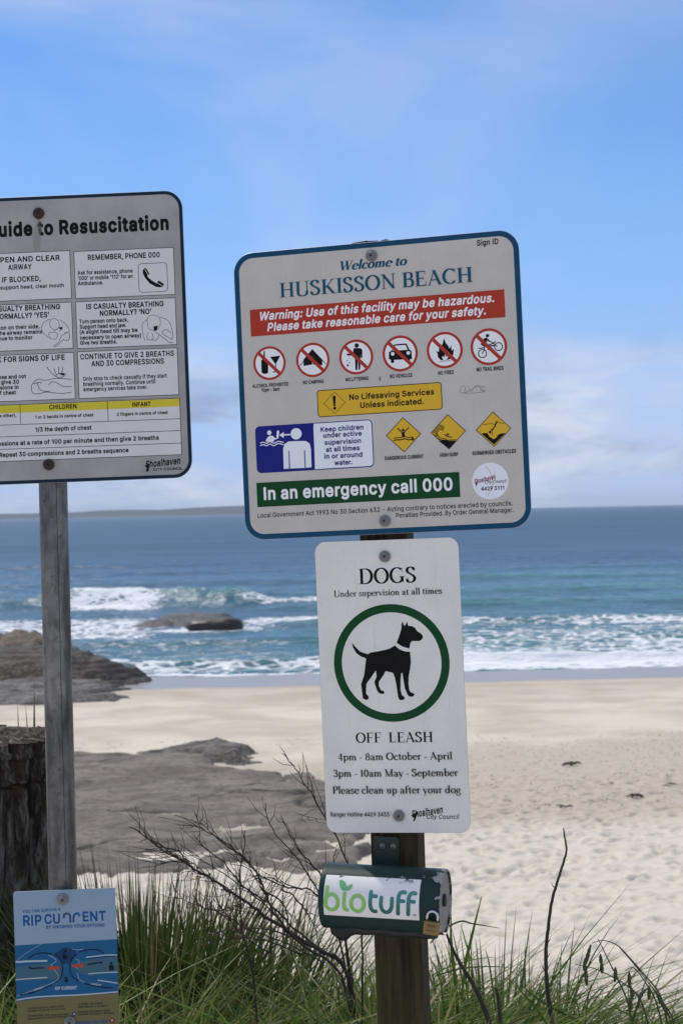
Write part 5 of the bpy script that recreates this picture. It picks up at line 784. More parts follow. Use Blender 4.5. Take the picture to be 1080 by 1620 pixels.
font_cache = {}
def sans_mesh(txt, off):
    key = (txt, off)
    if key in font_cache: return font_cache[key]
    cu = bpy.data.curves.new('t', 'CURVE'); cu.dimensions = '2D'; cu.fill_mode = 'BOTH'; GS_ = GLYPHS_HEAVY if off == .036 else GLYPHS_BOLD if off > .015 else GLYPHS; cu.offset = 0
    pen = 0.0
    for ch in txt:
        if ch == ' ': pen += .19 + off * .4; continue
        adv, data = GS_[ch]
        for sp in data.split('|'):
            P = [tuple(int(q) / 1000 for q in p.split(',')) for p in sp.split(' ')]
            if P[0] == P[-1]: P = P[:-1]
            c = cu.splines.new('POLY'); c.points.add(len(P) - 1); c.use_cyclic_u = True
            for i, (x, y) in enumerate(P): c.points[i].co = (x + pen, y, 0, 1)
        pen += adv / 1000 + (.062 if off == .036 else .036 if off > .015 else .022)
    ob = bpy.data.objects.new('t', cu); COL.objects.link(ob)
    bpy.context.view_layer.update()
    me = bpy.data.meshes.new_from_object(ob.evaluated_get(bpy.context.evaluated_depsgraph_get()))
    V = [(v.co.x, v.co.y) for v in me.vertices]; Fc = [tuple(p.vertices) for p in me.polygons]
    bpy.data.objects.remove(ob); bpy.data.curves.remove(cu); bpy.data.meshes.remove(me)
    font_cache[key] = (V, Fc); return V, Fc
STY = {'s': (.007, 0), 'm': (.0155, 0), 'b': (.025, 0), 'bb': (.036, 0), 'bi': (.025, .21), 'i': (.002, .22), 'x': (.034, .28)}
def text_shapes(item):
    _, txt, x0, z0, x1, z1, cap, col, st = item
    ang = math.atan2(z1 - z0, x1 - x0)
    if abs(ang) < R(1.3): ang = 0; z0 = z1 = (z0 + z1) / 2
    Lw = math.hypot(x1 - x0, z1 - z0)
    if st in ('e', 'f'):
        sh, adv = serif_shapes(txt, .06 if st == 'f' else 0.0); sl = .22 if st == 'f' else 0
        xs = [v[0] for s in sh for v in s[0]]; a, b = min(xs), max(xs) + sl * .6; kx = Lw / (b - a); ky = cap
        if st == 'f': ky *= .95
    else:
        off, sl = STY[st]; V, Fc = sans_mesh(txt, off); xs = [v[0] for v in V]; a, b = min(xs), max(xs) + sl * .6
        kx = Lw / (b - a); ky = cap / .509; sh = [(V, Fc)]
    ca, sa = math.cos(ang), math.sin(ang); out = []
    for V, Fc in sh:
        W = []
        for x, y in V:
            X, Y = (x + sl * y - a) * kx, y * ky
            W.append((x0 + X * ca - Y * sa, z0 + X * sa + Y * ca))
        out.append((W, Fc))
    return out
def rrect(x0, z0, x1, z1, r, n=6):
    if z1 > z0: z0, z1 = z1, z0
    if r <= 0: return [(x0, z1), (x1, z1), (x1, z0), (x0, z0)]
    P = []
    for cx, cz, a in ((x1 - r, z1 + r, -90), (x1 - r, z0 - r, 0), (x0 + r, z0 - r, 90), (x0 + r, z1 + r, 180)):
        for k in range(n + 1): P.append((cx + r * math.cos(R(a + 90 * k / n)), cz + r * math.sin(R(a + 90 * k / n))))
    return P
def poly_shape(pts):
    tr = tessellate_polygon([[Vector((p[0], p[1], 0)) for p in pts]]); return pts, [tuple(t) for t in tr]
def item_shapes(it):
    k = it[0]
    if k == 'P': return it[1], [poly_shape([tuple(p) for p in it[2]])]
    if k == 'Q':
        _, c, x0, z0, x1, z1, r, oc, ow = it; return c, [poly_shape(rrect(x0, z0, x1, z1, r))]
    if k == 'C': return it[1], [disc(it[2], it[3], 40)]
    if k == 'O':
        c, r1, r2 = it[2], it[3], it[4]; pts = disc(c, (r1 + r2) / 2, 56)[0]; pts.append(pts[0]); return it[1], [ribbon(pts, lambda a, b: r1 - r2)]
    if k == 'L':
        sh = []
        pts = it[3]
        for i in range(len(pts) - 1): sh.append(ribbon([pts[i], pts[i + 1]], lambda a, b: it[2]))
        for p in pts[1:-1]: sh.append(disc(p, it[2] / 2, 10))
        return it[1], sh
    if k == 'K':
        pts = [tuple(v)[:2] for v in catmull([(x, y, 0) for x, y in it[3]], 6)]; return it[1], [ribbon(pts, lambda a, b: it[2])]
    if k == 'T': return it[7], text_shapes(it)
def print_part(parent, name, items, y0, label=None):
    y = y0; root = None
    def emit(group, nm, par):
        nonlocal y
        mb = MB(); mats = []
        for it in group:
            if it[0] == 'Q' and it[7]:
                y -= 2.5e-5; _, c, a, b, cc, d, r, oc, ow = it
                if oc not in mats: mats.append(oc)
                V, Fc = poly_shape(rrect(a - ow / 2, b + ow / 2, cc + ow / 2, d - ow / 2, r + ow / 2)); mb.add([(p[0] / 1000, y, p[1] / 1000) for p in V], Fc, mats.index(oc))
                a += ow / 2; b -= ow / 2; cc -= ow / 2; d += ow / 2; it = ('Q', c, a, b, cc, d, max(r - ow / 2, 0), None, 0)
            c, sh = item_shapes(it)
            if c not in mats: mats.append(c)
            for V, Fc in sh:
                y -= 1.0e-5 if len(sh) > 1 else 2.5e-5
                mb.add([(p[0] / 1000, y, p[1] / 1000) for p in V], Fc, mats.index(c))
        # every face looks at the viewer (-Y)
        for i, f in enumerate(mb.F):
            a, b, c = (Vector(mb.V[j]) for j in f[:3])
            if (b - a).cross(c - a).y > 0: mb.F[i] = tuple(reversed(f))
        return mb.build(nm, [pmat(c) for c in mats], par)
    shapes = [it for it in items if it[0] != 'T']; texts = [it for it in items if it[0] == 'T']
    if shapes: root = emit(shapes, name, parent)
    for it in texts: o = emit([it], 'lettering' if shapes else name, root or parent)
    if name == 'scratches': root['kind'] = 'stuff'
    return root or o, y

METAL = mat_simple('galvanised_bolt', (.30, .30, .31, 1), .45, .8, .5, 300)
RUST = mat_simple('rusty_bolt', (.075, .05, .038, 1), .7, .4, .5, 300)
DARKM = mat_simple('dark_socket', (.008, .008, .008, 1), .8)
def bolt(parent, x, z, r=.0118, mat=None, y0=-.001):
    mat = mat or METAL
    y0 = y0 - .003
    mb = MB()
    V, Fc = lathe([(r, y0 + .002), (r, y0 - .0012), (r * .93, y0 - .0020), (r * .70, y0 - .0022), (r * .68, y0 - .0052), (r * .62, y0 - .0062), (r * .46, y0 - .0066), (r * .44, y0 - .0050), (r * .36, y0 - .0050), (r * .34, y0 - .0072), (r * .22, y0 - .0074)], 24)
    Fc = Fc[:-2]
    mb.add([(v[0] + x, v[1], v[2] + z) for v in V], Fc, 0)
    V, Fc = lathe([(r * .22, y0 - .0073), (r * .18, y0 - .0040)], 6); mb.add([(v[0] + x, v[1], v[2] + z) for v in V], Fc, 1)
    return mb.build('bolt', [mat, DARKM], parent)

def sign(name, label, pos, ypr, w, h, r, face, back, border=None, bw=0.0, prints=(), bolts=(), boltmat=None, thick=.0022):
    t = empty(name, pos); t.rotation_mode = 'QUATERNION'
    yaw, lean, rl = (R(a) for a in ypr)
    t.rotation_quaternion = (Matrix.Rotation(yaw, 3, 'Z') @ Matrix.Rotation(lean, 3, 'X') @ Matrix.Rotation(rl, 3, 'Y')).to_quaternion()
    tag(t, label, 'sign')
    P = rrect(-w / 2, h / 2, w / 2, -h / 2, r, 10); n = len(P); c = .0004
    Pi = rrect(-w / 2 + c, h / 2 - c, w / 2 - c, -h / 2 + c, max(r - c, .001), 10)
    V = [(x, -thick / 2, z) for x, z in Pi] + [(x, -thick / 2 + c, z) for x, z in P] + [(x, thick / 2 - c, z) for x, z in P] + [(x, thick / 2, z) for x, z in Pi]
    Fc = [tuple(range(n))] + [tuple(range(3 * n, 4 * n))[::-1]]; mi = [0, 1]
    for k in range(3):
        for i in range(n): Fc.append((k * n + i, k * n + (i + 1) % n, (k + 1) * n + (i + 1) % n, (k + 1) * n + i)); mi.append(1)
    mesh_obj('panel', V, Fc, [face, back], t, False, mi)
    y = -thick / 2 - .0001
    if border is not None:
        I = rrect(-w / 2 + bw, h / 2 - bw, w / 2 - bw, -h / 2 + bw, max(r - bw, .004), 10); O_ = rrect(-w / 2 + .0006, h / 2 - .0006, w / 2 - .0006, -h / 2 + .0006, r - .0006, 10)
        V = [(x, y, z) for x, z in O_] + [(x, y, z) for x, z in I]
        mesh_obj('border', V, [(i, (i + 1) % n, n + (i + 1) % n, n + i) for i in range(n)], border, t)
    cnt = {}
    y -= .00005
    for k, (pn, items) in enumerate(prints): print_part(t, pn, items, y)
    for x, z in bolts: bolt(t, x / 1000, z / 1000, mat=boltmat, y0=-thick / 2)
    return t

BEACH_PRINT = [
 ('heading_lettering', [
  ('T', 'Welcome to', -75.0, 247.9, 71.9, 245.6, 19.82, 'teal', 'f'),
  ('T', 'HUSKISSON BEACH', -201.7, 201.4, 203.0, 200.6, 30.16, 'teal', 'e'),
 ]),
 ('warning_banner', [
  ('Q', 'red', -268.7, 180.8, 266.2, 124.5, 0.0, None, 0.0),
  ('T', 'Warning: Use of this facility may be hazardous.', -249.9, 158.0, 248.4, 156.9, 16.25, 'white', 'bi'),
  ('T', 'Please take reasonable care for your safety.', -232.8, 133.8, 230.2, 133.1, 16.25, 'white', 'bi'),
 ]),
 ('prohibition_symbol', [
  ('C', 'white', (-231.1, 66.6), 35.19),
  ('P', 'black', [(-242.4, 92.9), (-240.0, 93.2), (-240.1, 78.6), (-235.0, 73.1), (-234.1, 64.0), (-234.6, 47.4), (-238.2, 44.8), (-246.2, 45.3), (-249.1, 48.4), (-249.1, 65.1), (-248.7, 73.3), (-244.2, 77.6)]),
  ('P', 'black', [(-229.4, 79.6), (-206.7, 80.6), (-217.9, 62.9)]),
  ('L', 'black', 1.8, [(-217.8, 64.2), (-218.1, 47.5)]),
  ('L', 'black', 2.05, [(-224.7, 47.5), (-213.3, 47.4)]),
  ('O', 'red', (-231.1, 66.6), 35.19, 30.26),
  ('L', 'red', 7.04, [(-254.0, 89.0), (-209.2, 43.1)]),
  ('T', 'ALCOHOL PROHIBITED', -270.4, 17.6, -192.0, 17.1, 6.94, 'black', 'b'),
  ('T', '10pm - 8am', -251.2, 8.1, -211.9, 7.9, 6.94, 'black', 'b'),
 ]),
 ('prohibition_symbol', [
  ('C', 'white', (-137.6, 66.7), 35.7),
  ('P', 'black', [(-137.8, 89.2), (-121.0, 70.2), (-117.3, 66.1), (-117.9, 54.2), (-138.0, 57.3), (-138.2, 76.5), (-139.3, 57.4), (-157.9, 55.4), (-157.8, 68.9)]),
  ('L', 'black', 1.54, [(-137.9, 88.5), (-110.4, 56.7)]),
  ('L', 'black', 1.54, [(-137.9, 88.5), (-165.3, 56.7)]),
  ('O', 'red', (-137.6, 66.7), 35.7, 30.7),
  ('L', 'red', 7.14, [(-160.5, 89.3), (-115.7, 43.0)]),
  ('T', 'NO CAMPING', -161.0, 17.8, -116.7, 17.6, 6.94, 'black', 'b'),
 ]),
 ('prohibition_symbol', [
  ('C', 'white', (-45.3, 66.3), 35.96),
  ('C', 'black', (-43.2, 89.8), 4.62),
  ('P', 'black', [(-50.7, 83.7), (-47.6, 84.8), (-38.5, 84.3), (-33.4, 82.5), (-31.7, 79.1), (-32.4, 63.9), (-35.6, 63.4), (-35.6, 73.0), (-37.9, 40.2), (-41.4, 39.0), (-41.9, 60.8), (-44.0, 39.1), (-48.1, 39.4), (-48.3, 68.8), (-63.9, 70.7), (-65.8, 73.1), (-64.2, 74.5), (-51.2, 74.1)]),
  ('P', 'black', [(-61.5, 66.0), (-59.4, 66.6), (-59.5, 64.0)]),
  ('P', 'black', [(-66.4, 61.2), (-62.2, 61.4), (-64.9, 58.8)]),
  ('P', 'black', [(-60.6, 57.5), (-57.3, 54.3), (-61.0, 54.5)]),
  ('P', 'black', [(-64.6, 54.3), (-61.0, 48.9), (-66.2, 47.8)]),
  ('O', 'red', (-45.3, 66.3), 35.96, 30.93),
  ('L', 'red', 7.19, [(-68.1, 88.9), (-23.6, 42.6)]),
  ('T', 'NO LITTERING', -69.8, 17.6, -21.6, 17.6, 6.94, 'black', 'b'),
 ]),
 ('prohibition_symbol', [
  ('C', 'white', (47.1, 66.9), 36.87),
  ('P', 'black', [(23.6, 71.2), (29.1, 73.5), (35.6, 86.2), (43.7, 86.7), (61.2, 86.5), (66.8, 73.4), (70.9, 70.5), (71.2, 53.9), (66.9, 53.9), (66.8, 50.3), (62.2, 50.6), (62.4, 54.0), (33.6, 54.7), (33.9, 49.9), (30.6, 47.8), (27.2, 49.9), (26.6, 55.7), (22.9, 56.8)]),
  ('P', 'white', [(31.8, 73.8), (37.1, 83.5), (59.2, 83.5), (63.0, 73.2)]),
  ('C', 'white', (31.5, 67.3), 3.77),
  ('C', 'white', (64.0, 66.8), 3.77),
  ('O', 'red', (47.1, 66.9), 36.87, 31.71),
  ('L', 'red', 7.37, [(24.1, 89.9), (69.1, 42.7)]),
  ('T', 'NO VEHICLES', 23.5, 18.2, 70.0, 17.4, 7.27, 'black', 'b'),
 ]),
 ('prohibition_symbol', [
  ('C', 'white', (139.4, 67.2), 37.14),
  ('P', 'black', [(138.7, 91.8), (142.4, 81.6), (147.4, 74.7), (149.3, 69.3), (152.8, 76.9), (153.9, 65.1), (158.3, 68.7), (156.7, 57.0), (150.2, 48.3), (140.8, 46.1), (130.2, 47.4), (124.7, 54.1), (124.2, 62.0), (121.0, 66.9), (127.0, 64.4), (128.3, 74.8), (131.4, 71.9), (133.8, 78.3), (135.8, 80.8)]),
  ('P', 'white', [(135.5, 47.3), (133.2, 53.5), (135.9, 55.4), (137.9, 51.8), (140.1, 59.5), (141.6, 53.4), (146.0, 54.6), (144.1, 48.8), (140.8, 46.6)]),
  ('L', 'black', 0.81, [(125.6, 44.6), (151.3, 44.8)]),
  ('O', 'red', (139.4, 67.2), 37.14, 31.94),
  ('L', 'red', 7.43, [(116.5, 90.1), (161.2, 43.0)]),
  ('T', 'NO FIRES', 123.8, 17.9, 155.6, 17.9, 7.27, 'black', 'b'),
 ]),
 ('prohibition_symbol', [
  ('C', 'white', (229.6, 67.5), 37.14),
  ('C', 'black', (227.8, 90.0), 3.5),
  ('L', 'black', 1.35, [(227.9, 92.1), (232.6, 90.9)]),
  ('P', 'black', [(220.5, 85.0), (225.8, 86.5), (234.5, 77.5), (233.2, 76.0), (226.3, 80.2), (223.8, 71.8), (219.7, 68.2), (212.9, 73.9)]),
  ('L', 'black', 2.15, [(208.3, 65.6), (220.9, 66.0)]),
  ('L', 'black', 1.88, [(221.2, 72.0), (220.2, 61.6), (215.6, 54.1)]),
  ('L', 'black', 2.42, [(222.3, 68.0), (237.0, 73.4), (243.7, 76.8)]),
  ('L', 'black', 1.61, [(234.5, 77.5), (247.1, 66.7)]),
  ('L', 'black', 2.42, [(227.2, 61.1), (232.8, 68.5), (240.7, 69.3)]),
  ('O', 'black', (216.2, 54.6), 9.15, 7.27),
  ('O', 'black', (249.2, 66.3), 8.88, 7.0),
  ('O', 'red', (229.6, 67.5), 37.14, 31.94),
  ('L', 'red', 7.43, [(207.0, 90.3), (251.1, 43.4)]),
  ('T', 'NO TRAIL BIKES', 202.7, 19.3, 256.9, 19.5, 7.27, 'black', 'b'),
 ]),
 ('services_notice', [
  ('Q', 'yellow', -131.4, 2.3, 128.8, -52.0, 5.72, 'black', 1.59),
  ('L', 'black', 0.95, [(-94.8, -2.5), (-72.9, -24.9), (-95.6, -47.4), (-118.6, -25.2), (-94.8, -2.5)]),
  ('P', 'black', [(-99.1, -11.6), (-95.8, -9.9), (-92.3, -11.7), (-94.2, -31.8), (-96.2, -32.9), (-97.8, -30.9)]),
  ('C', 'black', (-95.7, -36.1), 3.18),
  ('T', 'No Lifesaving Services', -63.9, -21.1, 113.7, -20.8, 10.81, 'black', 'b'),
  ('T', 'Unless indicated.', -41.5, -38.2, 91.4, -39.4, 10.81, 'black', 'b'),
 ]),
 ('supervision_notice', [
  ('Q', 'blue', -268.9, -63.6, -17.8, -161.4, 10.18, None, 0.0),
  ('Q', 'white2', -142.8, -65.4, -19.8, -159.2, 8.27, None, 0.0),
  ('P', 'white2', [(-142.0, -65.3), (-117.9, -65.2), (-119.0, -159.3), (-143.5, -159.6)]),
  ('C', 'white2', (-180.5, -83.9), 11.77),
  ('P', 'white2', [(-209.9, -113.8), (-206.5, -103.9), (-198.0, -99.0), (-181.6, -99.0), (-160.3, -100.2), (-152.4, -106.1), (-150.3, -117.2), (-150.8, -155.1), (-163.2, -155.4), (-162.8, -119.1), (-165.1, -118.9), (-165.2, -155.6), (-196.7, -155.1), (-196.3, -118.4), (-198.3, -118.3), (-199.3, -155.3), (-210.5, -155.3)]),
  ('L', 'white2', 2.86, [(-193.1, -84.7), (-208.9, -84.7)]),
  ('P', 'white2', [(-217.1, -84.6), (-206.9, -78.5), (-207.5, -91.2)]),
  ('C', 'white2', (-238.3, -78.2), 4.77),
  ('P', 'white2', [(-247.4, -95.8), (-243.1, -88.1), (-236.9, -84.4), (-230.4, -85.4), (-226.6, -90.0), (-223.4, -90.9), (-221.7, -76.7), (-219.3, -74.3), (-216.4, -76.4), (-219.1, -91.1), (-228.1, -93.8), (-229.6, -97.5)]),
  ('K', 'white2', 1.91, [(-258.8, -99.0), (-252.5, -97.4), (-244.9, -99.8), (-237.5, -97.0), (-229.4, -100.7), (-219.4, -97.4), (-208.0, -100.6)]),
  ('K', 'white2', 1.91, [(-259.1, -104.0), (-252.7, -102.5), (-245.2, -104.8), (-237.8, -102.1), (-229.7, -105.7), (-219.6, -101.9), (-208.2, -105.1)]),
  ('T', 'Keep children', -127.8, -82.9, -36.9, -83.0, 9.22, 'navy', 'b'),
  ('T', 'under active', -122.5, -95.2, -41.0, -95.9, 9.22, 'navy', 'b'),
  ('T', 'supervision', -120.6, -110.1, -43.3, -110.8, 9.22, 'navy', 'b'),
  ('T', 'at all times', -118.1, -124.8, -46.6, -125.4, 9.22, 'navy', 'b'),
  ('T', 'in or around', -122.6, -138.7, -41.7, -139.1, 9.22, 'navy', 'b'),
  ('T', 'water.', -101.5, -153.1, -63.0, -153.6, 9.22, 'navy', 'b'),
 ]),
 ('hazard_symbol', [
  ('P', 'yellow', [(45.0, -66.0), (46.7, -64.5), (48.3, -66.2), (80.2, -97.9), (81.8, -99.6), (80.1, -101.2), (47.7, -132.8), (46.0, -134.4), (44.4, -132.6), (12.0, -101.0), (10.4, -99.2), (12.2, -97.7)]),
  ('C', 'black', (45.8, -89.8), 2.81),
  ('P', 'black', [(42.5, -93.7), (48.7, -93.5), (49.1, -103.7), (42.9, -103.6)]),
  ('L', 'black', 2.25, [(44.4, -95.7), (34.2, -84.9)]),
  ('L', 'black', 2.25, [(47.2, -95.4), (58.1, -84.7)]),
  ('K', 'black', 1.69, [(25.1, -105.6), (32.2, -104.1), (40.6, -104.9), (49.1, -103.2), (56.0, -105.5), (65.9, -104.7)]),
  ('K', 'black', 2.25, [(24.9, -110.0), (32.0, -108.8), (40.4, -109.3), (48.9, -107.6), (55.8, -110.2), (64.3, -109.6)]),
  ('P', 'black', [(62.6, -103.1), (69.1, -109.0), (64.1, -114.0)]),
  ('L', 'black', 1.27, [(45.0, -66.0), (46.7, -64.5), (48.3, -66.2), (80.2, -97.9), (81.8, -99.6), (80.1, -101.2), (47.7, -132.8), (46.0, -134.4), (44.4, -132.6), (12.0, -101.0), (10.4, -99.2), (12.2, -97.7), (45.0, -66.0)]),
  ('T', 'DANGEROUS CURRENT', 5.3, -148.4, 85.6, -149.5, 7.03, 'black', 'b'),
 ]),
 ('hazard_symbol', [
  ('P', 'yellow', [(137.7, -65.7), (139.4, -64.2), (141.0, -65.9), (172.5, -97.3), (174.0, -99.1), (172.3, -100.6), (140.4, -132.1), (138.7, -133.6), (137.1, -131.9), (105.2, -100.4), (103.6, -98.7), (105.4, -97.2)]),
  ('P', 'black', [(118.4, -116.6), (126.8, -114.3), (140.6, -117.3), (154.4, -117.6), (138.7, -133.1)]),
  ('K', 'black', 1.41, [(107.5, -100.3), (112.7, -89.7), (121.3, -83.9), (131.9, -88.9)]),
  ('K', 'black', 1.41, [(109.8, -102.6), (114.2, -92.2), (122.0, -86.9), (130.9, -91.6)]),
  ('K', 'black', 1.41, [(112.2, -105.0), (115.8, -94.8), (122.7, -90.0), (130.0, -94.3)]),
  ('K', 'black', 1.41, [(114.6, -107.3), (117.3, -97.3), (123.4, -93.0), (129.0, -96.9)]),
  ('K', 'black', 1.69, [(110.6, -104.6), (115.9, -110.4), (126.8, -114.9), (140.6, -115.7), (154.5, -115.9)]),
  ('K', 'black', 1.69, [(114.9, -100.8), (118.8, -107.8), (126.9, -111.6), (135.2, -113.2)]),
  ('L', 'black', 1.97, [(130.1, -103.6), (138.2, -108.4), (146.4, -110.8)]),
  ('L', 'black', 1.41, [(137.1, -101.2), (135.4, -108.8)]),
  ('C', 'black', (139.0, -104.1), 1.69),
  ('L', 'black', 1.27, [(137.7, -65.7), (139.4, -64.2), (141.0, -65.9), (172.5, -97.3), (174.0, -99.1), (172.3, -100.6), (140.4, -132.1), (138.7, -133.6), (137.1, -131.9), (105.2, -100.4), (103.6, -98.7), (105.4, -97.2), (137.7, -65.7)]),
  ('T', 'HIGH SURF', 119.9, -148.4, 157.0, -149.1, 7.03, 'black', 'b'),
 ]),
 ('hazard_symbol', [
  ('P', 'yellow', [(230.0, -65.7), (231.7, -64.2), (233.3, -65.9), (264.6, -97.4), (266.1, -99.2), (264.4, -100.7), (232.6, -132.2), (230.9, -133.7), (229.4, -132.0), (197.7, -100.5), (196.1, -98.8), (197.8, -97.2)]),
  ('P', 'black', [(205.9, -106.2), (218.3, -105.5), (222.8, -113.9), (230.8, -119.3), (236.4, -116.1), (239.9, -110.9), (245.5, -108.5), (255.1, -108.3), (231.1, -130.2)]),
  ('K', 'black', 1.13, [(210.3, -88.7), (219.1, -88.2), (226.0, -86.4), (232.7, -89.0), (241.1, -86.5), (251.9, -89.3)]),
  ('L', 'black', 2.53, [(239.4, -82.3), (234.8, -92.9), (227.2, -102.0)]),
  ('L', 'black', 1.41, [(226.9, -97.9), (228.5, -110.2)]),
  ('C', 'black', (223.8, -104.5), 2.53),
  ('L', 'black', 1.27, [(230.0, -65.7), (231.7, -64.2), (233.3, -65.9), (264.6, -97.4), (266.1, -99.2), (264.4, -100.7), (232.6, -132.2), (230.9, -133.7), (229.4, -132.0), (197.7, -100.5), (196.1, -98.8), (197.8, -97.2), (230.0, -65.7)]),
  ('T', 'SUBMERGED OBSTACLES', 186.3, -148.6, 274.4, -148.9, 7.03, 'black', 'b'),
 ]),
 ('emergency_banner', [
  ('Q', 'green', -271.2, -181.2, 157.5, -232.0, 0.0, None, 0.0),
  ('T', 'In an emergency call 000', -256.3, -216.8, 142.7, -216.8, 24.44, 'white', 'b'),
 ]),
 ('fine_print', [
  ('T', 'Local Government Act 1993 No 30 Section 632 - Acting contrary to notices erected by councils.', -271.5, -254.2, 262.9, -254.0, 9.25, 'black', 's'),
  ('T', 'Penalties Provided. By Order General Manager.', 23.0, -267.3, 263.7, -267.9, 9.25, 'black', 's'),
  ('T', 'Sign ID', 215.1, 273.6, 259.0, 272.8, 10.57, 'black', 'b'),
 ]),
 ('council_sticker', [
  ('C', 'white2', (219.7, -202.8), 36.99),
  ('K', 'cream', 2.05, [(212.5, -173.6), (219.2, -182.5), (222.9, -194.1), (224.6, -204.1), (226.1, -216.9)]),
  ('K', 'cream', 1.61, [(231.2, -184.6), (224.9, -197.0), (223.6, -209.7), (219.5, -222.2), (212.5, -232.9)]),
  ('T', 'Shoalhaven', 187.4, -206.7, 232.4, -198.8, 8.51, 'maroon', 'x'),
  ('P', 'maroon', [(189.5, -205.4), (195.6, -202.5), (191.3, -213.0), (189.7, -209.3)]),
  ('T', 'City Council', 208.0, -207.7, 252.9, -207.7, 6.46, 'black', 'i'),
  ('T', '4429 3111', 200.5, -221.3, 247.3, -221.5, 7.34, 'black', 'b'),
 ]),
 ('scratches', [
  ('K', 'graffiti', 0.95, [(163.9, -21.0), (172.3, -7.6), (178.4, -11.1), (176.3, -21.8), (189.0, -16.4), (201.7, -11.1), (217.2, -12.1), (207.6, -17.7), (218.3, -21.4), (194.9, -23.6), (167.0, -21.8)]),
  ('K', 'graffiti', 0.64, [(183.2, -8.3), (188.8, -21.0), (201.9, -8.0), (216.7, -23.8)]),
  ('P', 'graffiti', [(1.8, 24.0), (4.8, 19.1), (2.9, 12.1), (0.2, 16.3)]),
 ]),
]
DOG_PRINT = [
 ('heading_lettering', [
  ('T', 'DOGS', -59.1, 210.8, 60.1, 211.2, 31.51, 'black', 'e'),
  ('T', 'Under supervision at all times', -113.2, 186.3, 112.2, 186.1, 13.01, 'black', 'e'),
 ]),
 ('dog_symbol', [
  ('O', 'green', (1.1, 47.7), 120.56, 103.78),
  ('P', 'black', [(13.8, 88.3), (22.3, 109.2), (25.4, 119.2), (25.4, 125.9), (27.7, 131.8), (31.1, 123.0), (33.2, 124.0), (37.6, 131.2), (39.2, 122.8), (46.7, 121.9), (53.3, 118.4), (57.1, 111.6), (67.0, 104.6), (69.2, 99.6), (66.5, 94.0), (60.6, 90.8), (52.1, 91.3), (45.3, 91.2), (42.4, 86.9), (39.9, 76.2), (26.1, 80.3)]),
  ('P', 'black', [(9.9, 83.3), (19.1, 75.1), (30.8, 70.4), (41.0, 69.5), (41.8, 48.4), (39.5, 35.1), (35.7, 18.4), (34.8, 5.0), (35.9, -8.4), (39.0, -13.5), (44.8, -15.2), (46.3, -18.6), (43.1, -21.9), (36.3, -22.1), (32.0, -18.4), (26.8, -4.9), (24.3, 15.3), (23.1, 27.0), (20.7, 26.1), (18.8, 15.4), (17.8, -8.0), (20.1, -18.1), (25.0, -22.3), (25.5, -26.3), (21.3, -28.9), (14.5, -28.1), (11.8, -21.3), (9.4, 2.2), (6.7, 19.0), (3.3, 27.5), (-11.9, 31.2), (-16.4, 22.9), (-26.6, 9.6), (-27.0, 1.2), (-23.2, -7.3), (-17.2, -9.7), (-15.6, -13.4), (-19.1, -15.7), (-26.0, -14.6), (-30.2, -10.5), (-35.4, 4.8), (-35.9, 10.5), (-31.0, 19.8), (-31.8, 33.3), (-41.6, 20.0), (-52.5, 6.8), (-53.5, 0.1), (-54.5, -13.4), (-49.6, -20.2), (-49.5, -25.3), (-55.8, -27.2), (-61.8, -23.4), (-62.9, -9.9), (-64.3, 5.3), (-57.0, 23.7), (-51.3, 57.9), (-62.2, 62.6), (-71.5, 69.5), (-77.9, 81.5), (-79.6, 91.7), (-73.4, 83.1), (-63.4, 72.7), (-47.5, 66.6), (-41.2, 70.2), (-27.3, 71.8), (-10.0, 74.8), (0.4, 77.9)]),
 ]),
 ('hours_lettering', [
  ('T', 'OFF  LEASH', -80.3, -114.8, 80.4, -115.0, 20.55, 'black', 'e'),
  ('T', '4pm - 8am October - April', -119.3, -150.1, 118.3, -151.4, 15.07, 'black', 'e'),
  ('T', '3pm - 10am May - September', -130.2, -183.9, 128.9, -185.1, 15.07, 'black', 'e'),
  ('T', 'Please clean up after your dog', -133.4, -218.3, 133.1, -219.7, 15.07, 'black', 'e'),
  ('T', 'Ranger Hotline 4429 3433', -139.7, -265.7, -16.4, -265.9, 8.22, 'black', 's'),
 ]),
 ('council_logo', [
  ('T', 'Shoalhaven', 30.2, -268.7, 96.8, -258.8, 13.7, 'black', 'x'),
  ('P', 'black', [(28.0, -264.3), (43.7, -256.0), (39.9, -266.0), (35.0, -277.0), (32.0, -276.0), (34.7, -267.7)]),
  ('T', 'City Council', 59.3, -271.7, 128.2, -271.2, 8.56, 'black', 'i'),
 ]),
]
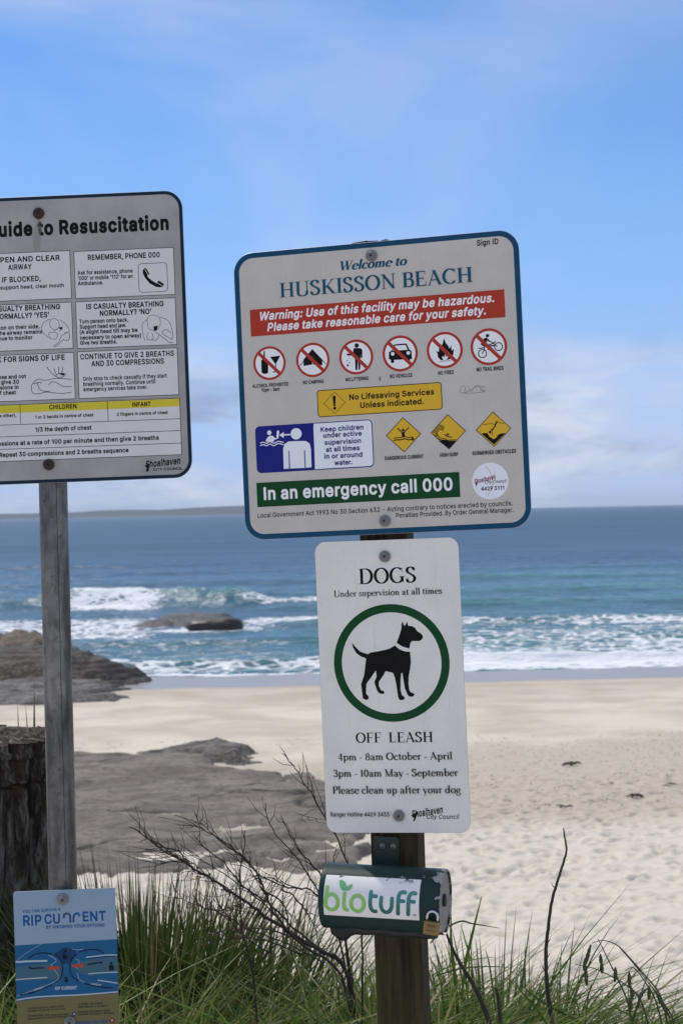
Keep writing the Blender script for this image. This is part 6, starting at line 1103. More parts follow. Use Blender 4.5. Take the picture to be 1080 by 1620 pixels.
RESUS_PRINT = [
 ('heading_lettering', [
  ('T', 'Guide to Resuscitation', -113.6, 221.8, 269.9, 217.6, 26.62, 'black', 'bb'),
 ]),
 ('stains', [
  ('P', 'stain', [(-16.3, 218.0), (-7.5, 243.1), (-3.0, 256.7), (4.3, 242.6), (1.2, 213.4), (-2.0, 182.2), (-6.1, 176.4), (-11.8, 182.6), (-15.9, 198.4)]),
 ]),
 ('airway_panel', [
  ('Q', 'panel', -253.2, 183.4, 60.7, 83.9, 0.0, 'black', 1.17),
  ('T', 'CHECK, OPEN AND CLEAR', -162.3, 166.5, 39.4, 162.8, 10.57, 'black', 'b'),
  ('T', 'AIRWAY', -69.9, 148.5, -20.2, 148.4, 10.57, 'black', 'b'),
  ('T', 'IF BLOCKED,', -83.4, 123.6, -2.3, 122.2, 10.57, 'black', 'b'),
  ('T', 'roll onto side, support head, clear mouth', -160.6, 109.6, 45.9, 106.9, 7.44, 'black', 'm'),
 ]),
 ('phone_panel', [
  ('Q', 'panel', 69.4, 180.9, 277.8, 83.0, 0.0, 'black', 1.17),
  ('T', 'REMEMBER, PHONE 000', 98.1, 163.0, 248.9, 161.0, 10.57, 'black', 'b'),
  ('T', 'Ask for assistance, phone', 75.3, 133.1, 190.8, 131.7, 7.83, 'black', 'm'),
  ('T', '‘000’ or mobile ‘112’ for an', 75.6, 121.7, 190.4, 120.4, 7.83, 'black', 'm'),
  ('T', 'Ambulance.', 75.2, 110.3, 128.3, 110.1, 7.83, 'black', 'm'),
  ('Q', 'panel', 202.8, 149.9, 262.8, 90.0, 7.05, 'black', 1.17),
  ('P', 'black', [(212.6, 137.1), (216.7, 140.8), (219.8, 139.5), (226.0, 127.5), (222.0, 125.0), (221.1, 122.7), (230.2, 113.7), (240.2, 107.4), (241.8, 109.3), (242.3, 111.6), (245.1, 113.0), (255.8, 104.8), (251.6, 99.9), (246.5, 98.9), (238.7, 100.0), (225.3, 108.0), (215.9, 120.1), (211.6, 130.1)]),
  ('L', 'panel', 0.98, [(216.6, 137.7), (222.8, 125.7)]),
  ('L', 'panel', 0.98, [(240.2, 109.3), (251.7, 101.8)]),
 ]),
 ('breathing_panel', [
  ('Q', 'panel', -257.5, 75.8, 60.2, -20.7, 0.0, 'black', 1.17),
  ('T', 'IS CASUALTY BREATHING', -126.8, 62.7, 36.0, 62.2, 10.57, 'black', 'b'),
  ('T', 'NORMALLY? ‘YES’', -100.6, 47.1, 12.5, 45.9, 10.57, 'black', 'b'),
  ('T', 'Turn person on their side,', -140.1, 25.2, -8.5, 23.3, 7.83, 'black', 'm'),
  ('T', 'ensure the airway remains', -132.6, 14.3, -3.4, 11.7, 7.83, 'black', 'm'),
  ('T', 'Continue to monitor', -121.3, 2.8, -24.3, 0.8, 7.83, 'black', 'm'),
  ('K', 'black', 0.94, [(13.0, 28.7), (14.2, 38.4), (22.2, 43.2), (30.7, 37.7), (32.6, 25.9), (25.3, 19.5), (17.5, 22.6), (13.0, 28.7)]),
  ('K', 'black', 0.94, [(14.3, 42.3), (2.3, 37.0), (-4.5, 25.5), (-0.6, 13.6), (9.7, 3.3)]),
  ('K', 'black', 0.94, [(33.1, 40.4), (45.4, 31.3), (53.5, 17.2), (46.6, 11.6), (36.6, 6.2)]),
  ('K', 'black', 0.94, [(10.0, 13.1), (21.1, 14.6), (28.8, 10.4), (24.5, 0.8), (12.8, 2.0), (10.0, 13.1)]),
  ('K', 'black', 0.94, [(36.6, 6.2), (30.1, -7.3), (20.0, -13.9), (23.9, -15.7), (34.1, -7.5), (42.2, 0.0)]),
  ('K', 'black', 0.94, [(42.7, 11.8), (52.9, 12.1), (52.0, -2.3), (42.1, -3.1)]),
  ('K', 'black', 0.94, [(21.2, 16.6), (33.3, 23.9), (39.1, 21.7), (32.2, 16.1)]),
  ('P', 'black', [(31.3, 23.2), (40.4, 25.6), (36.2, 18.3)]),
 ]),
 ('no_breathing_panel', [
  ('Q', 'panel', 69.1, 75.9, 277.5, -21.6, 0.0, 'black', 1.17),
  ('T', 'IS CASUALTY BREATHING', 91.0, 59.9, 252.8, 59.1, 10.57, 'black', 'b'),
  ('T', 'NORMALLY? ‘NO’', 118.7, 45.1, 226.7, 44.2, 10.57, 'black', 'b'),
  ('T', 'Turn person onto back.', 75.3, 30.8, 177.5, 30.1, 7.83, 'black', 'm'),
  ('T', 'Support head and jaw.', 75.7, 19.8, 173.5, 18.9, 7.83, 'black', 'm'),
  ('T', '(A slight head tilt may be', 75.2, 9.3, 196.3, 7.4, 7.83, 'black', 'b'),
  ('T', 'necessary to open airway)', 75.6, -2.1, 203.7, -4.6, 7.83, 'black', 'b'),
  ('T', 'Give two breaths.', 75.2, -13.4, 152.6, -15.0, 7.83, 'black', 'm'),
  ('K', 'black', 0.94, [(218.0, 20.3), (217.7, 34.0), (224.7, 41.1), (236.4, 40.6), (244.0, 32.9), (243.4, 19.2), (235.2, 9.8), (221.6, 12.3), (218.0, 20.3)]),
  ('K', 'black', 0.94, [(217.7, 32.8), (207.1, 24.6), (207.2, 5.0), (210.9, -10.8)]),
  ('K', 'black', 0.94, [(244.1, 36.8), (261.4, 28.3), (269.2, 6.4), (267.8, -11.1)]),
  ('K', 'black', 0.94, [(217.4, 4.6), (215.0, -5.1), (220.7, -10.4), (228.7, -5.6), (226.0, 4.3)]),
  ('K', 'black', 0.94, [(225.5, -9.4), (234.4, -10.9), (240.7, -0.2), (233.1, 5.9)]),
  ('K', 'black', 0.94, [(237.0, 3.8), (252.2, -8.5), (261.7, -16.7), (269.5, -17.1)]),
  ('K', 'black', 0.94, [(246.8, 3.4), (254.9, 10.9), (266.4, 2.6)]),
  ('K', 'black', 0.94, [(246.8, 3.4), (258.2, -4.9), (268.6, -11.2)]),
  ('P', 'black', [(229.6, 17.8), (239.5, 19.4), (236.4, 9.7), (231.2, 8.0)]),
 ]),
 ('signs_of_life_panel', [
  ('Q', 'panel', -261.5, -29.6, 60.5, -126.1, 0.0, 'black', 1.17),
  ('T', 'CHECK FOR SIGNS OF LIFE', -138.8, -43.2, 41.7, -44.2, 10.57, 'black', 'b'),
  ('T', 'If no response and not', -152.0, -78.4, -40.8, -79.3, 7.83, 'black', 'm'),
  ('T', 'breathing, give 30', -148.4, -87.9, -56.2, -90.0, 7.83, 'black', 'b'),
  ('T', 'compressions in', -141.0, -100.0, -57.4, -101.4, 7.83, 'black', 'b'),
  ('T', 'centre of chest', -137.5, -111.1, -63.4, -112.5, 7.83, 'black', 'b'),
  ('K', 'black', 1.25, [(-30.4, -95.0), (-30.0, -106.8), (-23.2, -112.9), (-9.3, -111.5), (0.6, -110.0), (20.2, -112.7), (35.9, -114.1), (53.7, -112.1)]),
  ('K', 'black', 1.25, [(-30.4, -95.0), (-22.1, -85.5), (-12.1, -82.0), (-5.6, -85.0), (5.5, -84.7), (21.3, -82.2), (54.7, -85.5)]),
  ('K', 'black', 1.25, [(-18.3, -89.6), (-13.0, -103.5), (-3.3, -107.9), (8.5, -108.3)]),
  ('K', 'black', 1.25, [(5.9, -95.7), (13.2, -88.9), (24.9, -92.5), (36.4, -99.6), (54.1, -100.7)]),
  ('K', 'black', 1.25, [(3.4, -57.2), (12.0, -69.3), (21.5, -78.3)]),
  ('K', 'black', 1.25, [(18.2, -60.9), (21.7, -72.8)]),
  ('K', 'black', 1.25, [(28.6, -58.2), (28.0, -71.9)]),
  ('K', 'black', 1.25, [(37.2, -59.3), (34.3, -72.1)]),
  ('K', 'black', 1.25, [(21.5, -78.3), (25.6, -73.0), (39.4, -72.7), (41.2, -76.3), (31.2, -81.0), (21.5, -78.3)]),
  ('K', 'black', 1.25, [(-26.3, -92.0), (-12.4, -88.7), (-9.8, -92.7)]),
  ('P', 'black', [(28.8, -73.1), (41.4, -72.8), (37.3, -77.3)]),
 ]),
 ('compressions_panel', [
  ('Q', 'panel', 68.8, -28.6, 277.6, -126.2, 0.0, 'black', 1.17),
  ('T', 'CONTINUE TO GIVE 2 BREATHS', 74.4, -44.0, 270.4, -45.3, 10.57, 'black', 'b'),
  ('T', 'AND 30 COMPRESSIONS', 97.0, -59.0, 249.0, -60.8, 10.57, 'black', 'b'),
  ('T', 'Only stop to check casualty if they start', 78.2, -88.4, 254.1, -90.4, 7.83, 'black', 'm'),
  ('T', 'breathing normally. Continue until', 78.5, -99.4, 229.4, -101.5, 7.83, 'black', 'm'),
  ('T', 'emergency services take over.', 78.1, -110.7, 212.9, -112.2, 7.83, 'black', 'm'),
 ]),
 ('compression_table', [
  ('Q', 'panel', -265.9, -133.8, 278.7, -251.4, 0.0, 'black', 1.17),
  ('Q', 'yellow2', -264.3, -134.6, 278.2, -150.8, 0.0, None, 0.0),
  ('L', 'black', 1.17, [(-55.9, -133.2), (-55.9, -174.0)]),
  ('L', 'black', 1.17, [(127.5, -134.2), (127.9, -175.8)]),
  ('L', 'black', 1.17, [(-264.8, -174.8), (277.9, -176.6)]),
  ('L', 'black', 1.17, [(-265.8, -199.5), (278.1, -201.3)]),
  ('L', 'black', 1.17, [(-266.8, -225.3), (278.3, -227.5)]),
  ('T', 'CHILDREN', 5.1, -145.8, 62.6, -146.1, 8.61, 'black', 'b'),
  ('T', 'INFANT', 179.3, -147.3, 218.2, -147.6, 8.61, 'black', 'b'),
  ('T', 'ADULT', -170.4, -145.1, -123.0, -145.4, 8.61, 'black', 'b'),
  ('T', '(one on top of the other),', -170.9, -158.1, -64.4, -159.5, 6.26, 'black', 'm'),
  ('T', '1 or 2 hands in centre of chest', -25.1, -163.8, 97.3, -165.2, 6.26, 'black', 'm'),
  ('T', '2 fingers in centre of chest', 146.4, -165.1, 253.2, -165.9, 6.26, 'black', 'm'),
  ('T', '1/3 the depth of chest', -25.4, -191.3, 92.3, -192.4, 8.61, 'black', 'b'),
  ('T', 'Give compressions at a rate of 100 per minute and then give 2 breaths', -171.2, -216.9, 232.3, -219.8, 8.61, 'black', 'b'),
  ('T', 'Repeat 30 compressions and 2 breaths sequence', -103.0, -241.2, 167.8, -242.7, 8.61, 'black', 'b'),
 ]),
 ('council_logo', [
  ('T', 'Shoalhaven', 201.9, -275.8, 277.5, -270.1, 13.31, 'black', 'x'),
  ('P', 'black', [(198.9, -272.5), (210.8, -267.1), (208.3, -282.7), (204.3, -285.3), (202.5, -281.3), (205.8, -274.7)]),
  ('T', 'CITY COUNCIL', 217.3, -282.6, 279.3, -283.1, 5.09, 'black', 'b'),
 ]),
]
RIP_PRINT = [
 ('sea_artwork', [
  ('P', 'skyprint', [(-104.5, 145.0), (106.0, 148.5), (106.5, 39.9), (-105.2, 35.4)]),
  ('P', 'seaprint', [(-105.2, 35.4), (106.5, 39.9), (105.2, -74.9), (89.1, -75.5), (19.5, -76.5), (-47.4, -78.9), (-105.9, -83.1)]),
  ('P', 'seamid', [(-105.7, -9.3), (-36.9, -5.6), (-13.3, -18.9), (-11.3, -38.1), (-43.4, -39.4), (-105.7, -39.4)]),
  ('P', 'seamid', [(27.2, -4.3), (106.4, 3.2), (105.9, -29.7), (47.6, -35.3), (21.1, -28.6)]),
  ('P', 'seadark', [(-24.2, 14.4), (-3.8, 27.1), (17.5, 23.5), (22.4, 12.3), (7.0, -8.9), (-7.6, -8.2)]),
  ('P', 'seadark', [(40.8, 1.1), (65.0, 7.7), (106.5, 5.9), (105.9, 3.2), (64.9, 1.7), (48.7, -0.3)]),
  ('P', 'sandprint', [(-105.9, -83.1), (-47.4, -78.9), (19.5, -76.5), (89.1, -75.5), (105.2, -74.9), (106.4, -154.6), (-106.3, -154.3)]),
  ('K', 'foamprint', 3.77, [(-104.8, 0.2), (-76.6, 0.8), (-39.3, 0.0)]),
  ('K', 'foamprint', 2.15, [(-106.2, -37.2), (-75.2, -35.8), (-40.6, -35.2)]),
  ('K', 'foamprint', 2.42, [(40.9, 3.9), (59.6, 5.2), (83.8, 6.9), (105.9, 5.9)]),
  ('K', 'foamprint', 2.15, [(45.0, -31.3), (69.2, -30.2), (105.3, -30.2)]),
  ('K', 'foamprint', 2.15, [(63.3, -45.6), (81.9, -49.2), (105.1, -53.8)]),
  ('K', 'foamprint', 2.69, [(-105.8, -80.4), (-74.0, -76.4), (-39.3, -75.2), (19.5, -75.1), (57.0, -74.1), (104.8, -72.1)]),
  ('K', 'foamprint', 0.81, [(-105.8, -72.2), (-68.1, -60.2), (-33.0, -48.1), (-16.5, -35.2), (-31.8, -12.6)]),
  ('K', 'foamprint', 0.81, [(12.1, 23.7), (22.7, 20.5), (36.1, 21.3)]),
  ('K', 'foamprint', 0.81, [(21.1, -28.6), (26.0, -42.5), (36.5, -48.5)]),
  ('K', 'foamprint', 0.81, [(-36.3, 12.2), (-20.7, 0.6), (-31.7, -9.9), (-18.6, -18.7)]),
  ('K', 'foamprint', 0.81, [(19.4, 1.5), (27.2, -4.3), (18.9, -14.9), (24.0, -20.6)]),
  ('K', 'foamprint', 0.54, [(-48.7, 37.3), (-84.0, 17.0), (-104.2, 2.1)]),
  ('K', 'inkblue', 2.15, [(-78.5, 6.4), (-65.5, 14.8), (-46.7, 17.5), (-28.2, 14.0)]),
  ('K', 'inkblue', 2.15, [(-24.3, 12.2), (-12.6, 2.9), (-7.9, -16.4), (-12.5, -35.3), (-25.0, -47.1)]),
  ('K', 'inkblue', 2.15, [(-97.7, -69.8), (-70.9, -65.6), (-43.9, -55.8), (-30.4, -51.5)]),
  ('K', 'inkblue', 2.15, [(25.2, 15.5), (44.1, 19.6), (65.4, 18.7), (78.0, 10.5)]),
  ('K', 'inkblue', 2.15, [(22.4, 12.3), (10.0, -0.8), (6.7, -19.8), (12.8, -36.5), (23.2, -45.2)]),
  ('K', 'inkblue', 2.15, [(35.0, -51.2), (57.6, -57.7), (78.8, -61.9), (94.9, -63.2)]),
  ('K', 'inkblue', 2.15, [(-4.4, 8.0), (-5.5, 13.6), (-0.8, 20.2)]),
  ('P', 'orange', [(-39.9, -15.0), (-32.2, -10.4), (-32.3, -12.6), (-14.2, -12.3), (-14.4, -18.9), (-32.0, -18.6), (-32.6, -21.3)]),
  ('P', 'orange', [(36.6, -12.4), (29.3, -7.1), (29.2, -9.3), (11.5, -10.2), (11.4, -15.6), (28.4, -15.8), (28.9, -18.6)]),
  ('K', 'inkblue', 2.42, [(-77.6, -13.3), (-71.8, -14.7), (-58.5, -14.2), (-46.5, -14.7)]),
  ('K', 'inkblue', 2.42, [(43.0, -11.8), (56.5, -9.7), (67.2, -8.8), (73.9, -8.0)]),
  ('C', 'inkblue', (-75.8, -12.9), 2.42),
  ('C', 'inkblue', (72.0, -8.4), 2.42),
  ('C', 'inkblue', (92.8, -10.5), 2.42),
  ('P', 'inkblue', [(87.8, -16.5), (92.7, -13.2), (98.0, -17.0), (98.2, -26.0), (88.0, -26.1)]),
  ('C', 'inkblue', (-0.8, 19.4), 2.96),
  ('P', 'inkblue', [(-7.6, 8.2), (-2.9, 13.4), (3.1, 7.7), (0.7, 1.0), (-5.9, 2.1)]),
  ('C', 'inkblue', (-1.7, -38.0), 2.42),
  ('P', 'inkblue', [(-6.1, -41.1), (3.3, -41.0), (1.2, -46.9), (-3.1, -48.1)]),
 ]),
 ('heading_lettering', [
  ('T', 'YOU CAN SURVIVE A', -86.9, 103.2, -8.0, 105.1, 5.92, 'titleblue', 'm'),
  ('T', 'RIP', -86.5, 76.8, -47.9, 76.8, 20.45, 'titleblue', 'b'),
  ('T', 'CU', -42.5, 78.5, -10.0, 78.7, 19.38, 'titleblue', 'b'),
  ('T', 'ENT', 36.7, 80.3, 84.8, 81.2, 19.38, 'titleblue', 'b'),
  ('K', 'titleblue', 4.57, [(-2.4, 90.4), (-0.9, 96.3), (4.5, 98.3), (10.0, 95.3), (11.1, 89.3), (11.1, 78.9)]),
  ('K', 'titleblue', 4.57, [(17.5, 79.2), (17.8, 89.5), (20.4, 95.4), (25.8, 97.9), (30.0, 95.6)]),
  ('P', 'titleblue', [(26.8, 94.1), (33.8, 95.4), (29.8, 90.1)]),
  ('P', 'titleblue', [(-4.8, 92.1), (1.6, 91.0), (-2.3, 87.1)]),
  ('T', 'BY KNOWING YOUR OPTIONS', -39.2, 66.6, 81.8, 69.3, 6.46, 'titleblue', 'b'),
  ('T', 'RIP CURRENT', -25.0, -63.0, 20.0, -62.0, 6.46, 'foamprint', 'b'),
  ('T', 'CURRENT', -68.2, -62.4, -48.0, -57.0, 3.5, 'foamprint', 'm'),
  ('T', 'CURRENT', 48.3, -54.0, 70.4, -58.2, 3.5, 'foamprint', 'm'),
  ('T', 'ESCAPE', -28.7, -16.0, -17.2, -15.7, 2.15, 'foamprint', 'b'),
  ('T', 'ESCAPE', 14.6, -14.1, 26.4, -13.8, 2.15, 'foamprint', 'b'),
 ]),
 ('advice_lettering', [
  ('T', 'AVOID RIP CURRENTS, ALWAYS SWIM', -83.4, -101.1, -8.8, -99.1, 3.23, 'ink', 'm'),
  ('T', 'BETWEEN THE RED AND YELLOW FLAGS', -83.6, -106.6, -5.5, -104.7, 3.23, 'ink', 'm'),
  ('T', 'TO ESCAPE A RIP CURRENT,', 20.9, -97.1, 74.5, -96.0, 3.23, 'ink', 'm'),
  ('T', 'SWIM PARALLEL TO THE BEACH', 20.7, -102.9, 82.4, -101.9, 3.23, 'ink', 'm'),
  ('T', 'FOR ASSISTANCE, STAY CALM, FLOAT AND', -83.9, -117.5, -0.6, -115.9, 3.23, 'ink', 'm'),
  ('T', 'RAISE AN ARM TO ATTRACT ATTENTION', -84.1, -123.0, -4.8, -121.2, 3.23, 'ink', 'm'),
  ('T', 'CONSERVE YOUR ENERGY, WAVES', 20.4, -113.6, 87.4, -112.3, 3.23, 'ink', 'm'),
  ('T', 'CAN ASSIST YOU BACK TO THE BEACH', 20.2, -119.1, 95.3, -117.6, 3.23, 'ink', 'm'),
  ('C', 'redbrown', (-90.9, -102.4), 5.11),
  ('C', 'foamprint', (-90.9, -102.4), 2.15),
  ('C', 'titleblue', (-90.9, -119.4), 5.11),
  ('C', 'foamprint', (-90.9, -119.4), 2.15),
  ('C', 'titleblue', (12.6, -98.7), 5.11),
  ('C', 'foamprint', (12.6, -98.7), 2.15),
  ('C', 'titleblue', (12.6, -115.4), 5.11),
  ('C', 'foamprint', (12.6, -115.4), 2.15),
  ('T', 'Australian for life', 1.4, -137.9, 82.3, -136.2, 6.46, 'titleblue', 'x'),
  ('C', 'redbrown', (90.2, -132.7), 5.92),
  ('P', 'foamprint', [(87.9, -130.4), (93.2, -130.7), (90.4, -136.0)]),
 ]),
]

def mat_face(name, c1, c2, dirtc, top=0.0, rough=.5, h=.3):
    n = NT(name); o = n.obj(); a = n.noise(o, 9, 6, .6); b = n.noise(o, 260, 3, .8); s = n.noise(n.obj(scale=(14, 14, 1.2)), 6, 5, .7)
    col = n.mix(n.ramp(a, .3, .7), c1, c2)
    col = n.mix(n.math('MULTIPLY', n.ramp(b, .45, .75), .18), col, dirtc)
    col = n.mix(n.math('MULTIPLY', n.ramp(s, .55, .75), .22), col, dirtc)
    sp = n.ramp(n.voro(o, 26), .035, .02); sel = n.ramp(n.noise(o, 14, 2), .52, .6)
    col = n.mix(n.math('MULTIPLY', n.math('MULTIPLY', sp, sel), .6), col, (.10, .085, .07, 1))
    return n.done(color=col, rough=n.ramp(a, .3, .7, rough - .05, rough + .1), spec=.2, normal=n.bump(n.math('ADD', b, n.math('MULTIPLY', a, 3)), .05, .001))
ALU = mat_simple('aluminium', (.45, .46, .48, 1), .4, .8, .3, 60)
FACE_BIG = mat_face('reflective_grey_face', (.53, .495, .45, 1), (.58, .545, .50, 1), (.34, .33, .31, 1))
FACE_DOG = mat_face('white_painted_face', (.72, .705, .665, 1), (.79, .775, .73, 1), (.42, .41, .38, 1), rough=.4)
FACE_RESUS = mat_face('silver_grey_face', (.31, .30, .295, 1), (.40, .39, .38, 1), (.22, .22, .22, 1), rough=.42)
FACE_RIP = mat_face('pale_blue_face', (.24, .33, .43, 1), (.28, .37, .48, 1), (.25, .28, .3, 1), rough=.35)
BORDER_BLUE = mat_print('border_blue', (.004, .062, .135, 1), .45, .08)
BORDER_NAVY = mat_print('border_navy', (.006, .022, .045, 1), .45, .06)

big = sign('beach_sign', 'square grey welcome sign with blue border and six red prohibition circles', (.08246, 3.36859, 6.2501), (-14.139, -.517, -1.625), .6, .6, .042, FACE_BIG, ALU, BORDER_BLUE, .0115, BEACH_PRINT, ((-2.9, 271.2), (-.5, -273.1)))
dog = sign('dog_sign', 'tall white off-leash dog sign with a black dog inside a green ring', (.09599, 3.36467, 5.63841), (-12.954, -.177, -1.378), .3, .6, .022, FACE_DOG, ALU, None, 0, DOG_PRINT, ((-2.5, 266.3), (3.3, -264.5)))
resus = sign('resuscitation_sign', 'large silver sign of black resuscitation instructions, cut off by the left edge', (-.61339, 3.43759, 6.36991), (-1.457, .015, -1.038), .6, .6, .038, FACE_RESUS, ALU, BORDER_NAVY, .0075, RESUS_PRINT, ((-1.1, 263.6), (0, -261.6)), RUST)
rip = sign('rip_current_sign', 'small blue and sand-coloured poster sign low on the metal pole', (-.5923, 3.43115, 5.07352), (3.239, 3.0, -.454), .21, .297, .006, FACE_RIP, ALU, None, 0, RIP_PRINT, ((-3.0, 129.3), (2.9, -130.7)))

# ------------------------------------------------------------------ metal pole
def metal_pole():
    n = NT('galvanised_pole'); o = n.obj(scale=(1, 1, .12)); a = n.noise(o, 40, 6, .7); b = n.noise(n.obj(), 90, 4, .8); c = n.noise(n.obj(scale=(1, 1, .5)), 5, 4, .6)
    col = n.mix(n.ramp(a, .3, .7), (.060, .061, .063, 1), (.165, .165, .163, 1)); col = n.mix(n.math('MULTIPLY', n.ramp(c, .48, .62), .6), col, (.27, .26, .25, 1))
    sp_ = n.math('MULTIPLY', n.voro(n.obj(scale=(1, 1, .6)), 75, 'F1', 'Color'), 1.0); col = n.mix(.22, col, sp_, 'OVERLAY'); col = n.mix(n.math('MULTIPLY', n.ramp(b, .58, .7), .6), col, (.045, .046, .05, 1))
    mat = n.done(color=col, metal=.85, rough=n.ramp(b, .3, .7, .32, .55), normal=n.bump(n.math('ADD', a, n.math('MULTIPLY', b, .5)), .25, .001))
    t = empty('sign_pole', (-.598, 3.4702, 4.25), (0, R(-.28), 0)); tag(t, 'round grey galvanised metal pole carrying the resuscitation sign', 'pole')
    mb = MB(); nn = 48; r = .0298; H_ = 2.34
    prof = [(.0, r), (.5, r), (1.0, r), (1.5, r), (2.0, r), (H_ - .004, r), (H_, r - .003)]
    V = []; Fc = []
    for z, rr in prof:
        for k in range(nn):
            a_ = 2 * math.pi * k / nn; q = rr
            V.append((q * math.cos(a_), q * math.sin(a_), z))
    for i in range(len(prof) - 1):
        for k in range(nn): Fc.append((i * nn + k, i * nn + (k + 1) % nn, (i + 1) * nn + (k + 1) % nn, (i + 1) * nn + k))
    Fc.append(tuple(range((len(prof) - 1) * nn, len(prof) * nn)))
    mesh_obj('tube', V, Fc, mat, t, True)
    # weld seam: a thin dark proud line on the front right
    sm = mat_simple('weld_seam', (.05, .052, .056, 1), .6, .4, .4, 200)
    a_ = R(-68); V, Fc = tube([(r * math.cos(a_), r * math.sin(a_), .02), (r * math.cos(a_), r * math.sin(a_), H_ - .02)], .0007, 6); mesh_obj('weld_seam', V, Fc, sm, t, True)
    # worn stamp scratched in the coating
    wm = mat_simple('scratched_marks', (.10, .085, .07, 1), .7)
    mb = MB()
    def mark(z, pts):
        P = []
        for u, v in pts:
            aa = R(-90) + u / r; P.append((math.cos(aa) * (r + .0003), math.sin(aa) * (r + .0003), z + v))
        V, Fc = tube(P, .0006, 5); mb.add(V, Fc)
    for z in (1.625, ): 
        for q in ([(-.004, 0), (.006, 0)], [(.000, .0), (.000, -.010)], [(.006, .002), (.006, -.008)], [(-.004, -.014), (-.002, -.022), (.003, -.016)], [(.001, -.026), (.006, -.026)], [(.006, -.020), (.002, -.034)]): mark(z, q)
    for q in ([(-.002, 0), (.005, -.002)], [(.002, .002), (.003, -.006)], [(-.003, -.018), (.004, -.018)], [(.001, -.016), (.001, -.026)]): mark(1.10, q)
    mb.build('scratched_marks', wm, t)['kind'] = 'stuff'
metal_pole()

# ------------------------------------------------------------------ timber post
def timber_post():
    n = NT('weathered_timber'); o = n.obj(scale=(1, 1, .06)); g = n.noise(o, 55, 7, .7, .6); g2 = n.noise(n.obj(scale=(1, 1, .03)), 160, 4, .8); m_ = n.noise(n.obj(), 4, 5, .65)
    col = n.mix(n.ramp(g, .3, .7), (.012, .008, .004, 1), (.075, .055, .028, 1)); col = n.mix(n.math('MULTIPLY', n.ramp(m_, .45, .65), .5), col, (.055, .05, .014, 1))
    col = n.mix(n.ramp(g2, .62, .72), col, (.010, .008, .006, 1))
    mat = n.done(color=col, rough=.85, spec=.25, normal=n.bump(n.math('ADD', g, g2), .7, .004))
    # axis runs through the two sign centres, leaning a little
    top = Vector((.0840, 3.4260, 6.5500)); bot = Vector((.1230, 3.4105, 4.05))
    ax = (top - bot); Lh = ax.length; z = ax.normalized(); yaw = R(-13.5); x = Vector((math.cos(yaw), math.sin(yaw), 0)); x = (x - z * x.dot(z)).normalized(); y = z.cross(x)
    t = empty('timber_post'); t.matrix_world = Matrix.Translation(bot) @ Matrix((x, y, z)).transposed().to_4x4()
    tag(t, 'square dark brown timber post holding the welcome and dog signs', 'post')
    W, Dp = .099, .078
    # rings with small wander; bevelled corners; two long drying cracks cut in the front face
    ring = []
    def corner(cx, cy, a0):
        return [(cx + .004 * math.cos(R(a0 + 30 * k)), cy + .004 * math.sin(R(a0 + 30 * k))) for k in range(4)]
    hw, hd = W / 2 - .004, Dp / 2 - .004
    front = [(-hw, -Dp / 2)] + [(u, -Dp / 2) for u in np.linspace(-hw, hw, 22)[1:-1]] + [(hw, -Dp / 2)]
    ring = front[1:-1] + corner(hw, -hd, -90) + [(W / 2, v) for v in np.linspace(-hd, hd, 8)[1:-1]] + corner(hw, hd, 0) + [(u, Dp / 2) for u in np.linspace(hw, -hw, 6)[1:-1]] + corner(-hw, hd, 90) + [(-W / 2, v) for v in np.linspace(hd, -hd, 8)[1:-1]] + corner(-hw, -hd, 180)
    zs = np.linspace(0, Lh, 90); V = []; n_ = len(ring)
    for zz in zs:
        for (u, v) in ring:
            uu, vv = u, v
            if v < -Dp / 2 + 1e-4:
                c1 = .010 + .006 * math.sin(zz * 3) ; c2 = -.024 + .005 * math.sin(zz * 5 + 1)
                vv += .004 * math.exp(-((u - c1) / .0026) ** 2) * (zz < 1.3) + .0035 * math.exp(-((u - c2) / .0026) ** 2) * (zz < .95 or zz > 2)
                vv += .0007 * math.sin(u * 400 + 2 * math.sin(zz * 7))
            k = 1 + .006 * math.sin(zz * 9 + u * 40)
            V.append((uu * k, vv, zz + (0 if zz < Lh - 1e-6 else .0016 * math.sin(u * 260) + .0015 * math.sin(v * 310))))
    Fc = [(i * n_ + k, i * n_ + (k + 1) % n_, (i + 1) * n_ + (k + 1) % n_, (i + 1) * n_ + k) for i in range(len(zs) - 1) for k in range(n_)]
    Fc.append(tuple(range((len(zs) - 1) * n_, len(zs) * n_)))
    mesh_obj('timber', V, Fc, mat, t)
    # weathered end-grain chunks on the top, as splits leave them
    mb = MB(); xs = [-.046, -.010, .012, .030, .046]
    for i in range(4):
        a, b = xs[i] + .0012, xs[i + 1] - .0012; h0, h1 = .004 + .002 * (i % 2), .005 + .002 * ((i + 1) % 2)
        if i == 3: h1 = .001
        v = [(a, -.037, 0), (b, -.037, 0), (b, .037, 0), (a, .037, 0), (a, -.036, h0), (b, -.036, h1), (b, .036, h1), (a, .036, h0)]
        mb.add([(p[0], p[1], p[2] + Lh - .0005) for p in v], [(0, 1, 5, 4), (1, 2, 6, 5), (2, 3, 7, 6), (3, 0, 4, 7), (4, 5, 6, 7)])
    mb.build('split_end_grain', mat, t)
    return t
timber_post()

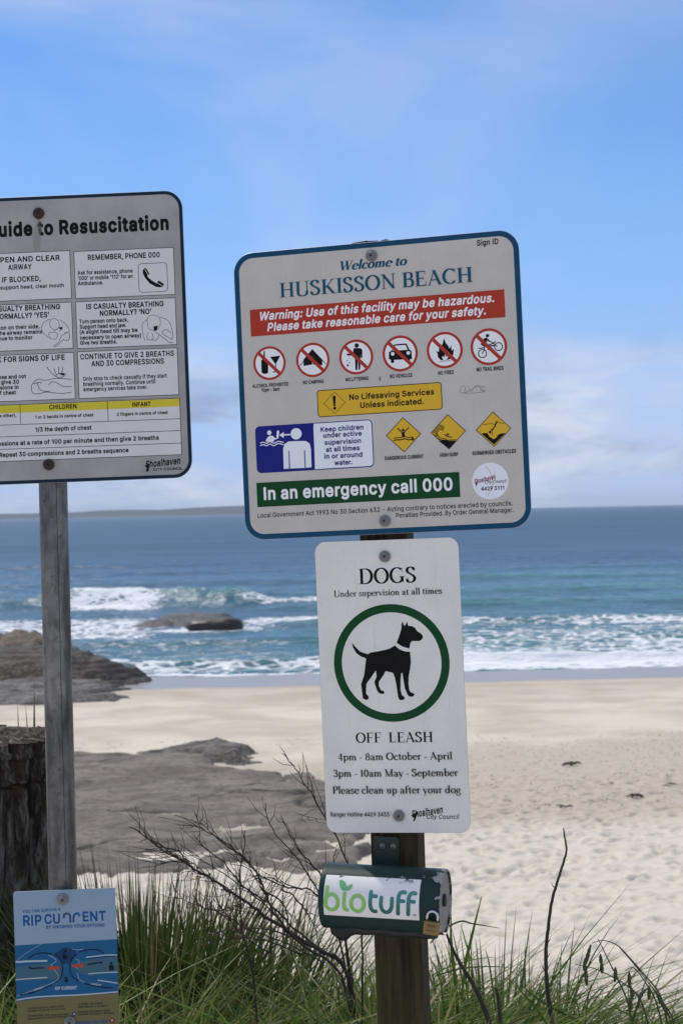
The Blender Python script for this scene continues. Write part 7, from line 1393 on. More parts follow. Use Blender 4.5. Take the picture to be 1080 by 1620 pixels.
# ------------------------------------------------------------------ bag dispenser (horizontal drum) with padlock
def dispenser():
    n = NT('dark_green_paint'); o = n.obj(); ch = n.noise(o, 38, 6, .65, .5); f = n.noise(o, 300, 3, .7)
    p = n.N.new('ShaderNodeSeparateXYZ'); n.L.new(n.obj(), p.inputs[0])
    right = n.ramp(p.outputs[0], .102, .128); topz = n.math('MULTIPLY', n.ramp(p.outputs[2], .046, .055), n.math('MULTIPLY', n.ramp(p.outputs[2], .067, .060), n.ramp(p.outputs[0], -.02, .03)))
    chip = n.ramp(n.math('ADD', ch, n.math('ADD', n.math('MULTIPLY', right, .22), n.math('MULTIPLY', topz, .10))), .70, .715)
    col = n.mix(f, (.007, .028, .026, 1), (.010, .036, .033, 1)); col = n.mix(chip, col, (.36, .34, .32, 1))
    GREEN = n.done(color=col, rough=n.ramp(f, .3, .7, .34, .46), spec=.22, normal=n.bump(n.math('ADD', n.math('MULTIPLY', chip, -1), n.math('MULTIPLY', f, .1)), .25, .0006))
    ENDM = mat_simple('worn_grey_end', (.26, .245, .225, 1), .6, 0, .25, 80, .1)
    BLK = mat_simple('black_rubber_and_shade', (.006, .008, .012, 1), .5)  # also paints the shadow strip under the drum
    DG = mat_simple('green_bracket', (.008, .028, .026, 1), .45)
    t = empty('bag_dispenser', (.0715, 3.305, 5.2185)); t.rotation_mode = 'QUATERNION'
    t.rotation_quaternion = (Matrix.Rotation(R(-15), 3, 'Z') @ Matrix.Rotation(R(.8), 3, 'Y')).to_quaternion()
    tag(t, 'dark green drum-shaped dog bag dispenser with a white label, on the timber post', 'dispenser')
    r, hl = .0645, .1205; nn = 96
    # drum shell: open slot along the bottom
    V = []; Fc = []; a0, a1 = R(-78), R(262)
    for x in (-hl - .001, -hl + .003, 0, hl - .003, hl + .004):
        for k in range(nn + 1):
            a = a0 + (a1 - a0) * k / nn; V.append((x, -r * math.cos(a), r * math.sin(a)))
    m = nn + 1
    for i in range(4):
        for k in range(nn): Fc.append((i * m + k, i * m + k + 1, (i + 1) * m + k + 1, (i + 1) * m + k))
    sh = mesh_obj('drum', V, Fc, GREEN, t, True)
    so_ = sh.modifiers.new('thickness', 'SOLIDIFY'); so_.thickness = .0022; so_.offset = 1
    for s, mt, nm in ((1, ENDM, 'end_cap'), (-1, GREEN, 'end_cap')):
        V, Fc = lathe([(r - .003, s * (hl - .003)), (r - .003, s * (hl - .0005)), (r - .006, s * hl)], 64, 'x'); Fc = [tuple(reversed(f)) for f in Fc] if s < 0 else Fc
        mesh_obj(nm, V, Fc, mt, t)
    V, Fc = lathe([(.0125, hl - .002), (.0125, hl + .004), (.0105, hl + .006), (.004, hl + .0065)], 24, 'x'); o = mesh_obj('lock_barrel', [(x, y + -.004, z + .004) for x, y, z in V], Fc, BLK, t, True)
    # bracket plate on the post
    mb = MB()
    def box(a, b, m_=0):
        (xa, ya, za), (xb, yb, zb) = a, b
        v = [(x, y, z) for x in (xa, xb) for y in (ya, yb) for z in (za, zb)]
        mb.add(v, [(0, 1, 3, 2), (4, 6, 7, 5), (0, 4, 5, 1), (2, 3, 7, 6), (0, 2, 6, 4), (1, 5, 7, 3)], m_)
    P = rrect(-.0265, .1105, .0265, .02, .004, 5); nP = len(P); yb = .0635
    V = [(x - .012, yb, z) for x, z in P] + [(x - .012, yb + .003, z) for x, z in P]
    mb.add(V, [tuple(range(nP)), tuple(range(nP, 2 * nP))[::-1]] + [(i, (i + 1) % nP, nP + (i + 1) % nP, nP + i) for i in range(nP)])
    mb.build('bracket', DG, t)
    for x in (-.0175 - .009 + .007, .003): 
        b = bolt(t, x, .0915, .0058, y0=yb + .0025); b.name = 'screw'
    # black strip standing in for the slot's shadow, with a dark hanging bit
    mb = MB(); V = []; Fc = []
    K = 30
    for j, (yy, zz) in enumerate(((-.030, -.0555), (-.020, -.068), (.0, -.074), (.025, -.072))):
        for k in range(K + 1):
            x = -.106 + .212 * k / K; zz2 = zz - .004 * math.sin(k * .7 + j) * .3 - (.016 * math.exp(-((x + .085) / .014) ** 2) if j in (1, 2) else 0)
            V.append((x, yy, zz2))
    for j in range(3):
        for k in range(K): Fc.append((j * (K + 1) + k, j * (K + 1) + k + 1, (j + 1) * (K + 1) + k + 1, (j + 1) * (K + 1) + k))
    lip = mesh_obj('bottom_tray', V, Fc, BLK, t, True); lip.modifiers.new('t', 'SOLIDIFY').thickness = .002
    # label wrapped on the drum: arc coordinates s (mm along the drum's girth, 0 = facing front)
    def wrap(shapes, lift):
        V = []; Fc = []
        for Vs, Fs in shapes:
            b = len(V)
            for x, s in Vs:
                a = s / 1000 / r; V.append((x / 1000, -(r + lift) * math.cos(a), (r + lift) * math.sin(a)))
            Fc += [tuple(i + b for i in f) for f in Fs]
        return V, Fc
    RM = r * 1000; X0, X1, S0, S1 = -110.0, 84.0, -25.5, 58.0
    nx, ns = 2, 40
    Vs = [(X0 + (X1 - X0) * i / nx, S0 + (S1 - S0) * j / ns) for j in range(ns + 1) for i in range(nx + 1)]
    V, Fc = wrap([(Vs, [tuple(q) for q in grid_quads(ns + 1, nx + 1)])], .0003)
    n2 = NT('white_label'); o2 = n2.obj(); w1 = n2.noise(o2, 70, 4, .6); q = n2.N.new('ShaderNodeSeparateXYZ'); n2.L.new(o2, q.inputs[0])
    edge = n2.math('MULTIPLY', n2.ramp(q.outputs[2], .040, .052), n2.ramp(n2.noise(o2, 55, 3, .6), .60, .63))
    LAB = n2.done(color=n2.mix(edge, n2.mix(w1, (.74, .73, .72, 1), (.82, .81, .79, 1)), (.03, .05, .045, 1)), rough=.35)
    mesh_obj('label_sticker', V, Fc, LAB, t, True)
    # lettering, drawn as rounded strokes in label millimetres, x 0..198, s 0..90
    def grad(name, c1, c2):
        g = NT(name); oo = g.obj(); sp = g.N.new('ShaderNodeSeparateXYZ'); g.L.new(oo, sp.inputs[0]); return g.done(color=g.mix(g.ramp(sp.outputs[2], -.022, .038), c1, c2), rough=.35)
    LG = grad('lime_print', (.24, .50, .12, 1), (.30, .56, .16, 1)); TG = grad('teal_print', (.005, .10, .085, 1), (.06, .26, .23, 1)); LF = grad('leaf_print', (.10, .36, .14, 1), (.14, .42, .20, 1))
    def stroke(pts, w, smooth=True, cap=True):
        P = [tuple(v)[:2] for v in catmull([(x, y, 0) for x, y in pts], 8)] if smooth else [(pts[0][0] + (pts[-1][0] - pts[0][0]) * k / 16, pts[0][1] + (pts[-1][1] - pts[0][1]) * k / 16) for k in range(17)]
        out = [ribbon(P, lambda a, b: w)]
        if cap: out += [disc(P[0], w / 2, 16), disc(P[-1], w / 2, 16)]
        return out
    def ell(cx, cy, rx, ry, w, n=48): return [ribbon([(cx + rx * math.cos(2 * math.pi * k / n), cy + ry * math.sin(2 * math.pi * k / n)) for k in range(n + 1)], lambda a, b: w)]
    # zoom pixels (4.154 px per photo px) -> label mm: x = (px-150)*.306-?, measured against the label's own corners
    def mx(px): return X0 + (px - 148) / (803 - 148) * (X1 - X0)
    def ms(py, px=480):
        top = 341 + (px - 158) * .0246; bot = 591 + (px - 137) * .032
        # undo the drum's curvature: chord height -> girth
        zt, zb = math.sin(S1 / RM), math.sin(S0 / RM); z = zt + (zb - zt) * (py - top) / (bot - top)
        return math.asin(max(-1, min(1, z))) * RM
    def PT(l): return [(mx(a), ms(b, a)) for a, b in l]
    wst = 7.9
    lime = stroke(PT([(170, 410), (167, 460), (164, 510)]), wst) + ell(mx(205), ms(503, 205), 13.0, 15.3, wst) \
        + stroke(PT([(293, 445), (290, 500), (292, 535), (302, 550), (312, 552)]), wst) + ell(mx(384), ms(508, 384), 13.2, 15.4, wst)
    teal = stroke(PT([(474, 432), (471, 500), (478, 540), (495, 556), (508, 556)]), wst) + stroke(PT([(474, 457), (510, 458)]), 7.5, False) \
        + stroke(PT([(547, 466), (545, 515), (556, 548), (578, 560), (600, 555), (616, 530), (619, 505), (620, 470)]), wst) \
        + stroke(PT([(660, 568), (662, 500), (664, 455), (675, 435), (692, 429), (706, 432)]), wst) + stroke(PT([(664, 483), (700, 485)]), 7, False) \
        + stroke(PT([(729, 570), (732, 500), (734, 460), (745, 440), (762, 433), (776, 436)]), wst) + stroke(PT([(732, 484), (770, 487)]), 7, False)
    leaf = [poly_shape(PT([(246, 370), (262, 368), (282, 376), (298, 390), (304, 410), (298, 428), (284, 429), (266, 420), (254, 402)])), poly_shape(PT([(300, 428), (302, 412), (316, 397), (342, 388), (340, 405), (330, 420), (316, 429)]))]
    tm_ = [( [(mx(755) + x * 8, ms(580, 760) + y * 7) for x, y in sans_mesh('TM', .0)[0]], sans_mesh('TM', .0)[1])]
    def lay(shapes, lift0, name, mat):
        V = []; Fc = []
        for k, s in enumerate(shapes):
            v, f = wrap([s], lift0 + k * 2.5e-5); b = len(V); V += v; Fc += [tuple(i + b for i in q_) for q_ in f]
        o = mesh_obj(name, V, Fc, mat, t)
        return o
    lay(lime, .0005, 'lime_lettering', LG); lay(teal, .0005, 'teal_lettering', TG); lay(leaf, .0011, 'leaf_emblem', LF); lay(tm_, .0005, 'trademark_lettering', pmat('black'))
    return t
disp = dispenser()
def padlock():
    n = NT('brass'); o = n.obj(); a = n.noise(o, 120, 5, .7); e = n.noise(o, 900, 2, .6)
    BR = n.done(color=n.mix(a, (.20, .125, .045, 1), (.33, .22, .09, 1)), metal=.75, rough=n.ramp(a, .3, .7, .42, .6), normal=n.bump(a, .1, .0005))
    ST = mat_simple('steel_shackle', (.62, .63, .65, 1), .22, .95, .2, 100)
    EN = mat_simple('engraving', (.045, .03, .012, 1), .7)
    t = empty('padlock'); t.parent = None
    base = disp.matrix_world.copy() if False else (Matrix.Translation(disp.location) @ disp.rotation_quaternion.to_matrix().to_4x4())
    t.matrix_world = base @ Matrix.Translation((.1125, -.0735, -.0170)) @ Matrix.Rotation(R(5), 4, 'Y') @ Matrix.Rotation(R(-4), 4, 'X')
    tag(t, 'small brass padlock with steel shackle hanging on the green dispenser', 'padlock')
    bm = bmesh.new(); bmesh.ops.create_cube(bm, size=1)
    bmesh.ops.scale(bm, vec=(.0305, .012, .0255), verts=bm.verts); bmesh.ops.bevel(bm, geom=bm.edges[:], offset=.0012, segments=3, affect='EDGES', profile=.6)
    bmesh.ops.translate(bm, vec=(0, 0, -.0175), verts=bm.verts)
    me = bpy.data.meshes.new('body'); bm.to_mesh(me); bm.free(); me.materials.append(BR); b = bpy.data.objects.new('body', me); COL.objects.link(b); b.parent = t
    P = [(-.0105, 0, -.006), (-.0105, 0, .003)] + [(.0105 * -math.cos(R(a)), 0, .004 + .0105 * math.sin(R(a))) for a in range(0, 181, 15)] + [(.0105, 0, .003), (.0105, 0, -.006)]
    V, Fc = tube(P, .0026, 12); mesh_obj('shackle', V, Fc, ST, t, True)
    ring = ribbon([(.0085 * math.cos(R(a)), .0034 * math.sin(R(a))) for a in range(0, 361, 15)], lambda a, b: .0006)
    mb = MB(); mb.add([(x, -.00612, z - .0125) for x, z in ring[0]], ring[1])
    V, Fc = sans_mesh('LOCK', .02)[0], sans_mesh('LOCK', .02)[1]
    mb2 = MB()
    for i in range(5): mb.add([(-.0062 + i * .0028 + dx, -.00612 - 1e-5, -.0145 + dz) for dx, dz in ((0, 0), (.0016, 0), (.0018, .004), (.0002, .004))], [(0, 1, 2, 3)])
    for i in range(8): mb.add([(-.0092 + i * .0024 + dx, -.00612, -.0225 + dz) for dx, dz in ((0, 0), (.0015, 0), (.0015, .0022), (0, .0022))], [(0, 1, 2, 3)])
    mb.build('engraving', EN, t)
padlock()

# ------------------------------------------------------------------ stump at the left
def stump():
    n = NT('old_stump_wood'); o = n.obj(scale=(1, 1, .25)); a = n.noise(o, 6, 8, .7, .8); b = n.noise(o, 26, 6, .75, .4); m_ = n.noise(n.obj(), 3.0, 5, .6); l = n.noise(n.obj(), 22, 5, .8)
    col = n.mix(n.ramp(a, .3, .7), (.022, .016, .012, 1), (.13, .105, .082, 1)); col = n.mix(n.ramp(b, .46, .66), col, (.24, .215, .18, 1))
    col = n.mix(n.math('MULTIPLY', n.ramp(m_, .55, .68), .6), col, (.045, .048, .012, 1)); col = n.mix(n.ramp(l, .68, .74), col, (.28, .28, .24, 1))
    mat = n.done(color=col, rough=.95, spec=.15, normal=n.bump(n.math('ADD', a, n.math('MULTIPLY', b, .6)), 1.0, .03))
    t = empty('tree_stump', (-1.19, 5.02, 4.26)); tag(t, 'broad dark weathered tree stump with cracked top, behind the pole at the left edge', 'stump')
    na = 260; H_ = 1.07; zs = np.concatenate([np.linspace(0, .93, 90), np.linspace(.935, H_, 30)])
    A = np.linspace(0, 2 * np.pi, na, endpoint=False); AA, ZZ = np.meshgrid(A, zs)
    base = .185 + .105 * sstep(.15, .72, ZZ)                       # narrower foot
    rr = base * (1 + .10 * np.sin(3 * AA + .6) * (1 - ZZ * .6) + .05 * np.sin(7 * AA + 2 + ZZ * 1.5))
    u = AA / (2 * np.pi) * 24
    per = lambda f, s: fbm(np.cos(AA) * f + 9, np.sin(AA) * f + ZZ * f * .22, 5, s)
    rr += .085 * (per(3.0, 300) - .5); crev = np.abs(per(4.5, 305) - .5); rr -= .045 * np.exp(-(crev / .03) ** 2)
    rr += .02 * (fbm(np.cos(AA) * 14, np.sin(AA) * 14 + ZZ * 12, 4, 308) - .5)
    lay = (ZZ - .93) / .14
    rr = np.where(ZZ > .93, rr + .018 + .016 * (fbm(np.cos(AA) * 3, np.sin(AA) * 3 + lay * 1.3, 4, 311) - .5) * 2 - .022 * np.exp(-((lay - .06) / .05) ** 2) - .012 * sstep(.46, .5, vnoise(np.cos(AA) * 2 + 5, lay * 9 + np.sin(AA), 313)), rr)
    rr = rr + .05 * gauss(AA, 5.9, .25) * sstep(.2, .55, ZZ) * 0
    lean = -.05 * (1 - ZZ / H_)
    X = rr * np.cos(AA) + lean; Y = rr * np.sin(AA)
    V = np.stack([X, Y, ZZ], -1).reshape(-1, 3); k = np.arange(na)
    i = np.arange(len(zs) - 1)[:, None] * na; Q = np.stack([i + k, i + (k + 1) % na, i + na + (k + 1) % na, i + na + k], -1).reshape(-1, 4)
    np_mesh('trunk', V, Q, mat, t)
    # broken top
    rs = np.linspace(0, 1, 30); RR, A2 = np.meshgrid(rs, A, indexing='ij'); Rt_ = rr[-1][None, :]
    Xt = RR * Rt_ * np.cos(A2); Yt = RR * Rt_ * np.sin(A2); Zt = H_ + (.045 * (fbm(Xt * 14 + 3, Yt * 40, 4, 320) - .5) + .02 * (fbm(Xt * 40, Yt * 40, 3, 322) - .5)) * sstep(1.0, .8, RR) - .0
    i = np.arange(29)[:, None] * na; Q = np.stack([i + k, i + na + k, i + na + (k + 1) % na, i + (k + 1) % na], -1).reshape(-1, 4)
    np_mesh('cracked_top', np.stack([Xt, Yt, Zt], -1).reshape(-1, 3), Q, mat, t)
stump()

# ------------------------------------------------------------------ plants
def mat_blade(name, c1, c2, straw=.15, strawc=(.22, .17, .075, 1)):
    n = NT(name); tint = n.attr('tint'); up = n.attr('along'); g = n.noise(n.obj(), 25, 3)
    col = n.mix(n.ramp(tint, 0, .8, smooth=False), c1, c2); col = n.mix(n.ramp(tint, 1 - straw, 1 - straw + .02), col, strawc)
    col = n.mix(n.math('MULTIPLY', n.ramp(up, .75, 1.0), .5), col, strawc)
    tr = n.N.new('ShaderNodeBsdfTranslucent'); n.L.new(col, tr.inputs[0]); mx = n.N.new('ShaderNodeMixShader'); mx.inputs[0].default_value = .42
    m = n.done(color=col, rough=.45, spec=.35)
    n.L.new(n.b.outputs[0], mx.inputs[1]); n.L.new(tr.outputs[0], mx.inputs[2]); n.L.new(mx.outputs[0], n.N['Material Output'].inputs[0])
    return m
def blade_field(name, mat, roots, H_, lean, wid, seed, droop=.6, segs=7, parent=None):
    """roots (n,3); height; lean vector (n,2) horizontal offset at the tip as a fraction of height"""
    r = np.random.default_rng(seed); n = len(roots); s = np.linspace(0, 1, segs + 1)[None, :, None]
    Hh = H_[:, None, None]; ln = lean[:, None, :]
    dr = (droop * r.random(n) ** 1.5)[:, None, None]
    xy = ln * Hh * (s * .45 + .55 * s ** 2.2) * (1 + dr)
    z = Hh * (s - dr * .55 * s ** 3.2)
    side = np.stack([-np.sin(a := r.uniform(-.9, .9, n)), np.cos(a), 0 * a], -1); side = np.stack([np.cos(a), np.sin(a), 0 * a], -1)
    P = np.concatenate([roots[:, None, :2] + xy, roots[:, None, 2:3] + z], -1)
    w = wid[:, None, None] * (1 - s ** 2.2) * .5 * (.75 + .25 * np.sin(np.pi * np.clip(s * 1.3, 0, 1))) + .0002
    fold = np.array([0, 1.0, 0])[None, None, :] * w * .5
    Lf = P - side[:, None, :] * w + fold; Rg = P + side[:, None, :] * w + fold
    V = np.stack([Lf, P, Rg], 2)                                   # n, segs+1, 3, 3
    idx = np.arange(n)[:, None, None] * (segs + 1) * 3 + np.arange(segs)[None, :, None] * 3 + np.arange(2)[None, None, :]
    Q = np.stack([idx, idx + 1, idx + 4, idx + 3], -1).reshape(-1, 4)
    tint = np.repeat(r.random(n), (segs + 1) * 3); al = np.broadcast_to(s[..., None] * np.ones((n, 1, 3, 1)), (n, segs + 1, 3, 1))
    return np_mesh(name, V.reshape(-1, 3), Q, mat, parent, attrs={'tint': tint, 'along': al.ravel()})
def gz(x, y): return beach_z(np.asarray(x, float), np.asarray(y, float)) - .02
DKGREEN = mat_blade('sedge_leaf', (.022, .050, .012, 1), (.070, .115, .026, 1), .10)
LTGREEN = mat_blade('grass_leaf', (.026, .072, .009, 1), (.150, .255, .030, 1), .12, (.34, .27, .12, 1))
def tussock(cx, cy, n, h, spread, seed, label, wid=.0105, lean=.5, dirx=0.0, mat=None, r0=.16):
    r = np.random.default_rng(seed); a = r.uniform(0, 2 * np.pi, n); q = r.random(n) ** .5 * r0
    x = cx + q * np.cos(a) * 1.4; y = cy + q * np.sin(a); roots = np.stack([x, y, gz(x, y)], -1)
    H_ = h * (1 - .55 * r.random(n) ** 1.6); l = np.stack([np.cos(a), np.sin(a)], -1) * (lean * r.random(n) * (q / r0 + .25))[:, None] * spread; l[:, 0] += dirx * r.random(n)
    o = blade_field('grass_tussock', mat or DKGREEN, roots, H_, l, wid * r.uniform(.6, 1.3, n), seed + 1, .75)
    tag(o, label, 'grass tussock', 'dark sedge tussocks on the dune crest'); return o
tussock(-.60, 4.70, 1250, .75, 1.0, 11, 'tall dark sedge tussock just right of the rip current sign')
tussock(-.37, 4.95, 420, .70, .9, 12, 'slimmer dark sedge tussock right of the tallest one')
tussock(-.80, 4.55, 150, .42, .9, 13, 'dark sedge tussock half hidden behind the rip current sign')
tussock(-.05, 4.9, 90, .44, 1.0, 14, 'sparse dark sedge tussock at the foot of the bare shrub', lean=.55)
tussock(.02, 4.62, 70, .50, .9, 15, 'dark sedge tussock rising just left of the timber post', lean=.5)
tussock(.42, 4.85, 160, .52, .9, 16, 'dark sedge tussock just right of the timber post', lean=.6)
def low_grass():
    r = np.random.default_rng(21); n = 9500
    y = 3.8 + 1.3 * r.random(n) ** 1.2; x = r.uniform(-1.25, 1.35, n)
    # the crest falls away, so the clumps nearer the path stand taller
    reach = np.interp(x / y, [-.30, -.2, -.1, -.03, .03, .09, .16, .23, .3], [.285, .285, .280, .270, .278, .292, .311, .320, .324])
    clump = fbm(x * 4, y * 4, 3, 33); H_ = np.clip(6 - reach * y - gz(x, y), .08, .6) * (.62 + .42 * r.random(n) ** .7) * (.74 + .55 * clump)
    keep = r.random(n) < np.interp(x, [-.6, .3, .5, .9, 1.4], [1, 1, .85, .75, .7]); x, y, H_ = x[keep], y[keep], H_[keep]; n = len(x)
    l = np.stack([r.normal(.05, .85, n), r.normal(-.1, .5, n)], -1)
    o = blade_field('low_green_grass', LTGREEN, np.stack([x, y, gz(x, y)], -1), H_, l, r.uniform(.007, .019, n), 22, .9, 6); tag(o, kind='stuff')
    n = 1700; y = r.uniform(3.9, 4.6, n); x = r.uniform(-.75, .35, n); H_ = .30 + .24 * r.random(n)
    l = np.stack([r.normal(.1, .9, n), r.normal(0, .5, n)], -1)
    o = blade_field('long_arching_grass', LTGREEN, np.stack([x, y, gz(x, y)], -1), H_ * .9, l, r.uniform(.008, .019, n), 24, 1.1, 9); tag(o, kind='stuff')
    # dead litter at the feet, browns darkened to paint shade under the grass
    STRAW = mat_blade('shaded_dead_litter', (.035, .026, .014, 1), (.10, .075, .04, 1), .3, (.16, .12, .06, 1))
    n = 6000; y = r.uniform(3.8, 5.3, n); x = r.uniform(-1.2, 1.3, n); l = np.stack([r.normal(0, 1.6, n), r.normal(0, 1.2, n)], -1)
    o = blade_field('dead_grass_litter', STRAW, np.stack([x, y, gz(x, y)], -1), r.uniform(.05, .24, n), l, r.uniform(.002, .005, n), 26, .8, 5); tag(o, kind='stuff')
    n = 60; x = r.uniform(-1.12, -1.0, n) + r.normal(0, .05, n); y = np.full(n, 5.5) + r.normal(0, .06, n)
low_grass()
def stump_blades():
    # a few blades growing behind the stump top
    t = empty('grass_sprig', (-1.02, 5.45, 4.1)); tag(t, 'thin green grass sprig showing above the stump top', 'grass sprig')
    r = np.random.default_rng(31)
    for dx, h, l in ((-.05, 1.305, -.012), (-.025, 1.36, .012), (.015, 1.34, .04), (.0, 1.29, -.03), (.06, 1.30, .04)):
        blade_field('blade', DKGREEN, np.array([[dx, 0, 0]]), np.array([h]), np.array([[l, 0]]), np.array([.040]), int(h * 1000), .02, 8, t)
stump_blades()

SHRUB_BRANCHES = [([(-0.531, 4.0, 5.24), (-0.495, 4.014, 5.214), (-0.456, 4.029, 5.179), (-0.406, 4.043, 5.144), (-0.371, 4.057, 5.117), (-0.337, 4.071, 5.095), (-0.291, 4.086, 5.054), (-0.251, 4.1, 5.023), (-0.21, 4.114, 4.987), (-0.169, 4.129, 4.957), (-0.117, 4.143, 4.915), (-0.065, 4.157, 4.883), (-0.023, 4.171, 4.852), (0.007, 4.186, 4.751), (0.015, 4.2, 4.606)], 0.0012, 0.0062), ([(-0.405, 3.9, 5.262), (-0.367, 3.925, 5.254), (-0.334, 3.95, 5.233), (-0.301, 3.975, 5.202), (-0.263, 4.0, 5.166), (-0.234, 4.025, 5.129), (-0.206, 4.05, 5.066), (-0.187, 4.075, 5.007), (-0.116, 4.1, 4.915), (-0.023, 4.125, 4.833), (0.01, 4.15, 4.623)], 0.0008, 0.0035), ([(-0.385, 4.1, 5.26), (-0.359, 4.12, 5.216), (-0.314, 4.14, 5.172), (-0.273, 4.16, 5.137), (-0.233, 4.18, 5.084), (-0.191, 4.2, 5.052), (-0.144, 4.22, 5.033), (-0.101, 4.24, 5.022), (-0.059, 4.26, 4.976), (-0.011, 4.28, 4.882), (0.016, 4.3, 4.573)], 0.0007, 0.003), ([(-0.249, 4.0, 5.227), (-0.255, 4.0, 5.17), (-0.261, 4.0, 5.145), (-0.265, 4.0, 5.078), (-0.264, 4.0, 5.006), (-0.252, 4.0, 4.94), (-0.238, 4.0, 4.878), (-0.226, 4.0, 4.708)], 0.001, 0.0035), ([(-0.209, 4.2, 5.257), (-0.2, 4.213, 5.201), (-0.169, 4.225, 5.152), (-0.137, 4.237, 5.113), (-0.106, 4.25, 5.061), (-0.08, 4.263, 5.014), (-0.059, 4.275, 4.967), (-0.018, 4.287, 4.842), (0.01, 4.3, 4.573)], 0.001, 0.003), ([(-0.176, 4.3, 5.206), (-0.155, 4.3, 5.161), (-0.128, 4.3, 5.116), (-0.096, 4.3, 5.077), (-0.069, 4.3, 5.038), (-0.032, 4.3, 4.949), (-0.007, 4.3, 4.827), (0.01, 4.3, 4.573)], 0.001, 0.0035), ([(-0.159, 4.1, 5.398), (-0.134, 4.112, 5.366), (-0.109, 4.125, 5.321), (-0.083, 4.138, 5.276), (-0.058, 4.15, 5.226), (-0.017, 4.162, 5.148), (0.023, 4.175, 5.021), (0.031, 4.188, 4.857), (0.021, 4.2, 4.606)], 0.0008, 0.003), ([(-0.503, 4.0, 5.204), (-0.483, 4.0, 5.211), (-0.437, 4.0, 5.179), (-0.402, 4.0, 5.153)], 0.0008, 0.0018), ([(-0.496, 4.02, 5.184), (-0.464, 4.015, 5.177), (-0.423, 4.01, 5.177), (-0.402, 4.005, 5.167), (-0.392, 4.0, 5.148)], 0.0006, 0.0015), ([(-0.496, 4.02, 5.151), (-0.465, 4.015, 5.148), (-0.418, 4.01, 5.151), (-0.377, 4.005, 5.146), (-0.351, 4.0, 5.124)], 0.0006, 0.0016), ([(-0.472, 4.0, 5.206), (-0.447, 4.0, 5.187), (-0.411, 4.0, 5.179), (-0.399, 4.0, 5.158)], 0.0006, 0.0016), ([(-0.382, 4.05, 5.212), (-0.356, 4.071, 5.173), (-0.311, 4.093, 5.131), (-0.272, 4.114, 5.073), (-0.231, 4.136, 5.036), (-0.18, 4.157, 4.987), (-0.144, 4.179, 4.943), (-0.066, 4.2, 4.866)], 0.0008, 0.003), ([(-0.439, 4.1, 5.106), (-0.383, 4.067, 5.112), (-0.328, 4.033, 5.098), (-0.285, 4.0, 5.079)], 0.0006, 0.0014), ([(-0.45, 4.2, 5.057), (-0.436, 4.217, 5.021), (-0.389, 4.233, 4.989), (-0.326, 4.25, 4.962), (-0.262, 4.267, 4.918), (-0.176, 4.283, 4.879), (-0.068, 4.3, 4.817)], 0.0006, 0.002), ([(-0.416, 4.15, 5.158), (-0.378, 4.14, 5.133), (-0.325, 4.13, 5.102), (-0.272, 4.12, 5.067), (-0.22, 4.11, 5.026), (-0.168, 4.1, 4.974)], 0.0006, 0.0022), ([(-0.36, 4.1, 5.099), (-0.339, 4.1, 5.078), (-0.325, 4.1, 5.025), (-0.294, 4.1, 4.977), (-0.253, 4.1, 4.934), (-0.19, 4.1, 4.896)], 0.0007, 0.002), ([(-0.249, 4.1, 5.097), (-0.207, 4.1, 5.091), (-0.166, 4.1, 5.074), (-0.114, 4.1, 5.057)], 0.0006, 0.0018), ([(-0.29, 4.1, 5.171), (-0.27, 4.1, 5.129), (-0.239, 4.1, 5.097), (-0.219, 4.1, 5.065), (-0.198, 4.1, 5.022), (-0.168, 4.1, 4.974)], 0.0008, 0.002), ([(-0.245, 4.0, 5.032), (-0.267, 4.025, 5.031), (-0.289, 4.05, 5.031), (-0.323, 4.075, 5.015), (-0.356, 4.1, 5.015)], 0.0005, 0.0016), ([(-0.366, 4.2, 4.921), (-0.301, 4.2, 4.936), (-0.226, 4.2, 4.934), (-0.14, 4.2, 4.911), (-0.044, 4.2, 4.855)], 0.0008, 0.003), ([(-0.377, 4.25, 4.881), (-0.326, 4.237, 4.899), (-0.271, 4.225, 4.907), (-0.206, 4.213, 4.898), (-0.12, 4.2, 4.867)], 0.0008, 0.0025), ([(-0.133, 4.1, 4.858), (-0.158, 4.1, 4.937), (-0.152, 4.1, 4.99), (-0.177, 4.1, 5.032), (-0.219, 4.1, 5.059)], 0.0008, 0.0025), ([(-0.075, 4.1, 4.857), (-0.084, 4.1, 4.957), (-0.114, 4.1, 5.01), (-0.14, 4.1, 5.042), (-0.171, 4.1, 5.059)], 0.0008, 0.0022), ([(-0.057, 4.1, 5.23), (-0.11, 4.1, 5.241), (-0.125, 4.1, 5.247)], 0.0005, 0.001), ([(-0.028, 4.2, 5.146), (-0.039, 4.2, 5.103), (-0.019, 4.2, 5.038), (0.001, 4.2, 4.962)], 0.0008, 0.0022)]
UPRIGHT_TWIG = [(0.511, 3.9, 5.237), (0.513, 3.9, 5.218), (0.517, 3.9, 5.184), (0.51, 3.9, 5.157), (0.495, 3.9, 5.112), (0.48, 3.9, 5.063), (0.471, 3.9, 5.007), (0.464, 3.9, 4.952), (0.463, 3.9, 4.907), (0.465, 3.9, 4.852), (0.471, 3.9, 4.807), (0.477, 3.9, 4.757), (0.481, 3.9, 4.685)]
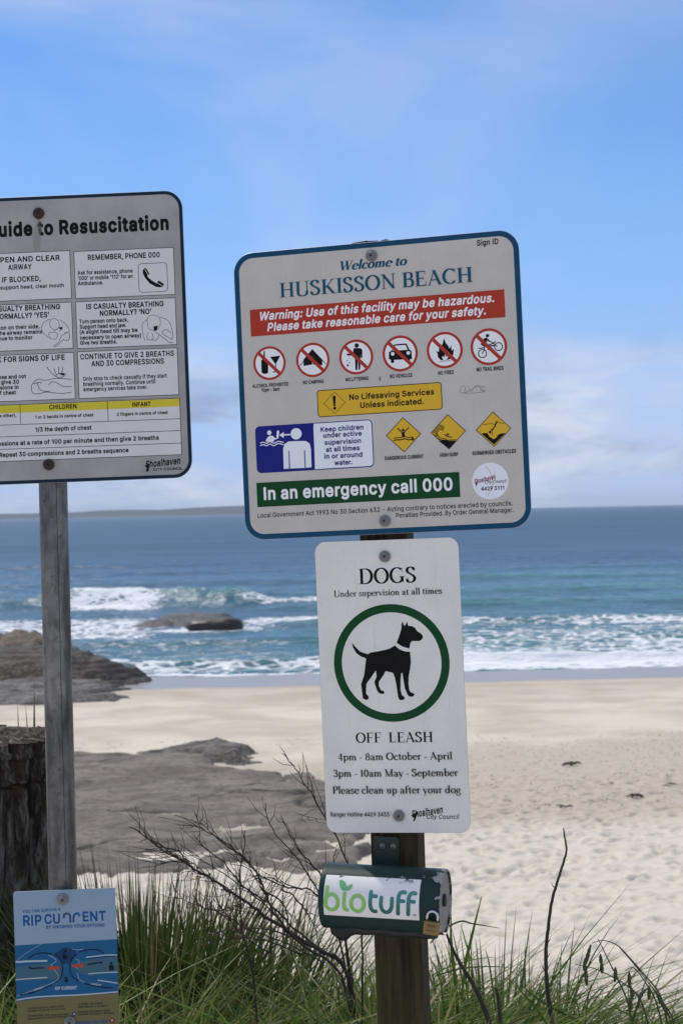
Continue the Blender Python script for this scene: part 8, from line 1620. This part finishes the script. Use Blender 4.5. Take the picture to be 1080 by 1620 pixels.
OAT_STEMS = [[(0.519, 3.8, 4.94), (0.557, 3.8, 4.931), (0.595, 3.8, 4.914), (0.637, 3.8, 4.888), (0.664, 3.8, 4.861), (0.684, 3.8, 4.801), (0.693, 3.8, 4.714)], [(0.558, 3.8, 4.988), (0.585, 3.8, 4.994), (0.618, 3.8, 4.981), (0.644, 3.8, 4.953), (0.681, 3.8, 4.909), (0.713, 3.8, 4.865), (0.728, 3.8, 4.8), (0.731, 3.8, 4.713)], [(0.572, 3.8, 4.998), (0.585, 3.8, 4.971), (0.6, 3.8, 4.938), (0.616, 3.8, 4.905), (0.642, 3.8, 4.834), (0.656, 3.8, 4.715)], [(0.633, 3.8, 4.922), (0.654, 3.8, 4.929), (0.681, 3.8, 4.893), (0.702, 3.8, 4.854), (0.717, 3.8, 4.789), (0.721, 3.8, 4.713)], [(0.618, 3.8, 4.981), (0.655, 3.8, 4.937), (0.692, 3.8, 4.887), (0.723, 3.8, 4.843), (0.744, 3.8, 4.799), (0.748, 3.8, 4.713)]]
OAT_SEEDS = [[(0.556, 3.8, 4.986), (0.548, 3.8, 4.96), (0.543, 3.8, 4.939)], [(0.542, 3.8, 4.955), (0.54, 3.8, 4.934), (0.541, 3.8, 4.923)], [(0.543, 3.8, 4.933), (0.543, 3.8, 4.912), (0.545, 3.8, 4.889)], [(0.577, 3.8, 4.963), (0.578, 3.8, 4.949), (0.579, 3.8, 4.938)], [(0.579, 3.8, 4.944), (0.58, 3.8, 4.93), (0.58, 3.8, 4.917)], [(0.611, 3.8, 4.932), (0.611, 3.8, 4.916), (0.609, 3.8, 4.897)], [(0.643, 3.8, 4.921), (0.643, 3.8, 4.902), (0.644, 3.8, 4.883)], [(0.645, 3.8, 4.888), (0.648, 3.8, 4.872), (0.649, 3.8, 4.856)], [(0.644, 3.8, 4.861), (0.645, 3.8, 4.845), (0.643, 3.8, 4.826)], [(0.686, 3.8, 4.882), (0.669, 3.8, 4.866), (0.662, 3.8, 4.836)], [(0.689, 3.8, 4.887), (0.688, 3.8, 4.871), (0.687, 3.8, 4.855)], [(0.702, 3.8, 4.876), (0.715, 3.8, 4.849), (0.736, 3.8, 4.81)]]
DARK_STEMS = [[(0.22, 3.75, 5.029), (0.235, 3.75, 4.991), (0.251, 3.75, 4.959), (0.277, 3.75, 4.915), (0.297, 3.75, 4.872), (0.317, 3.75, 4.808), (0.326, 3.75, 4.738)], [(0.33, 3.75, 4.905), (0.335, 3.75, 4.877), (0.339, 3.75, 4.823), (0.34, 3.75, 4.738)]]
FREE_BLADES = [([(0.306, 3.8, 5.102), (0.291, 3.8, 5.047), (0.277, 3.8, 4.993), (0.265, 3.8, 4.945), (0.255, 3.8, 4.863)], 0.007), ([(0.35, 3.83, 5.019), (0.318, 3.83, 5.025), (0.285, 3.83, 5.031), (0.258, 3.83, 5.037), (0.219, 3.83, 5.019), (0.186, 3.83, 4.987)], 0.004), ([(0.26, 3.86, 5.024), (0.27, 3.86, 4.983), (0.278, 3.86, 4.944), (0.273, 3.86, 4.845)], 0.004), ([(0.385, 3.89, 4.909), (0.343, 3.89, 4.913), (0.299, 3.89, 4.913), (0.254, 3.89, 4.909), (0.198, 3.89, 4.893)], 0.003), ([(0.341, 3.92, 4.927), (0.29, 3.92, 4.922), (0.234, 3.92, 4.906), (0.189, 3.92, 4.885)], 0.003), ([(0.324, 3.95, 4.938), (0.332, 3.95, 4.907), (0.338, 3.95, 4.862), (0.346, 3.95, 4.789)], 0.004), ([(0.39, 3.98, 4.858), (0.418, 3.98, 4.818), (0.451, 3.98, 4.778), (0.484, 3.98, 4.726)], 0.006), ([(0.413, 4.01, 4.835), (0.449, 4.01, 4.803), (0.494, 4.01, 4.773), (0.557, 4.01, 4.738), (0.601, 4.01, 4.691)], 0.006), ([(0.543, 4.04, 4.841), (0.534, 4.04, 4.809), (0.524, 4.04, 4.769), (0.514, 4.04, 4.7)], 0.004), ([(0.596, 4.07, 4.82), (0.586, 4.07, 4.782), (0.58, 4.07, 4.736), (0.572, 4.07, 4.661)], 0.003), ([(0.64, 4.1, 4.752), (0.675, 4.1, 4.736), (0.704, 4.1, 4.715), (0.72, 4.1, 4.677)], 0.005), ([(0.552, 4.13, 4.795), (0.563, 4.13, 4.759), (0.573, 4.13, 4.712), (0.578, 4.13, 4.641)], 0.003), ([(0.257, 4.16, 4.976), (0.255, 4.16, 4.922), (0.258, 4.16, 4.863), (0.265, 4.16, 4.786), (0.269, 4.16, 4.697)], 0.009)]

BARK = mat_simple('dead_twig_bark', (.062, .045, .034, 1), .85, 0, .6, 60, .3)
def bare_shrub():
    t = empty('bare_shrub', (.02, 4.25, 4.3)); tag(t, 'dead leafless shrub with dark twigs fanning up left of the timber post', 'shrub')
    off = Vector(t.location); r = random.Random(5)
    for pts, r0, r1 in SHRUB_BRANCHES:
        P = catmull([Vector(p) - off for p in pts], 4); n = len(P)
        for q in P[1:-1]: q += Vector((r.uniform(-1, 1), r.uniform(-1, 1), r.uniform(-1, 1))) * .0022
        V, Fc = tube(P, [r0 + (r1 - r0) * (i / (n - 1)) ** .9 for i in range(n)], 6, .12)
        mb = MB(); mb.add(V, Fc)
        # side twigs
        for i in range(2, int(n * .8)):
            if r.random() < .75:
                d = (P[i - 1] - P[i]).normalized(); side = Vector((r.uniform(-1, 1), r.uniform(-.6, .6), r.uniform(-.8, 1))).normalized(); L_ = r.uniform(.02, .10)
                q = [P[i], P[i] + (d * .7 + side * .6) * L_ * .5, P[i] + (d * .8 + side * .5) * L_ + Vector((0, 0, r.uniform(-.01, .01)))]
                V, Fc = tube(q, [.0011, .0008, .0005], 5); mb.add(V, Fc)
        mb.build('branch', BARK, t, True)
    # dry curled leaves clinging to the main branch
    mb = MB(); P = catmull([Vector(p) - off for p in SHRUB_BRANCHES[0][0]], 6)
    for i in range(18, 44):
        for _ in range(4):
            c = P[i] + Vector((r.uniform(-1, 1), r.uniform(-1, 1), r.uniform(-1.3, .6))) * .012; a = Vector((r.uniform(-1, 1), r.uniform(-1, 1), r.uniform(-1, .2))).normalized() * r.uniform(.004, .010); b = a.orthogonal().normalized() * r.uniform(.001, .003)
            mb.add([c, c + a * .5 + b, c + a, c + a * .5 - b], [(0, 1, 2, 3)])
    o = mb.build('dry_leaf_cluster', BARK, t); o['kind'] = 'stuff'
bare_shrub()
def twigs():
    pts = UPRIGHT_TWIG; P = catmull(pts, 5); n = len(P); off = P[-1].copy()
    for i, q in enumerate(P): q.x += .0004 * math.sin(i * 2.1)
    t = empty('upright_twig', off); tag(t, 'single thin dark twig standing upright against white sand on the right', 'twig')
    V, Fc = tube([p - off for p in P], [.0008 + .0048 * (i / (n - 1)) ** .6 for i in range(n)], 8, .08); mesh_obj('stem', V, Fc, BARK, t, True)
    for i, s in ((22, -1), (34, 1), (38, 1), (41, -1), (46, 1)):
        p = P[i] - off; V, Fc = tube([p, p + Vector((s * .006, 0, .006)), p + Vector((s * .010, 0, .014))], [.0014, .0012, .0006], 5); mesh_obj('spur', V, Fc, BARK, t, True)
    for k, pts in enumerate(DARK_STEMS):
        P = catmull(pts, 5); n = len(P); V, Fc = tube(P, [.0028 + .004 * i / n for i in range(n)], 7, .1); o = mesh_obj('dark_stem', V, Fc, BARK, None, True)
        tag(o, ('long bent dark stem leaning out from below the bag dispenser', 'short stubby dark stem in grass between post and upright twig')[k], 'stem')
    t = empty('seeding_grass', (.9, 3.8, 4.4)); tag(t, 'drooping seeding grass with hanging green spikelets at the lower right', 'grass plant'); off = Vector(t.location)
    GS = mat_simple('green_stem', (.055, .075, .022, 1), .5, 0, .5, 20); SD = mat_simple('seed_green', (.045, .075, .02, 1), .55, 0, .5, 60)
    for pts in OAT_STEMS:
        P = [p - off for p in catmull(pts, 5)]; V, Fc = tube(P, [.0009 + .0016 * i / len(P) for i in range(len(P))], 6); mesh_obj('stem', V, Fc, GS, t, True)
    for pts in OAT_SEEDS:
        P = [p - off for p in catmull(pts, 5)]; n = len(P); V, Fc = tube(P, [.0006 + .0042 * math.sin(math.pi * min(1, (i + .3) / n)) * (.8 + .3 * (i % 2)) for i in range(n)], 6); mesh_obj('seed_head', V, Fc, SD, t, True)
    ga = empty('sedge_plant', (.35, 3.9, 4.35)); tag(ga, 'loose green sedge plant with long arching blades right of the bag dispenser', 'sedge')
    gb = empty('sedge_plant', (.75, 3.95, 4.35)); tag(gb, 'low green sedge plant with slanting blades at the foot of the upright twig', 'sedge')
    for k, (pts, w) in enumerate(FREE_BLADES):
        par = gb if 6 <= k <= 11 else ga
        P = [p - par.location for p in catmull(pts, 5)]; n = len(P); V = []
        for i, p in enumerate(P):
            d = (P[min(i + 1, n - 1)] - P[max(i - 1, 0)]).normalized(); s = d.cross(Vector((0, 1, .15))).normalized(); ww = w * .5 * math.sin(math.pi * (.03 + .72 * i / (n - 1)) ) + .0002
            V += [p - s * ww + Vector((0, .3 * ww, 0)), p, p + s * ww + Vector((0, .3 * ww, 0))]
        Fc = [(i * 3 + j, i * 3 + j + 1, (i + 1) * 3 + j + 1, (i + 1) * 3 + j) for i in range(n - 1) for j in (0, 1)]
        tint = np.full(len(V), .2 + .5 * (k % 3) / 3); al = np.repeat(1 - np.arange(n) / (n - 1), 3)
        o = np_mesh('blade', np.array([tuple(v) for v in V]), np.array(Fc), DKGREEN if k % 2 else LTGREEN, par, attrs={'tint': tint, 'along': al * .8})
twigs()

# ------------------------------------------------------------------ bits on the sand
def debris():
    WD = mat_simple('dry_seaweed', (.085, .062, .04, 1), .9, 0, .5, 10)
    r = np.random.default_rng(51); mb = MB()
    for k in range(2600):
        y = r.uniform(27, 39); x = r.uniform(-9, 9)
        if -7 < x < 1.6 and 22 < y < 37.5: continue
        z = float(beach_z(np.array(x), np.array(y))); s = r.uniform(.006, .018); a = r.uniform(0, 3.1)
        ca, sa = math.cos(a) * s * 1.8, math.sin(a) * s * 1.8; h = s * .5
        mb.add([(x - ca, y - sa, z + .01), (x + sa * .4, y - ca * .4, z + .012), (x + ca, y + sa, z + .01), (x - sa * .4, y + ca * .4, z + .012), (x, y, z + .012 + h)], [(0, 1, 4), (1, 2, 4), (2, 3, 4), (3, 0, 4)])
    o = mb.build('tide_line_grit', WD); tag(o, kind='stuff')
    spots = [(4.55, 33.2, .28, 'dark dry seaweed scrap on smooth sand right of the dog sign'), (5.05, 28.6, .26, 'dark seaweed scrap on the trodden tide line at the right'), (3.62, 27.6, .16, 'small seaweed scrap nearer the dog sign on the tide line'), (5.85, 29.9, .14, 'small seaweed scrap nearest the right edge of the picture'), (2.15, 16.9, .06, 'tiny dark leaf on the white footprinted sand right of the upright twig')]
    for x, y, s, lab in spots:
        t = MB()
        for k in range(5):
            a = r.uniform(-.4, .4); z = float(beach_z(np.array(x), np.array(y))) + .03; cx = x + r.normal(0, s * .35); cy = y + r.normal(0, .05)
            P = [Vector((cx - s * .4, cy, z)), Vector((cx, cy + a * .1, z + s * .15)), Vector((cx + s * .4, cy + a * .15, z))]; V, Fc = tube(catmull(P, 4), [s * .02 + s * .05 * math.sin(math.pi * i / 8) for i in range(9)], 6, .3); t.add(V, Fc)
        o = t.build('seaweed_scrap', WD); tag(o, lab, 'seaweed', 'seaweed scraps on the sand')
debris()
